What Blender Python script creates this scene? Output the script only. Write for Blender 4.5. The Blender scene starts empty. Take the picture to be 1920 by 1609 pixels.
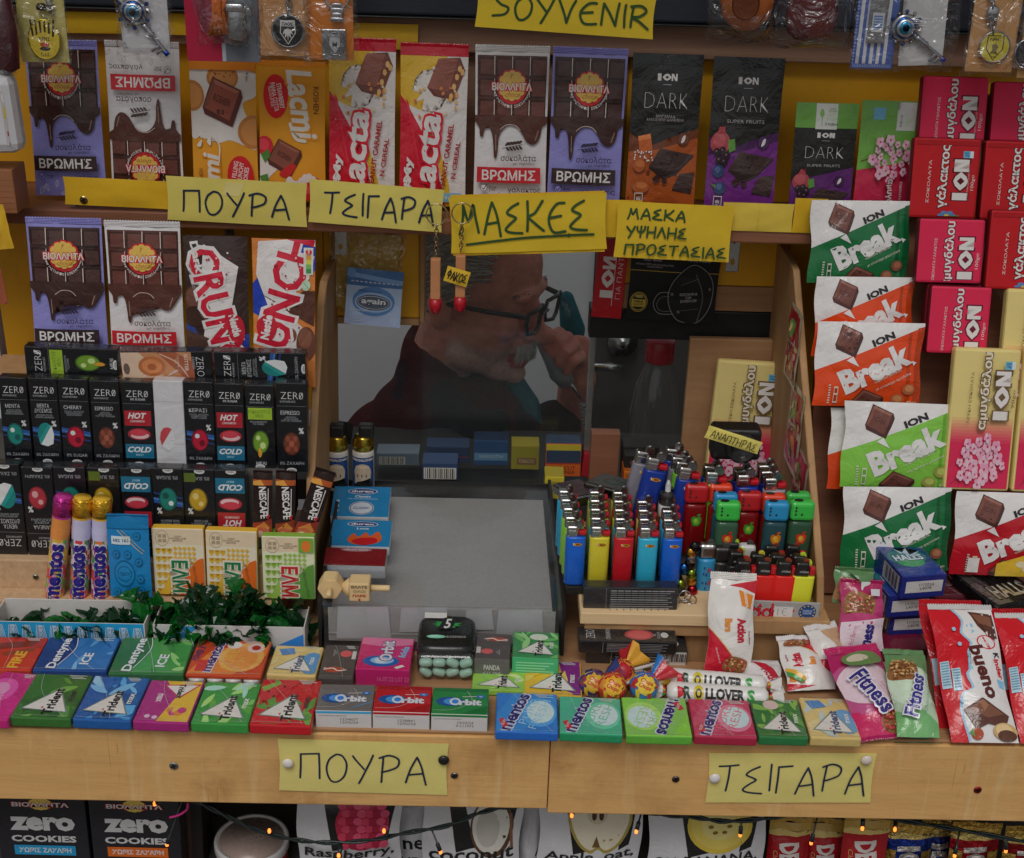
import bpy, bmesh, math, random
from mathutils import Vector, Matrix, noise
random.seed(7)
S = bpy.context.scene
COL = S.collection
rad = math.radians
# ------------------------------------------------------------------ camera
CAMZ = 1.75
F = 2600.0
Xc = Vector((1, -0.0236, -0.02)).normalized()
Yc = Vector((-75, 1142, -2600))
Yc = (Yc - Xc * Yc.dot(Xc)).normalized()
Zc = Xc.cross(Yc)
RW = Matrix((Xc, Yc, Zc))                      # camera -> world rotation rows = world axes in camera space
cam = bpy.data.cameras.new('camera')
cam.sensor_width = 36; cam.lens = F / 1920 * 36
cam.clip_start = 0.05; cam.clip_end = 200
co = bpy.data.objects.new('camera', cam); COL.objects.link(co)
co.matrix_world = Matrix.Translation((0, 0, CAMZ)) @ RW.to_4x4()
S.camera = co
# ------------------------------------------------------------------ light
W = bpy.data.worlds.new('World'); S.world = W; W.use_nodes = True
nt = W.node_tree; bg = nt.nodes['Background']
sky = nt.nodes.new('ShaderNodeTexSky'); sky.sky_type = 'NISHITA'; sky.sun_disc = False
sky.sun_elevation = rad(57); sky.sun_rotation = rad(192)
sky.air_density = 1.4; sky.dust_density = 3.0
hs = nt.nodes.new('ShaderNodeHueSaturation'); hs.inputs['Saturation'].default_value = 0.25
nt.links.new(sky.outputs[0], hs.inputs['Color']); nt.links.new(hs.outputs[0], bg.inputs['Color'])
bg.inputs['Strength'].default_value = 0.09
sl = bpy.data.lights.new('sun', 'SUN'); sl.energy = 1.4; sl.angle = rad(26); sl.color = (1, 0.98, 0.95)
so = bpy.data.objects.new('sun', sl); COL.objects.link(so)
az = rad(192); el = rad(57)
dirv = Vector((math.sin(az) * math.cos(el), math.cos(az) * math.cos(el), math.sin(el)))   # towards the sun
so.rotation_euler = dirv.to_track_quat('Z', 'Y').to_euler(); so.location = (0, -2, 5)
S.view_settings.view_transform = 'Standard'; S.view_settings.look = 'None'
S.view_settings.exposure = -0.56; S.view_settings.gamma = 1.0
S.cycles.max_bounces = 8; S.cycles.transparent_max_bounces = 24
S.cycles.use_denoising = True

# ------------------------------------------------------------------ pixel -> world helpers (layout only)
def ray(px, py):
    return RW @ Vector(((px - 960) / F, (804.5 - py) / F, -1.0))
O3 = Vector((0, 0, CAMZ))
def pt(px, py, d):
    r = ray(px, py); return O3 + r * (d / r.y)
def ptz(px, py, z):
    r = ray(px, py); return O3 + r * ((z - CAMZ) / r.z)
def hit(px, py, p0, n):
    r = ray(px, py); return O3 + r * ((p0 - O3).dot(n) / r.dot(n))

# ------------------------------------------------------------------ colours
GAIN = 1.75
def s2l(v): return v / 12.92 if v <= 0.04045 else ((v + 0.055) / 1.055) ** 2.4
_cc = {}
def C(h, g=None):
    k = (h, g)
    if k not in _cc:
        v = [s2l(int(h[i:i + 2], 16) / 255) * (GAIN if g is None else g) for i in (0, 2, 4)]
        m = max(v)
        if m > 0.82: v = [x * 0.82 / m for x in v]
        _cc[k] = (v[0], v[1], v[2], 1.0)
    return _cc[k]

# ------------------------------------------------------------------ materials
MAT = {}
def nmat(name):
    m = bpy.data.materials.new(name); m.use_nodes = True; MAT[name] = m
    t = m.node_tree; return m, t, t.nodes['Principled BSDF']
def N(t, ty, **kw):
    n = t.nodes.new(ty)
    for k, v in kw.items(): setattr(n, k, v)
    return n
def noise_node(t, scale, detail=3, rough=.5, vec=None, dist=0):
    n = N(t, 'ShaderNodeTexNoise'); n.inputs['Scale'].default_value = scale; n.inputs['Detail'].default_value = detail
    n.inputs['Roughness'].default_value = rough; n.inputs['Distortion'].default_value = dist
    if vec is not None: t.links.new(vec, n.inputs['Vector'])
    return n
def mrange(t, src, a, b, c, d):
    n = N(t, 'ShaderNodeMapRange')
    for i, v in zip((1, 2, 3, 4), (a, b, c, d)): n.inputs[i].default_value = v
    t.links.new(src, n.inputs[0]); return n.outputs[0]
def bumpn(t, h, dist, st=1.0):
    b = N(t, 'ShaderNodeBump'); b.inputs['Distance'].default_value = dist; b.inputs['Strength'].default_value = st
    t.links.new(h, b.inputs['Height']); return b.outputs[0]
def print_mat(name, rough, bump, bscale, spec=.5, metal=0, coat=0, mott=.05):
    """printed surface: colour from the print, with paper mottling, gloss and creases."""
    m, t, p = nmat(name)
    a = N(t, 'ShaderNodeVertexColor', layer_name='Col')
    tc = N(t, 'ShaderNodeTexCoord')
    n1 = noise_node(t, 900, 2, .6, tc.outputs['Object']); n2 = noise_node(t, 45, 4, .6, tc.outputs['Object'])
    v = N(t, 'ShaderNodeMath', operation='ADD'); t.links.new(n1.outputs[0], v.inputs[0]); t.links.new(n2.outputs[0], v.inputs[1])
    mr = mrange(t, v.outputs[0], .6, 1.4, 1 - mott, 1 + mott)
    mx = N(t, 'ShaderNodeVectorMath', operation='SCALE'); t.links.new(a.outputs[0], mx.inputs[0]); t.links.new(mr, mx.inputs['Scale'])
    t.links.new(mx.outputs[0], p.inputs['Base Color'])
    t.links.new(mrange(t, n2.outputs[0], .3, .7, rough * .8, rough * 1.25), p.inputs['Roughness'])
    p.inputs['Specular IOR Level'].default_value = spec; p.inputs['Metallic'].default_value = metal
    p.inputs['Coat Weight'].default_value = coat; p.inputs['Coat Roughness'].default_value = .12
    nb = noise_node(t, bscale, 4, .55, tc.outputs['Object'], .6)
    t.links.new(bumpn(t, nb.outputs[0], bump), p.inputs['Normal'])
    return m
print_mat('card', .5, .0006, 60, .25)
print_mat('paper', .75, .0009, 25, .25, mott=.07)
print_mat('gloss', .24, .0024, 36, .38, coat=.2)
print_mat('wrap', .17, .0048, 26, .4, coat=.25)
print_mat('foil', .3, .005, 90, .6, metal=.8)
print_mat('plastic', .28, .0002, 60, .5)
print_mat('metal', .25, .0004, 120, .5, metal=1)
print_mat('cloth', .95, .004, 260, .1, mott=.2)
print_mat('skin', .5, .0012, 180, .4, mott=.16)
def film_mat(name, rough, bump, scale, tint, amount, k=1.0, dust_sheen=0):
    m, t, p = nmat(name)
    out = t.nodes['Material Output']
    tr = N(t, 'ShaderNodeBsdfTransparent'); tr.inputs[0].default_value = tint
    gl = N(t, 'ShaderNodeBsdfGlossy'); gl.inputs['Roughness'].default_value = rough
    tc = N(t, 'ShaderNodeTexCoord'); nz = noise_node(t, scale, 3, .5, tc.outputs['Object'], 1.2)
    nb = bumpn(t, nz.outputs[0], bump); t.links.new(nb, gl.inputs['Normal'])
    fr = N(t, 'ShaderNodeFresnel'); fr.inputs['IOR'].default_value = 1.45; t.links.new(nb, fr.inputs['Normal'])
    ad = N(t, 'ShaderNodeMath', operation='MULTIPLY_ADD'); t.links.new(fr.outputs[0], ad.inputs[0])
    ad.inputs[1].default_value = k; ad.inputs[2].default_value = amount
    gm = N(t, 'ShaderNodeNewGeometry'); iv = N(t, 'ShaderNodeMath', operation='SUBTRACT'); iv.inputs[0].default_value = 1; t.links.new(gm.outputs['Backfacing'], iv.inputs[1])
    ml = N(t, 'ShaderNodeMath', operation='MULTIPLY'); t.links.new(ad.outputs[0], ml.inputs[0]); t.links.new(iv.outputs[0], ml.inputs[1])
    mx = N(t, 'ShaderNodeMixShader'); t.links.new(ml.outputs[0], mx.inputs[0])
    t.links.new(tr.outputs[0], mx.inputs[1]); t.links.new(gl.outputs[0], mx.inputs[2]); t.links.new(mx.outputs[0], out.inputs[0])
    if dust_sheen:  # pale diffuse streaks: dust that also imitates hazy reflections and sheen
        df = N(t, 'ShaderNodeBsdfDiffuse'); df.inputs[0].default_value = (.7, .72, .72, 1); mp = N(t, 'ShaderNodeMapping'); mp.inputs['Scale'].default_value = (9, 9, 2.2); t.links.new(tc.outputs['Object'], mp.inputs[0])
        n5 = noise_node(t, 1, 5, .65, mp.outputs[0], .7); m5 = N(t, 'ShaderNodeMixShader'); t.links.new(mrange(t, n5.outputs[0], .35, .75, .01, dust_sheen * 2), m5.inputs[0])
        t.links.new(mx.outputs[0], m5.inputs[1]); t.links.new(df.outputs[0], m5.inputs[2]); t.links.new(m5.outputs[0], out.inputs[0])
    return m
film_mat('film', .1, .005, 22, (.99, .99, .99, 1), .0, .7)
film_mat('bagfilm', .14, .018, 30, (.96, .96, .96, 1), .07, 1.3)
film_mat('glass', .04, .0003, 6, (.955, .97, .97, 1), .003, .6, .006)
film_mat('acrylic', .07, .0006, 12, (.95, .95, .95, 1), .03, 1.0, .03)
film_mat('tape', .3, .002, 60, (.98, .96, .88, 1), .06)
def tint_mat(name, col, rough=.08):
    m, t, p = nmat(name); out = t.nodes['Material Output']
    tr = N(t, 'ShaderNodeBsdfTransparent'); tr.inputs[0].default_value = (min(1, col[0] * 1.6 + .05), min(1, col[1] * 1.6 + .05), min(1, col[2] * 1.6 + .05), 1)
    p.inputs['Base Color'].default_value = col; p.inputs['Roughness'].default_value = rough
    mx = N(t, 'ShaderNodeMixShader'); mx.inputs[0].default_value = .62
    t.links.new(tr.outputs[0], mx.inputs[1]); t.links.new(p.outputs[0], mx.inputs[2]); t.links.new(mx.outputs[0], out.inputs[0])
    return m
def surf_mat(name, col, col2, rough=.6, scale=(8, 8, 8), bump=.001, spec=.3, detail=6, dirt=None):
    """painted board, wood grain and the like: two tones through stretched noise, plus optional blotches."""
    m, t, p = nmat(name)
    tc = N(t, 'ShaderNodeTexCoord'); mp = N(t, 'ShaderNodeMapping'); mp.inputs['Scale'].default_value = scale
    t.links.new(tc.outputs['Object'], mp.inputs[0])
    n1 = noise_node(t, 1, detail, .65, mp.outputs[0], .4)
    r = N(t, 'ShaderNodeValToRGB'); r.color_ramp.elements[0].position = .33; r.color_ramp.elements[1].position = .68
    r.color_ramp.elements[0].color = col; r.color_ramp.elements[1].color = col2
    t.links.new(n1.outputs[0], r.inputs[0]); cs = r.outputs[0]
    n2 = noise_node(t, 9, 5, .7, tc.outputs['Object'])
    if dirt:
        mx = N(t, 'ShaderNodeMix', data_type='RGBA'); t.links.new(mrange(t, n2.outputs[0], .5, .72, 0, .75), mx.inputs[0])
        t.links.new(cs, mx.inputs[6]); mx.inputs[7].default_value = dirt; cs = mx.outputs[2]
    if name == 'ply':
        for sc_, lo, hi, cc in (((60, 8, 5), .56, .7, C('c8a878')), ((14, 40, 22), .60, .72, C('8a5f38')), ((210, 9, 9), .68, .72, C('6a5238'))):
            m2 = N(t, 'ShaderNodeMapping'); m2.inputs['Scale'].default_value = sc_; t.links.new(tc.outputs['Object'], m2.inputs[0]); n3 = noise_node(t, 1, 5, .6, m2.outputs[0], .8)
            mx = N(t, 'ShaderNodeMix', data_type='RGBA'); t.links.new(mrange(t, n3.outputs[0], lo, hi, 0, .6), mx.inputs[0]); t.links.new(cs, mx.inputs[6]); mx.inputs[7].default_value = cc; cs = mx.outputs[2]
    t.links.new(cs, p.inputs['Base Color'])
    t.links.new(mrange(t, n2.outputs[0], .3, .7, rough * .8, min(1, rough * 1.2)), p.inputs['Roughness'])
    p.inputs['Specular IOR Level'].default_value = spec
    t.links.new(bumpn(t, n1.outputs[0], bump), p.inputs['Normal'])
    return m
surf_mat('ply', C('ad8552'), C('bf9660'), .65, (3, 60, 30), .0016, .25, 8, C('91693f'))
surf_mat('beam', C('75594a'), C('8a6a55'), .55, (4, 40, 90), .001)
surf_mat('hardwood', C('80603f'), C('967450'), .6, (30, 30, 5), .001)
surf_mat('palewood', C('b39670'), C('c8ad85'), .65, (4, 40, 60), .001)
surf_mat('chip', C('94795c'), C('a68a6c'), .7, (160, 160, 160), .0006)
surf_mat('redwood', C('63402f'), C('774e39'), .5, (4, 40, 60), .001)
surf_mat('board', C('7d5c40'), C('906e4e'), .55, (3, 40, 60), .0008, .3, 6, C('7c5030'))
surf_mat('yellow', C('c28a18'), C('cc951e'), .5, (7, 7, 7), .0008, .35, 5, C('9f7718'))
surf_mat('darkmetal', C('20232b'), C('2a2e37'), .35, (9, 40, 40), .0005, .5)
surf_mat('black', C('161616'), C('1d1c1b'), .4, (20, 20, 20), .0005, .4)
surf_mat('steel', C('8d8d8c'), C('a9a9a6'), .35, (40, 40, 40), .0004, .5)
surf_mat('wallgrey', C('bdbfc3'), C('c4c6ca'), .8, (4, 4, 4), .001, .2)
surf_mat('graysheet', C('7f7d7b'), C('8a8886'), .55, (300, 300, 300), .0003, .3)
surf_mat('pavement', C('4a4744'), C('56524e'), .85, (5, 5, 5), .004, .2)
surf_mat('shade_awning', C('9a9384'), C('a39c8e'), .9, (30, 30, 30), .001, .1)
surf_mat('inside', C('403f3d'), C('4a4845'), .7, (6, 6, 6), .001, .2)
for nm in ('steel',): MAT[nm].node_tree.nodes['Principled BSDF'].inputs['Metallic'].default_value = .85
def emis(name, col, st):
    m, t, p = nmat(name); p.inputs['Emission Color'].default_value = col; p.inputs['Emission Strength'].default_value = st
    p.inputs['Base Color'].default_value = col; return m
emis('bulb', (1, .20, .03, 1), 4)

# ------------------------------------------------------------------ mesh helpers
def mesh(name, v, f, cols=None, mats='card', parent=None, smooth=False, loc=None, M=None):
    me = bpy.data.meshes.new(name); me.from_pydata([tuple(x) for x in v], [], f)
    if cols is not None:
        at = me.color_attributes.new('Col', 'FLOAT_COLOR', 'CORNER'); buf = []
        for fc, c in zip(f, cols): buf.extend(list(c) * len(fc))
        at.data.foreach_set('color', buf)
    if isinstance(mats, str): mats = [mats]
    for x in mats: me.materials.append(MAT[x])
    if smooth: me.polygons.foreach_set('use_smooth', [True] * len(me.polygons))
    o = bpy.data.objects.new(name, me); COL.objects.link(o)
    if M is not None: o.matrix_world = M
    if loc is not None: o.location = loc
    if parent is not None: o.parent = parent
    return o
def tag(o, label=None, cat=None, group=None, kind=None):
    if label: o['label'] = label
    if cat: o['category'] = cat
    if group: o['group'] = group
    if kind: o['kind'] = kind
    return o
def empty(name, M, label=None, cat=None, group=None):
    o = bpy.data.objects.new(name, None); o.empty_display_size = .02; COL.objects.link(o)
    o.matrix_world = M if isinstance(M, Matrix) else Matrix.Translation(M)
    return tag(o, label, cat, group)
_boxc = {}
def rbox(W_, H_, T_, r=.0012, seg=2):
    """rounded box: x centred, y 0..H, z -T..0 (front face at z=0)."""
    k = (round(W_, 4), round(H_, 4), round(T_, 4), r, seg)
    if k in _boxc: return _boxc[k]
    b = bmesh.new(); bmesh.ops.create_cube(b, size=1)
    for q in b.verts: q.co = Vector((q.co.x * W_, (q.co.y + .5) * H_, (q.co.z - .5) * T_))
    r = min(r, .45 * min(W_, H_, T_))
    if r > 0: bmesh.ops.bevel(b, geom=list(b.edges), offset=r, segments=seg, affect='EDGES', profile=.5)
    b.verts.index_update()
    res = ([tuple(q.co) for q in b.verts], [[q.index for q in f.verts] for f in b.faces]); b.free()
    _boxc[k] = res; return res
def box3(name, lo, hi, mat, parent=None, r=.002, col=None):
    """axis-aligned world box between two corners, origin at its base centre."""
    lo = Vector(lo); hi = Vector(hi)
    v, f = rbox(hi.x - lo.x, hi.z - lo.z, hi.y - lo.y, r)
    v = [(x, -z - (hi.y - lo.y) / 2, y) for x, y, z in v]
    f = [list(reversed(q)) for q in f]
    # (x, -z, y) is a proper rotation: keep winding
    f = [list(reversed(q)) for q in f]
    c = ((lo.x + hi.x) / 2, (lo.y + hi.y) / 2, lo.z)
    return mesh(name, v, f, None if col is None else [col] * len(f), mat, parent, loc=c)
def tube(pts, r, n=8, cap=True):
    """swept tube through points; r may be a list."""
    pts = [Vector(p) for p in pts]; k = len(pts); rr = r if isinstance(r, (list, tuple)) else [r] * k
    V, Fc = [], []; up = None
    for i, p in enumerate(pts):
        t = (pts[min(i + 1, k - 1)] - pts[max(i - 1, 0)]).normalized()
        if up is None:
            up = Vector((0, 0, 1)) if abs(t.z) < .9 else Vector((1, 0, 0))
        a = t.cross(up)
        if a.length < 1e-6: a = t.cross(Vector((0, 1, 0)))
        a.normalize(); up = a.cross(t)
        for j in range(n):
            an = 2 * math.pi * j / n
            V.append(p + (a * math.cos(an) + up * math.sin(an)) * rr[i])
    for i in range(k - 1):
        for j in range(n):
            Fc.append([i * n + j, i * n + (j + 1) % n, (i + 1) * n + (j + 1) % n, (i + 1) * n + j])
    if cap: Fc.append(list(range(n - 1, -1, -1))); Fc.append([(k - 1) * n + j for j in range(n)])
    return V, Fc
def lathe(prof, n=24):
    """profile [(r, z)] round z; closes ends where r is small."""
    V, Fc = [], []
    for r, z in prof:
        for j in range(n): V.append((r * math.cos(2 * math.pi * j / n), r * math.sin(2 * math.pi * j / n), z))
    k = len(prof)
    for i in range(k - 1):
        for j in range(n): Fc.append([i * n + j, i * n + (j + 1) % n, (i + 1) * n + (j + 1) % n, (i + 1) * n + j])
    Fc.append(list(range(n - 1, -1, -1))); Fc.append([(k - 1) * n + j for j in range(n)])
    return V, Fc
def join(parts):
    """[(V, F, col)] -> V, F, cols"""
    V, Fc, cs = [], [], []
    for v, f, c in parts:
        o = len(V); V += list(v); Fc += [[i + o for i in q] for q in f]; cs += [c] * len(f)
    return V, Fc, cs

# ------------------------------------------------------------------ print language (percent of the face, v downward)
_gl = {}
def glyphs(s, b=.0, sh=0.0):
    b = max(-.04, min(b, .05)) if b < .2 else b
    k = (s, round(b, 3), sh)
    if k in _gl: return _gl[k]
    c = bpy.data.curves.new('t', 'FONT'); c.body = s; c.resolution_u = 2; c.offset = b if b < .5 else b - 1.0; c.shear = sh; c.space_line = .9
    c.align_x = 'CENTER'
    o = bpy.data.objects.new('t', c); COL.objects.link(o)
    m = bpy.data.meshes.new_from_object(o.evaluated_get(bpy.context.evaluated_depsgraph_get()))
    vs = [(q.co.x, q.co.y) for q in m.vertices]; fs = [list(p.vertices) for p in m.polygons]
    bpy.data.objects.remove(o); bpy.data.curves.remove(c); bpy.data.meshes.remove(m)
    if vs:
        x0 = min(q[0] for q in vs); x1 = max(q[0] for q in vs); y0 = min(q[1] for q in vs); y1 = max(q[1] for q in vs)
        vs = [((x - x0) / (x1 - x0) - .5, (y - y0) / (y1 - y0) - .5) for x, y in vs]
        asp = (x1 - x0) / (y1 - y0)
    else: asp = 1
    _gl[k] = (vs, fs, asp); return _gl[k]
def R(x0, y0, x1, y1, c): return ('p', [(x0, y0), (x1, y0), (x1, y1), (x0, y1)], c)
def P(pts, c): return ('p', pts, c)
def EL(cx, cy, rx, ry, c, n=22, a0=0, a1=360):
    return ('e', cx, cy, rx, ry, c, n, a0, a1)
def T(s, cx, cy, w, h, c, rot=0, b=.02, sh=0): return ('t', s, cx, cy, w, h, c, rot, b, sh)
def TO(s, cx, cy, w, h, c, oc, rot=0, b=.03, o=.06, sh=0):
    n = max(4, len(s)); o = min(o, .05); b = min(b, .03)
    return [T(s, cx, cy, w * (1 + .34 / n), h * 1.2, oc, rot, 1.05 + b, sh), T(s, cx, cy, w, h, c, rot, b, sh)]
def L(pts, w, c, smooth=False, closed=False): return ('l', pts, w, c, smooth, closed)
def flat(ops):
    out = []
    for o in ops:
        if isinstance(o, list): out += flat(o)
        elif o is not None: out.append(o)
    return out
def spin(ops):
    """turn a whole design upside down."""
    out = []
    for o in flat(ops):
        k = o[0]
        if k == 'p': out.append(('p', [(100 - x, 100 - y) for x, y in o[1]], o[2]))
        elif k == 'e': out.append(('e', 100 - o[1], 100 - o[2], o[3], o[4], o[5], o[6], o[7] + 180, o[8] + 180))
        elif k == 't': out.append(('t', o[1], 100 - o[2], 100 - o[3], o[4], o[5], o[6], o[7] + 180, o[8], o[9]))
        elif k == 'l': out.append(('l', [(100 - x, 100 - y) for x, y in o[1]]) + o[2:])
    return out
def sub(ops, x0, y0, x1, y1):
    """squeeze a design into a sub-rectangle of the face."""
    sx = (x1 - x0) / 100; sy = (y1 - y0) / 100; out = []
    for o in flat(ops):
        k = o[0]
        if k == 'p': out.append(('p', [(x0 + x * sx, y0 + y * sy) for x, y in o[1]], o[2]))
        elif k == 'e': out.append(('e', x0 + o[1] * sx, y0 + o[2] * sy, o[3] * sx, o[4] * sy) + o[5:])
        elif k == 't':
            q = abs(math.sin(rad(o[7]))) > .7
            out.append(('t', o[1], x0 + o[2] * sx, y0 + o[3] * sy, o[4] * (sy if q else sx), o[5] * (sx if q else sy)) + o[6:])
        elif k == 'l': out.append(('l', [(x0 + x * sx, y0 + y * sy) for x, y in o[1]], o[2] * (sx + sy) / 2) + o[3:])
    return out
def crom(pts, n=6, closed=False):
    out = []; k = len(pts); rng = range(k if closed else k - 1)
    for i in rng:
        g = (lambda j: pts[j % k]) if closed else (lambda j: pts[max(0, min(k - 1, j))])
        p0, p1, p2, p3 = g(i - 1), g(i), g(i + 1), g(i + 2)
        for q in range(n):
            t = q / n
            out.append(tuple(.5 * (2 * p1[a] + (p2[a] - p0[a]) * t + (2 * p0[a] - 5 * p1[a] + 4 * p2[a] - p3[a]) * t * t + (3 * p1[a] - p0[a] - 3 * p2[a] + p3[a]) * t ** 3) for a in (0, 1)))
    if not closed: out.append(pts[-1])
    return out
def paint(ops, Wd, Ht, z0=.00006, dz=.000035):
    """ops -> verts (x centred, y up from bottom, z), faces, colours"""
    V, Fc, cs = [], [], []; z = z0
    X = lambda u: (u / 100 - .5) * Wd
    Y = lambda v: (1 - v / 100) * Ht
    for o in flat(ops):
        k = o[0]; b = len(V)
        if k == 'p':
            q = [(X(x), Y(y)) for x, y in o[1]]
            ar = sum(q[i][0] * q[(i + 1) % len(q)][1] - q[(i + 1) % len(q)][0] * q[i][1] for i in range(len(q)))
            if ar < 0: q.reverse()
            V += [(x, y, z) for x, y in q]; Fc.append(list(range(b, b + len(q)))); cs.append(C(o[2]))
        elif k == 'e':
            _, cx, cy, rx, ry, c, n, a0, a1 = o
            full = abs(a1 - a0) >= 359.9; m = n if full else n + 1
            q = []
            for i in range(m):
                a = rad(a0 + (a1 - a0) * i / n); q.append((X(cx) + rx / 100 * Wd * math.cos(a), Y(cy) + ry / 100 * Ht * math.sin(a)))
            V += [(x, y, z) for x, y in q]; Fc.append(list(range(b, b + len(q)))); cs.append(C(c))
        elif k == 't':
            _, s, cx, cy, w, h, c, rot, bo, sh = o
            vs, fs, asp = glyphs(s, bo, sh)
            q = abs(math.sin(rad(rot))) > .7
            w = w / 100 * (Ht if q else Wd); h = h / 100 * (Wd if q else Ht)
            ca, sa = math.cos(rad(rot)), math.sin(rad(rot))
            V += [(X(cx) + x * w * ca - y * h * sa, Y(cy) + x * w * sa + y * h * ca, z) for x, y in vs]
            for p in fs: Fc.append([i + b for i in p]); cs.append(C(c))
        elif k == 'l':
            _, pts, w, c, sm, cl = o
            if sm: pts = crom(pts, 6, cl)
            q = [Vector((X(x), Y(y))) for x, y in pts]; w = w / 200 * Wd; n = len(q)
            for i in range(n):
                a = q[(i - 1) % n] if (cl or i > 0) else None; d = q[(i + 1) % n] if (cl or i < n - 1) else None
                t1 = (q[i] - a).normalized() if a is not None and (q[i] - a).length > 1e-9 else None
                t2 = (d - q[i]).normalized() if d is not None and (d - q[i]).length > 1e-9 else None
                t1 = t1 or t2 or Vector((1, 0)); t2 = t2 or t1
                tt = (t1 + t2)
                tt = tt.normalized() if tt.length > .3 else t2
                nn = Vector((-tt.y, tt.x)); sc = 1 / max(.5, abs(nn.dot(Vector((-t1.y, t1.x)))))
                V += [(q[i].x + nn.x * w * sc, q[i].y + nn.y * w * sc, z), (q[i].x - nn.x * w * sc, q[i].y - nn.y * w * sc, z)]
            for i in range(n if cl else n - 1):
                j = (i + 1) % n; Fc.append([b + 2 * i, b + 2 * i + 1, b + 2 * j + 1, b + 2 * j]); cs.append(C(c))
            if not cl:
                for e, ii, jj in ((0, 0, 1), (n - 1, n - 1, n - 2)):
                    tv = (q[ii] - q[jj]); tv = tv.normalized() if tv.length > 1e-9 else Vector((1, 0)); nv = Vector((-tv.y, tv.x)); k0 = len(V)
                    for s_ in range(7):
                        a = math.pi * s_ / 6; V.append((q[ii].x + (nv.x * math.cos(a) + tv.x * math.sin(a)) * w, q[ii].y + (nv.y * math.cos(a) + tv.y * math.sin(a)) * w, z))
                    Fc.append(list(range(k0 + 6, k0 - 1, -1))); cs.append(C(c))
        z += dz
    return V, Fc, cs
def facing(v, f):
    """flip faces that look away from +z"""
    out = []
    for q in f:
        ar = 0
        for i in range(len(q)):
            a, b = v[q[i]], v[q[(i + 1) % len(q)]]; ar += a[0] * b[1] - b[0] * a[1]
        out.append(q if ar >= 0 else q[::-1])
    return out
def slice_lattice(V, Fc, cs, Wd, Ht, nx, ny, ins=0.0):
    b = bmesh.new(); lay = b.loops.layers.float_color.new('Col')
    vs = [b.verts.new(p) for p in V]
    for q, c in zip(Fc, cs):
        try: fc = b.faces.new([vs[i] for i in q])
        except ValueError: continue
        for lp in fc.loops: lp[lay] = c
    bmesh.ops.triangulate(b, faces=[f for f in b.faces if len(f.verts) > 4])
    for pc_, pn in (((Wd / 2 - ins, 0, 0), (1, 0, 0)), ((-Wd / 2 + ins, 0, 0), (-1, 0, 0)), ((0, Ht - ins, 0), (0, 1, 0)), ((0, ins, 0), (0, -1, 0))):
        bmesh.ops.bisect_plane(b, geom=list(b.verts) + list(b.edges) + list(b.faces), plane_co=pc_, plane_no=pn, clear_outer=True)
    for i in range(1, nx):
        bmesh.ops.bisect_plane(b, geom=list(b.verts) + list(b.edges) + list(b.faces), plane_co=((i / nx - .5) * Wd, 0, 0), plane_no=(1, 0, 0))
    for i in range(1, ny):
        bmesh.ops.bisect_plane(b, geom=list(b.verts) + list(b.edges) + list(b.faces), plane_co=(0, i / ny * Ht, 0), plane_no=(0, 1, 0))
    bmesh.ops.triangulate(b, faces=[f for f in b.faces if len(f.verts) > 4])
    b.verts.index_update()
    v = [tuple(q.co) for q in b.verts]; f = [[q.index for q in fc.verts] for fc in b.faces]; c = [tuple(fc.loops[0][lay]) for fc in b.faces]
    b.free(); return v, f, c
def frame(BL, BR, TL, d=None, lean=0, z=None):
    """rectangle seen at three pixels, on a plane leaning back from the vertical (90 = lying flat)."""
    ln = rad(lean); n = Vector((0, -math.cos(ln), math.sin(ln)))
    p = ptz(*BL, z) if z is not None else pt(*BL, d)
    q = hit(*BR, p, n); t = hit(*TL, p, n)
    u = (q - p); Wd = u.length; u.normalize(); v = n.cross(u); Ht = (t - p).dot(v)
    c = (p + q) / 2
    M = Matrix((u, v, n)).transposed().to_4x4(); M.translation = c
    return M, Wd, Ht
def bulge(u, v, b, wr, seed):
    e = max(0.0, math.sin(math.pi * min(max(u, 0), 1))) ** .8 * max(0.0, math.sin(math.pi * min(max(v, 0), 1))) ** .7
    w = noise.noise(Vector((u * 3 + seed * 7.3, v * 4.5, seed))) + .5 * noise.noise(Vector((u * 8 + seed, v * 9, seed * 3.1)))
    return b * e + wr * w * (.35 + .65 * e)
_sd = [0]
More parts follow.
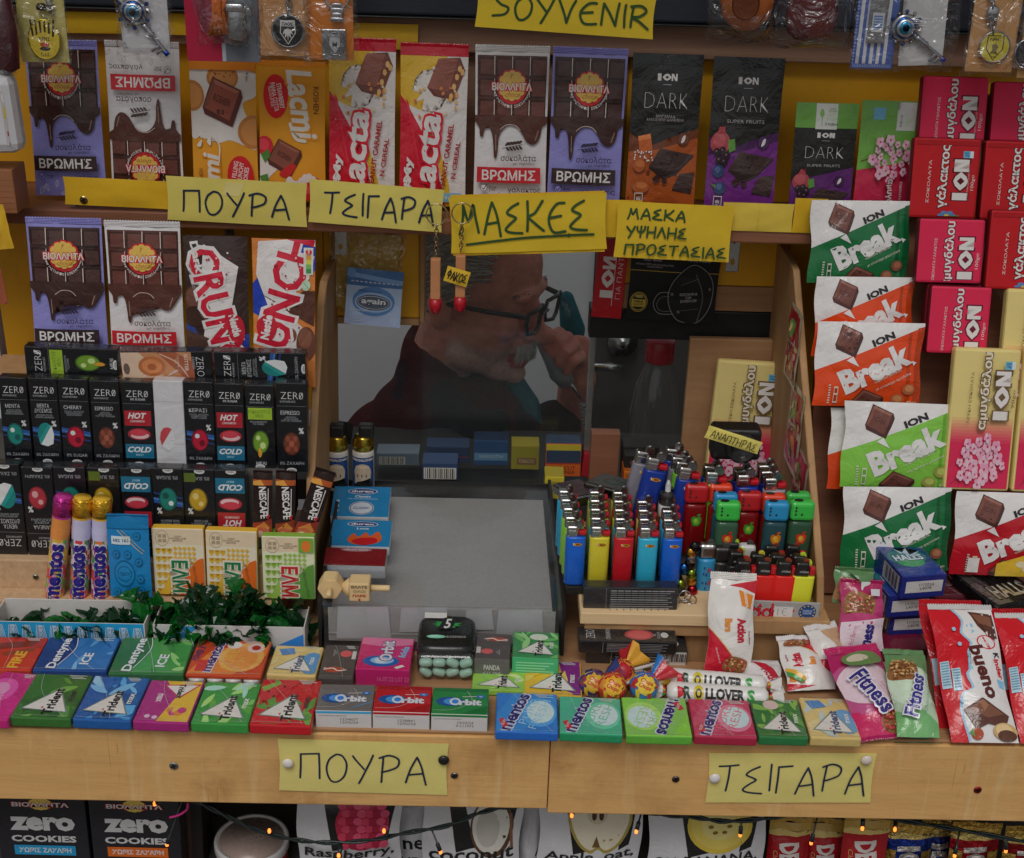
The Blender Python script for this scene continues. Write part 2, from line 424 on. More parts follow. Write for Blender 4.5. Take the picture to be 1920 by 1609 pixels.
def item(name, cat, label, BL, BR, TL, d=None, lean=0, z=None, thick=.01, ops=(), base='b0b0b0', mat='card', group=None,
         r=.0012, pillow=0, wr=.0008, nx=15, ny=18, fr=None, side=None, parent=None, flip=False, seals=None, film=False, wav=0):
    """one printed pack: body with its print; returns object (origin at the base)."""
    M, Wd, Ht = fr if fr else frame(BL, BR, TL, d, lean, z)
    if flip: ops = spin(ops)
    _sd[0] += 1; sd = _sd[0]
    if pillow:
        pv, pf, pc = paint([R(0, 0, 100, 100, base)], Wd, Ht, .0, .00006); qv, qf, qc = paint(ops, Wd, Ht, .0004, .00007)
        pf = pf + [[i + len(pv) for i in q] for q in qf]; pv = pv + qv; pc = pc + qc
        pf = facing(pv, pf); pv, pf, pc = slice_lattice(pv, pf, pc, Wd, Ht, nx, ny)
        G = [[bulge(i / nx, j / ny, pillow, wr, sd) for j in range(ny + 1)] for i in range(nx + 1)]
        def hgt(x, y):
            a = min(max((x / Wd + .5) * nx, 0), nx - 1e-6); b_ = min(max(y / Ht * ny, 0), ny - 1e-6); i, j = int(a), int(b_); a -= i; b_ -= j
            return (G[i][j] * (1 - a) + G[i + 1][j] * a) * (1 - b_) + (G[i][j + 1] * (1 - a) + G[i + 1][j + 1] * a) * b_
        V = []
        for x, y, zz in pv:
            ed = wav * math.sin(y / Ht * 9 + sd) * abs(x / Wd * 2) ** 3
            V.append((x * (1 - .02 * math.sin(math.pi * min(1, max(0, y / Ht)))) + ed, y, hgt(x, y) + zz))
        k0 = len(V); bc = C(side or base)
        bk = [];
        for j in range(ny + 1):
            for i in range(nx + 1):
                x = (i / nx - .5) * Wd; y = j / ny * Ht; ed = wav * math.sin(y / Ht * 9 + sd) * abs(x / Wd * 2) ** 3
                edge = i in (0, nx) or j in (0, ny)
                V.append((x * (1 - .02 * math.sin(math.pi * y / Ht)) + ed, y, (G[i][j] - .0002) if edge else -pillow * .6))
        F2 = []
        for j in range(ny):
            for i in range(nx):
                a = k0 + j * (nx + 1) + i; F2.append([a, a + nx + 1, a + nx + 2, a + 1])
        Fc = pf + F2; cs = pc + [bc] * len(F2)
        o = mesh(name, V, Fc, cs, mat, parent, True, M=M)
    else:
        bv, bf = rbox(Wd, Ht, thick, r)
        ff = []; sc = C(side or base); fcol = C(base)
        for q in bf:
            zz = sum(bv[i][2] for i in q) / len(q); ff.append(fcol if zz > -thick * .02 - r * .3 else sc)
        pv, pf, pc = paint(ops, Wd, Ht)
        pf = facing(pv, pf)
        if pv and (max(abs(q[0]) for q in pv) > Wd / 2 - r * .9 or max(q[1] for q in pv) > Ht - r * .9 or min(q[1] for q in pv) < r * .9):
            pv, pf, pc = slice_lattice(pv, pf, pc, Wd, Ht, 1, 1, r * .9)
        k0 = len(bv)
        o = mesh(name, list(bv) + pv, bf + [[i + k0 for i in q] for q in pf], ff + pc, mat, parent, M=M)
    tag(o, label, cat, group); o['wh'] = (Wd, Ht)
    if seals:
        for e in seals:                               # (end, height in percent, colour)
            end, hp, c = e; hh = hp / 100 * Ht; nz = 26; vs = []; fs = []
            rows = 8
            for j in range(rows + 1):
                for i in range(nz * 2 + 1):
                    x = (i / (nz * 2) - .5) * Wd * 1.005; t_ = j / rows
                    y = t_ * hh + (0 if j < rows else (.0011 if i % 2 else 0))
                    zz = .0006 * (j % 2) + bulge(i / (nz * 2), .5, 0, wr * 1.2, sd + 3)
                    vs.append((x, Ht - .0004 + y if end == 't' else .0004 - y, zz + .0005))
            m_ = nz * 2 + 1
            for j in range(rows):
                for i in range(nz * 2):
                    q = [j * m_ + i, j * m_ + i + 1, (j + 1) * m_ + i + 1, (j + 1) * m_ + i]; fs.append(q if end == 't' else q[::-1])
            mesh('crimped_seal', vs, fs, [C(c)] * len(fs), mat, o)
    if film:
        fv, ff2 = rbox(Wd + .0022, Ht + .0022, thick + .002, .0014); fv = [(x, y - .0011, zz + .0016) for x, y, zz in fv]
        mesh('clear_wrap', fv, ff2, None, 'film', o)
    return o
# ================================================================== pavement and kiosk
bm_v = [(-60, -60, 0), (60, -60, 0), (60, 60, 0), (-60, 60, 0)]
tag(mesh('pavement', bm_v, [[0, 1, 2, 3]], None, 'pavement'), kind='structure')
kiosk = empty('kiosk', (0, 1.53, 0), 'wooden street kiosk with yellow boarded front, sweet racks and a small serving window', 'kiosk')
KI = Matrix.Translation((0, -1.53, 0))
def kp(name, lo, hi, mat, r=.0015):
    o = box3(name, lo, hi, mat, None, r); o.parent = kiosk; o.matrix_parent_inverse = KI; return o
def X_(px, py, d): return pt(px, py, d).x
def Z_(px, py, d): return pt(px, py, d).z
XL, XR = -.75, .80
# top beams
kp('metal_beam', (XL, 1.495, Z_(900, 33, 1.495)), (XR, 1.60, 1.86), 'darkmetal', .003)
kp('metal_beam_lip', (XL, 1.488, Z_(900, 39, 1.488)), (XR, 1.60, Z_(900, 33, 1.495) - .0004), 'black', .001)
kp('wood_beam', (XL, 1.508, Z_(900, 100, 1.508)), (XR, 1.60, Z_(900, 39, 1.49) - .001), 'beam')
zb = Z_(900, 100, 1.508) - .0006
x1 = X_(766, 250, 1.52); x2 = X_(1172, 250, 1.52)
zs = 1.367                                            # top of the upper shelf
kp('yellow_panel', (XL, 1.525, zs), (x1 - .0005, 1.55, zb), 'yellow')
kp('wood_panel', (x1, 1.522, zs), (x2, 1.55, zb), 'beam')
kp('yellow_panel', (x2 + .0005, 1.525, zs), (XR, 1.55, zb), 'yellow')
# upper shelf
kp('shelf', (XL, 1.415, 1.350), (.385, 1.55, zs), 'redwood', .002)
# panels under the shelf, left and right of the window
xl = X_(797, 500, 1.53); zw = Z_(700, 592, 1.53)
kp('yellow_panel', (XL, 1.525, 1.10), (X_(606, 500, 1.525), 1.55, 1.3495), 'yellow')
kp('yellow_panel', (X_(606, 500, 1.525) + .0004, 1.5255, zw), (xl - .006, 1.55, 1.3495), 'yellow')
kp('panel_edge', (xl - .0058, 1.520, zw - .004), (xl, 1.551, 1.3494), 'hardwood')
kp('panel_edge', (X_(606, 500, 1.525) + .001, 1.5225, zw - .0085), (xl - .006, 1.551, zw - .0004), 'hardwood')
xr0 = X_(1105, 500, 1.53); xr1 = X_(1475, 500, 1.525)
kp('yellow_panel', (X_(1168, 470, 1.525), 1.525, Z_(1400, 537, 1.525)), (xr1, 1.55, 1.3495), 'yellow')
kp('wood_panel', (X_(1168, 560, 1.525), 1.5235, Z_(1400, 584, 1.525)), (xr1, 1.55, Z_(1400, 537, 1.525) - .0005), 'board')
kp('window_frame', (X_(1105, 610, 1.53), 1.528, Z_(1400, 640, 1.53)), (xr1, 1.555, Z_(1400, 584, 1.53) - .0005), 'black')
kp('yellow_panel', (xr1 + .0006, 1.5245, .98), (XR, 1.55, 1.3495), 'yellow')
# serving window: sill, panes, aluminium edge
zsill = 1.0175
kp('window_sill', (-.20, 1.485, .96), (.372, 1.62, .984), 'black')
g0, g1 = X_(606, 700, 1.535), X_(790, 700, 1.535)
zt = 1.3493
kp('window_pane', (g0, 1.5545, zsill - .0445 + .012 - .0), (X_(1118, 700, 1.54), 1.5575, zt), 'glass', .0003)
kp('window_pane', (g1, 1.5625, zsill - .0445 + .012 - .0), (X_(1112, 700, 1.545), 1.5655, zt), 'glass', .0003)
kp('window_frame', (X_(1104, 700, 1.545), 1.559, zsill - .0445 + .012 - .0), (X_(1116, 700, 1.545), 1.5615, Z_(1110, 598, 1.545)), 'steel', .0008)
kp('window_pane', (X_(1119, 700, 1.54), 1.567, zsill - .0445 + .012 - .0), (.372, 1.570, zt), 'glass', .0003)
kp('window_frame', (g0 - .012, 1.551, zsill - .0445 + .012 - .0), (g0 - .0005, 1.575, 1.3493), 'black', .001)
# inside of the booth
kp('inner_wall', (-.9, 2.35, .0), (X_(1108, 700, 2.3), 2.40, 1.20), 'wallgrey')
kp('inner_door', (X_(1108, 700, 2.3) + .001, 2.34, .0), (1.2, 2.40, 1.20), 'inside')
kp('inner_floor', (-1.2, 1.63, .02), (1.2, 2.34, .05), 'inside')
kp('inner_desk', (-.75, 1.625, .93), (.8, 1.80, .96), 'inside')
kp('right_wall', (1.201, 1.63, 0), (1.24, 2.40, 1.2), 'inside')
kp('shade_roof', (-1.0, 1.0, 2.22), (1.3, 1.56, 2.26), 'shade_awning')  # unseen roof, added and sized to cut overhead light on the shelves
kp('lower_front', (XL, 1.46, .05), (XR, 1.50, .955), 'inside')
# door handle seen through the right pane
hx = pt(1150, 665, 2.30)
hv, hf = lathe([(.026, 0), (.028, .004), (.026, .012), (.014, .014), (.012, .03)], 20)
o = mesh('door_rose', [(hx.x + x + .018, 2.339 - z, hx.z + .012 + y) for x, y, z in hv], [q for q in hf], [C('6a6a68')] * len(hf), 'metal', None, True); o.parent = kiosk; o.matrix_parent_inverse = KI
tv, tf = tube([pt(1168, 688, 2.30), pt(1140, 688, 2.29), pt(1112, 687, 2.285), pt(1100, 687, 2.285)], [.008, .0085, .008, .0075], 10)
o = mesh('door_handle', tv, tf, [C('a8a8a6')] * len(tf), 'metal', None, True); o.parent = kiosk; o.matrix_parent_inverse = KI
# counter and its front boards
kp('counter_top', (-.75, 1.056, .955), (.80, 1.167, .992), 'board')
kp('counter_floor', (-.75, 1.168, .945), (.80, 1.50, .980), 'board')
xs = pt(1031, 1400, 1.045).x
zt0, zb0 = .9885, .906
kp('counter_front', (-.75, 1.040, zb0 + .003), (xs - .0004, 1.055, zt0), 'ply', .0012)
kp('counter_front', (xs + .0004, 1.0395, zb0 - .0015), (.80, 1.055, zt0 + .0005), 'ply', .0012)
kp('counter_lip', (-.75, 1.0425, zt0 + .0008), (.80, 1.0555, zt0 + .0042), 'board', .0012)
# lower goods shelf under the counter
kp('lower_shelf', (-.75, 1.08, .735), (.80, 1.46, .752), 'inside')
kp('lower_back', (-.75, 1.30, .753), (.80, 1.32, .950), 'inside')
# left rack: steps, end board
kp('rack_shelf', (-.508, 1.303, 1.208), (-.203, 1.372, 1.2215), 'hardwood')
kp('rack_step', (-.62, 1.272, 1.050), (-.203, 1.36, 1.136), 'inside')
kp('rack_step', (-.62, 1.2395, .981), (-.2035, 1.30, 1.0488), 'chip')
kp('rack_step', (-.62, 1.2135, .981), (-.2035, 1.2392, 1.0172), 'chip')
kp('rack_back', (-.508, 1.362, 1.05), (-.2032, 1.372, 1.2075), 'inside')
def side_board(xf, prof, th, mat, tilt=0):
    """upright board whose outline lies in the depth/height plane."""
    n = len(prof); v = []
    for s in (0, 1):
        for y, z in prof: v.append((xf + s * th + tilt * (1.33 - z), y, z))
    f = [list(range(n)), list(range(2 * n - 1, n - 1, -1))] + [[i, n + i, n + (i + 1) % n, (i + 1) % n] for i in range(n)]
    b = bmesh.new(); vs = [b.verts.new(q) for q in v]
    for q in f: b.faces.new([vs[i] for i in q])
    bmesh.ops.recalc_face_normals(b, faces=b.faces); bmesh.ops.bevel(b, geom=list(b.edges), offset=.001, segments=1, affect='EDGES')
    me = bpy.data.meshes.new('side_board'); b.to_mesh(me); b.free(); me.materials.append(MAT[mat])
    o = bpy.data.objects.new('side_board', me); COL.objects.link(o); o.parent = kiosk; o.matrix_parent_inverse = KI; return o
side_board(X_(594, 700, 1.38), [(1.53, .982), (1.262, .982), (1.292, 1.12), (1.40, 1.275), (1.43, 1.292), (1.53, 1.292)], .0082, 'hardwood', -.012)
side_board(X_(57, 690, 1.30) - .012, [(1.53, 1.05), (1.30, 1.06), (1.365, 1.30), (1.42, 1.30), (1.53, 1.3)], .007, 'redwood', .02)
side_board(X_(1512, 760, 1.30), [(1.53, .982), (1.17, .982), (1.205, 1.07), (1.43, 1.318), (1.46, 1.322), (1.53, 1.322)], .0075, 'hardwood', .03)
# right rack: sloping back board that carries the bars
rb_v = [(.353, 1.318, .985), (.80, 1.318, .985), (.80, 1.475, 1.50), (.475, 1.475, 1.50), (.475, 1.425, 1.388), (.353, 1.425, 1.388)]
nr = len(rb_v)
rb_v += [(x, y + .012, z) for x, y, z in rb_v]
o = mesh('rack_back', rb_v, [list(range(nr)), list(range(2 * nr - 1, nr - 1, -1))] + [[i, nr + i, nr + (i + 1) % nr, (i + 1) % nr] for i in range(nr)], None, 'redwood'); o.parent = kiosk; o.matrix_parent_inverse = KI
# wooden board standing inside the recess at the right of the window
q0 = pt(1274, 880, 1.505); q1 = pt(1272, 630, 1.515)
kp('wood_panel', (q0.x, 1.508, 1.0), (xr1 + .012, 1.518, q1.z), 'board')
kp('wood_block', (X_(1107, 850, 1.47), 1.468, .981), (X_(1161, 850, 1.47), 1.484, Z_(1130, 812, 1.47)), 'redwood', .001)
# lighter ledge: two boards stacked
zl = 1.0425
kp('lighter_ledge', (X_(1088, 1160, 1.17), 1.170, zl - .0125), (X_(1392, 1160, 1.17), 1.34, zl), 'palewood', .001)
kp('lighter_ledge', (X_(1388, 1180, 1.17), 1.171, zl - .0205), (X_(1556, 1180, 1.17), 1.34, zl - .0045), 'hardwood', .001)
kp('ledge_support', (X_(1096, 1180, 1.17), 1.173, zl - .026), (X_(1389, 1180, 1.17), 1.33, zl - .0128), 'hardwood', .001)
kp('ledge_support', (X_(1280, 1230, 1.18), 1.182, .981), (X_(1545, 1230, 1.18), 1.33, zl - .0262), 'hardwood', .001)
kp('rear_step', (X_(1190, 1230, 1.24), 1.262, zl + .0005), (.346, 1.40, zl + .03), 'inside', .001)
# ================================================================== handwriting
HAND = {
 'Π': [[(0, 1), (.05, .04), (.95, 0), (.97, 1)]],
 'Ο': [[(.5, 0), (.14, .2), (0, .55), (.2, .95), (.55, 1), (.9, .75), (1, .35), (.8, .06), (.5, 0)]],
 'Υ': [[(0, .05), (.15, .2), (.55, .55)], [(1, 0), (.8, .35), (.3, 1.1)]],
 'Ρ': [[(.2, .05), (.1, 1)], [(0, .08), (.5, -.02), (.95, .12), (.9, .4), (.5, .55), (.12, .62)]],
 'Α': [[(0, 1), (.25, .45), (.55, .0)], [(.55, 0), (.8, .4), (1, 1.08)], [(.2, .68), (.88, .62)]],
 'Τ': [[(0, .06), (.5, .04), (1, 0)], [(.55, .05), (.5, .5), (.42, 1)]],
 'Σ': [[(.8, 0), (.35, .14), (.12, .3), (.5, .42), (.62, .5), (.25, .68), (0, .86), (.3, .96), (1, 1)]],
 'Ι': [[(.5, 0), (.45, .5), (.5, 1.03)]],
 'Γ': [[(.06, 1), (.1, .04), (1, 0)]],
 'Μ': [[(0, 1), (.2, .45), (.27, .02)], [(.27, .02), (.48, .55), (.78, .02), (.86, .4), (1, .95)]],
 'Κ': [[(.05, 0), (.05, .5), (0, 1)], [(.95, 0), (.5, .38), (.1, .52), (.5, .75), (1, 1)]],
 'Ε': [[(.95, .02), (.5, .05), (.1, .35), (.02, .65), (.3, .98), (1, .96)], [(.06, .5), (.75, .44)]],
 'Ψ': [[(0, .05), (.08, .4), (.5, .58), (.9, .38), (1, 0)], [(.52, 0), (.46, 1)]],
 'Η': [[(.04, 0), (0, 1)], [(1, 0), (.95, 1)], [(.04, .52), (.98, .48)]],
 'Λ': [[(0, 1), (.3, .4), (.5, 0)], [(.5, 0), (.75, .5), (1, 1)]],
 'Φ': [[(.5, .1), (.1, .25), (0, .55), (.3, .75), (.7, .68), (1, .4), (.8, .15), (.5, .1)], [(.58, -.1), (.45, 1.1)]],
 'S': [[(.95, .05), (.5, -.02), (.15, .2), (.45, .45), (.9, .6), (.7, .9), (.0, 1)]],
 'V': [[(0, 0), (.35, .6), (.52, 1)], [(.52, 1), (.75, .4), (1, 0)]],
 'N': [[(0, 1), (.08, .05)], [(.08, .05), (.5, .5), (.85, 1)], [(.85, 1), (1, .0)]],
 'R': [[(.15, .03), (.05, 1)], [(0, .05), (.6, 0), (.95, .22), (.6, .48), (.12, .55), (.55, .72), (1.1, 1.05)]],
}
for a_, b_ in zip('NOPATIMKEH', 'ΝΟΡΑΤΙΜΚΕΗ'):
    if a_ in HAND and b_ not in HAND: HAND[b_] = HAND[a_]
def hand(s, x0, y0, x1, y1, w, c, j=.05, sl=0.0):
    """brush-pen capitals across a box of the sign."""
    ops = []; n = len(s); cw = (x1 - x0) / n; rr = random.Random(s)
    wid = {'Ι': .3, 'Γ': .75, 'Μ': 1.1}
    tot = sum(wid.get(ch, .95) for ch in s); x = x0
    for ch in s:
        a = wid.get(ch, .95) / tot * (x1 - x0)
        if ch in HAND:
            dy = rr.uniform(-j, j) * (y1 - y0); hs = 1 + rr.uniform(-j, j)
            for st in HAND[ch]:
                q = [(x + a * .08 + px * a * .76 + sl * (1 - py), y0 + dy + py * hs * (y1 - y0)) for px, py in st]
                ops.append(L(q, w, c, len(q) > 2 and ch not in 'ΠΓ'))
        x += a
    return ops
INK = '1c2638'; INKG = '2c4426'
def sign(label, BL, BR, TL, d, ops, base='e6d46c', lean=0, wr=.0015, name='paper_sign', cat='sign', group=None):
    return item(name, cat, label, BL, BR, TL, d, lean, thick=.0004, ops=ops, base=base, mat='paper', pillow=.0012, wr=wr, nx=12, ny=6, group=group)
# ================================================================== print designs
def arc_text(s, cx, cy, rx, ry, a0, a1, w, h, c, rotk=1):
    ops = []; n = len(s)
    for i, ch in enumerate(s):
        if ch == ' ': continue
        a = a0 + (a1 - a0) * i / (n - 1); ops.append(T(ch, cx + rx * math.cos(rad(a)), cy - ry * math.sin(rad(a)), w, h, c, (a + 90) * rotk if rotk else 0, .02))
    return ops
def chip_of_choc(cx, cy, w, h, rot, c1='5a3228', c2='3f211b', c3='75493a', word='ION'):
    """a moulded chocolate square seen at an angle."""
    ca, sa = math.cos(rad(rot)), math.sin(rad(rot))
    def q(x, y): return (cx + (x * ca - y * sa) * w, cy + (x * sa + y * ca) * h)
    return [P([q(-.5, -.5), q(.38, -.5), q(.5, -.34), q(.5, .5), q(-.38, .5), q(-.5, .36)], c2), P([q(-.46, -.46), q(.36, -.46), q(.36, .38), q(-.46, .34)], c1),
            P([q(-.46, -.46), q(.36, -.46), q(.28, -.36), q(-.36, -.36)], c3), P([q(-.46, -.46), q(-.36, -.36), q(-.36, .26), q(-.46, .34)], '6a3d30'),
            T(word, *q(-.04, -.04), w * .5, h * .2, '44251d', -rot, .01)]
def violanta(bg, choc, hi, line, band, kind, ink):
    o = [P([(3, 2.5), (97, 2.5), (97, 41), (90, 44), (3, 43)], choc)]
    for i in range(4):
        for j in range(3):
            o += [R(5 + i * 23.5, 4 + j * 13, 25 + i * 23.5, 15.2 + j * 13, line), R(7 + i * 23.5, 5 + j * 13, 25 + i * 23.5, 14.4 + j * 13, hi)]
    for i in (1, 2, 3): o += [R(1.6 + i * 24, 3, 2.7 + i * 24, 14.5, 'b8a8a0'), R(1.6 + i * 24, 17, 2.7 + i * 24, 28, 'a3948d'), R(1.6 + i * 24, 30, 2.7 + i * 24, 42, 'b8a8a0')]
    drip = [(0, 40), (100, 40), (98, 45), (93, 47), (90, 54), (82, 58), (72, 56), (64, 50), (56, 46.5), (46, 46), (38, 49), (33, 54), (32, 62), (30, 67), (27, 66), (26, 60), (24, 52), (20, 47.5), (15, 46), (12.5, 50), (11, 53.5), (7, 53), (6, 48), (2, 45)]
    o += [P(crom(drip, 3, True), choc), L([(35, 48.5), (44, 45.6), (56, 46), (63, 49)], .9, 'a39089', True), L([(29, 52), (29.5, 62)], .8, '8d7468'), L([(88, 49), (84, 55)], 1.4, '7b5f54', True)]
    o += [EL(50, 22, 21, 10.6, 'a31f28', 30)]
    for k in range(12):
        a = 2 * math.pi * k / 12; o.append(EL(50 + 15 * math.cos(a), 21 + 7.4 * math.sin(a), 6.4, 3.2, 'a31f28', 12))
    for k in range(12):
        a = 2 * math.pi * k / 12; o.append(EL(50 + 14 * math.cos(a), 21 + 7 * math.sin(a), 5.2, 2.6, 'c4a04a', 12))
    o += [EL(50, 21, 15, 7.5, 'c4a04a', 24), T('T', 50, 15.2, 5, 3, '8f5f2a', 0, .0, .4), T('choco', 51, 26.3, 20, 3, '8a4a24', 0, 0, .4)]
    o += TO('ΒΙΟΛΑΝΤΑ', 50, 21.6, 54, 4.8, 'd8cfc9', 'a31f28', 0, .04, .09)
    o += arc_text('ΕΡΓΑΣΤΗΡΙΟ ΣΟΚΟΛΑΤΑΣ', 50, 20, 25, 14, 200, 340, 2.6, 1.8, 'b9aea8')
    for k in range(5):
        o += [P(crom([(42 + k * 4.4, 58.6 - k * .35), (45 + k * 4.4, 56.4 - k * .3), (48.5 + k * 4.4, 56.6 - k * .3), (46 + k * 4.4, 58.5 - k * .35)], 3, True), ink),
              P(crom([(43 + k * 4.4, 59.6 - k * .35), (46.5 + k * 4.4, 60 - k * .3), (49 + k * 4.4, 61.8 - k * .2), (45.4 + k * 4.4, 61.6 - k * .3)], 3, True), ink)]
    o += [L([(38, 60.4), (66, 57.6)], .7, ink), T('σοκολάτα', 61, 66.3, 49, 4.2, ink, 0, .008), T('με νιφάδες', 69, 70, 30, 2.3, ink, 0, .004),
          R(4, 72.5, 92, 82.5, band), T('ΒΡΩΜΗΣ', 48, 77.5, 74, 6.6, 'd9d5d2', 0, .02), T(kind, 70, 87.2, 46, 4.2, ink, 0, .008),
          EL(14, 86, 4.6, 2.3, ink), EL(14, 86, 4, 2, bg), L([(11.5, 86), (14, 87), (18, 83.6)], 1, ink), R(22, 84.6, 22.6, 88.4, ink), T('ΜΕ ΒΡΩΜΗ\nΟΛΙΚΗΣ', 27, 86.5, 9, 2.6, ink)]
    fl = 'c9c6d8' if band != 'a01c24' else '8d807c'
    for cx, cy, a, l_ in ((10, 96, 60, 12), (22, 94, 110, 10), (34, 91, 80, 9), (40, 96, 20, 9), (52, 94, 90, 9), (62, 96, 150, 10), (70, 92, 70, 10), (80, 94, 110, 12), (90, 96, 50, 10)):
        ca, sa = math.cos(rad(a)), math.sin(rad(a)); nn = [(0, 0), (.35, .22), (.7, .2), (1, 0), (.7, -.2), (.35, -.22)]
        o.append(L([(cx + (x * ca - y * sa) * l_, cy - (x * sa + y * ca) * l_ * .48 + 2) for x, y in nn], .7, fl, True, True)); o.append(L([(cx, cy + 2), (cx + ca * l_ * .8, cy + 2 - sa * l_ * .38)], .5, fl))
    return o
def vio_purple(): return violanta('7370a6', '33201d', '3f2926', '241512', '2b1d20', 'υγείας', '2a2338')
def vio_white(): return violanta('b4b1b1', '45261f', '57312a', '301a15', 'a01c24', 'γάλακτος', '3a2a2a')
def lacmi_cookies():
    o = [P(crom([(0, 8), (60, 6), (100, 9), (100, 24), (80, 30), (92, 44), (100, 46), (100, 62), (82, 60), (60, 56), (40, 58), (22, 50), (0, 54)], 4, True), 'bdb6b0')]
    o += [EL(50, 12, 24, 9.5, '9c6432'), EL(50, 12.6, 20, 7.5, 'ab7440'), EL(2, 25, 20, 11, '9c6432'), EL(2, 25, 16, 8.6, 'ab7440'), EL(96, 50, 24, 12, '9c6432', 24), EL(97, 50, 20, 9.6, 'ab7440')]
    for k in range(14): o.append(EL(random.uniform(36, 66), random.uniform(8, 16), 1.4, .6, '7f4a22', 8))
    o += chip_of_choc(50, 29, 52, 27, 22, '7a4032', '4d2720', '8d5545', 'ROSHEN')
    o += [TO('Lacmi', 29, 88, 46, 26, 'd9d2c6', 'c9862a', 90, .07, .02, .2), EL(74, 82, 20, 15, 'a81c22'), T('MILK FILLING\n& CRUNCHY\nCOOKIES', 73, 82, 21, 24, 'd9cfc8', 80, .02), T('ROSHEN', 13, 84, 14, 6, '5a2a18', 90, .0),
          L(crom([(34, 54), (44, 60), (42, 72)], 4), 2, 'd3ccc0'), T('100 g', 87, 11, 6, 4, '5a3a20', 90)]
    o += [P(crom([(8, 60), (16, 56), (14, 61)], 3, True), 'cfc8be'), P(crom([(24, 57), (30, 53), (30, 60)], 3, True), 'cfc8be'), R(0, 0, 100, 6.5, 'c2721a')]
    return o
def lacmi_straw():
    o = [R(0, 0, 100, 4, 'b86e14'), P(crom([(0, 57), (10, 58), (20, 64), (30, 74), (16, 82), (0, 90)], 4, True), 'bdb4ae'),
         EL(26, 25, 19, 15.5, 'b0191c'), T('STRAWBERRY\nPANNA COTTA', 29, 25, 20, 17, 'd9d0c8', -80, .02), T('flavoured', 19, 25, 14, 5, 'd9d0c8', -80, .0),
         TO('Lacmi', 66, 30, 50, 38, 'd9d2c6', 'c07e22', -83, .07, .02, .2), T('ROSHEN', 87, 27, 19, 8, '5a2a18', -90, .0), L(crom([(48, 44), (56, 54), (70, 56)], 4), 5, 'd3ccc0'), T('milk chocolate', 56, 51, 15, 2, '6b4a2a', -40)]
    o += chip_of_choc(39, 68, 44, 20, 28, '714034', '4a261f', '84503f', 'ROSHEN')
    o += [P(crom([(30, 80), (46, 73), (56, 74), (44, 82)], 4, True), 'a02020')]
    for cx, cy, rx, ry in ((8, 60, 13, 7), (20, 93, 16, 8), (78, 90, 22, 9)): o += [EL(cx, cy, rx, ry, 'a8202c'), EL(cx - 2, cy - 1, rx * .7, ry * .6, 'c03a44')]
    o += [P([(2, 66), (14, 62), (16, 68), (8, 72)], '3f6a2a'), P([(0, 82), (12, 80), (14, 86), (6, 90)], '3f6a2a')]
    for k in range(9): o.append(EL(46 + k * 6, 86 + 3 * math.sin(k), 6, 4.5, 'c4bab6', 12))
    o += [EL(80, 92, 20, 7, 'a8202c'), EL(74, 91, 6, 3, 'c4404a'), EL(88, 94, 7, 3, '8f1824')]
    return o
def lacta():
    o = [R(0, 0, 100, 100, 'b9b3b0'), P([(0, 5), (70, 5), (36, 40), (0, 34)], 'c09a2c'), P([(0, 30), (8, 34), (52, 66), (70, 100), (0, 100)], 'a8182a'), P(crom([(44, 58), (58, 72), (66, 88), (70, 100), (78, 100), (74, 84), (62, 66), (46, 52)], 3, True), 'c09a2c'),
         P([(8, 32), (40, 100), (44, 100), (12, 34)], 'b42236'), R(0, -.5, 100, 5.5, 'a01626')]
    st = []
    for k in range(22):
        a = 2 * math.pi * k / 22; r = (26 if k % 2 else 13); st.append((44 + r * math.cos(a), 27 + r * .52 * math.sin(a)))
    o += [P(st, 'cfc8c2')]
    ca = [(40, 25), (56, 7), (88, 6), (96, 14), (80, 33), (50, 30)]
    o += [P(ca, '5c3026'), P([(40, 25), (56, 7), (84, 7), (72, 27)], '7d493c'), P([(72, 27), (84, 7), (96, 14), (80, 33)], '64362a')]
    for k in range(8): o.append(L([(43 + k * 3.6, 24.5 + k * .2), (58 + k * 3.4, 8)], .6, '6d3d31'))
    for x, y in ((84, 18), (88, 13), (80, 24), (84, 29), (76, 30), (92, 15)): o.append(EL(x, y, 3, 2, 'bd945c', 12))
    rr = random.Random(3)
    for k in range(22): o.append(EL(rr.uniform(14, 84), rr.uniform(24, 44), rr.uniform(1.2, 3), rr.uniform(.8, 1.7), rr.choice(['b5863c', 'c9a86a', 'a8623a', 'd0bd98']), 9))
    o += [TO('Lacta', 40, 69, 56, 36, 'd9d3d0', 'b0152a', 86, .09, .02, .12), T('#My', 14, 81, 25, 15, 'd9d3d0', 88, .05), T('PEANUT CARAMEL', 71, 68, 42, 8, '8a1a1e', 82, .03), T('N CEREAL', 85, 70, 24, 7, '8a1a1e', 82, .03), R(66, 91, 94, 97, '6d97a8'), T('4 x 100', 80, 94, 22, 2.4, 'ccd4d6')]
    return o
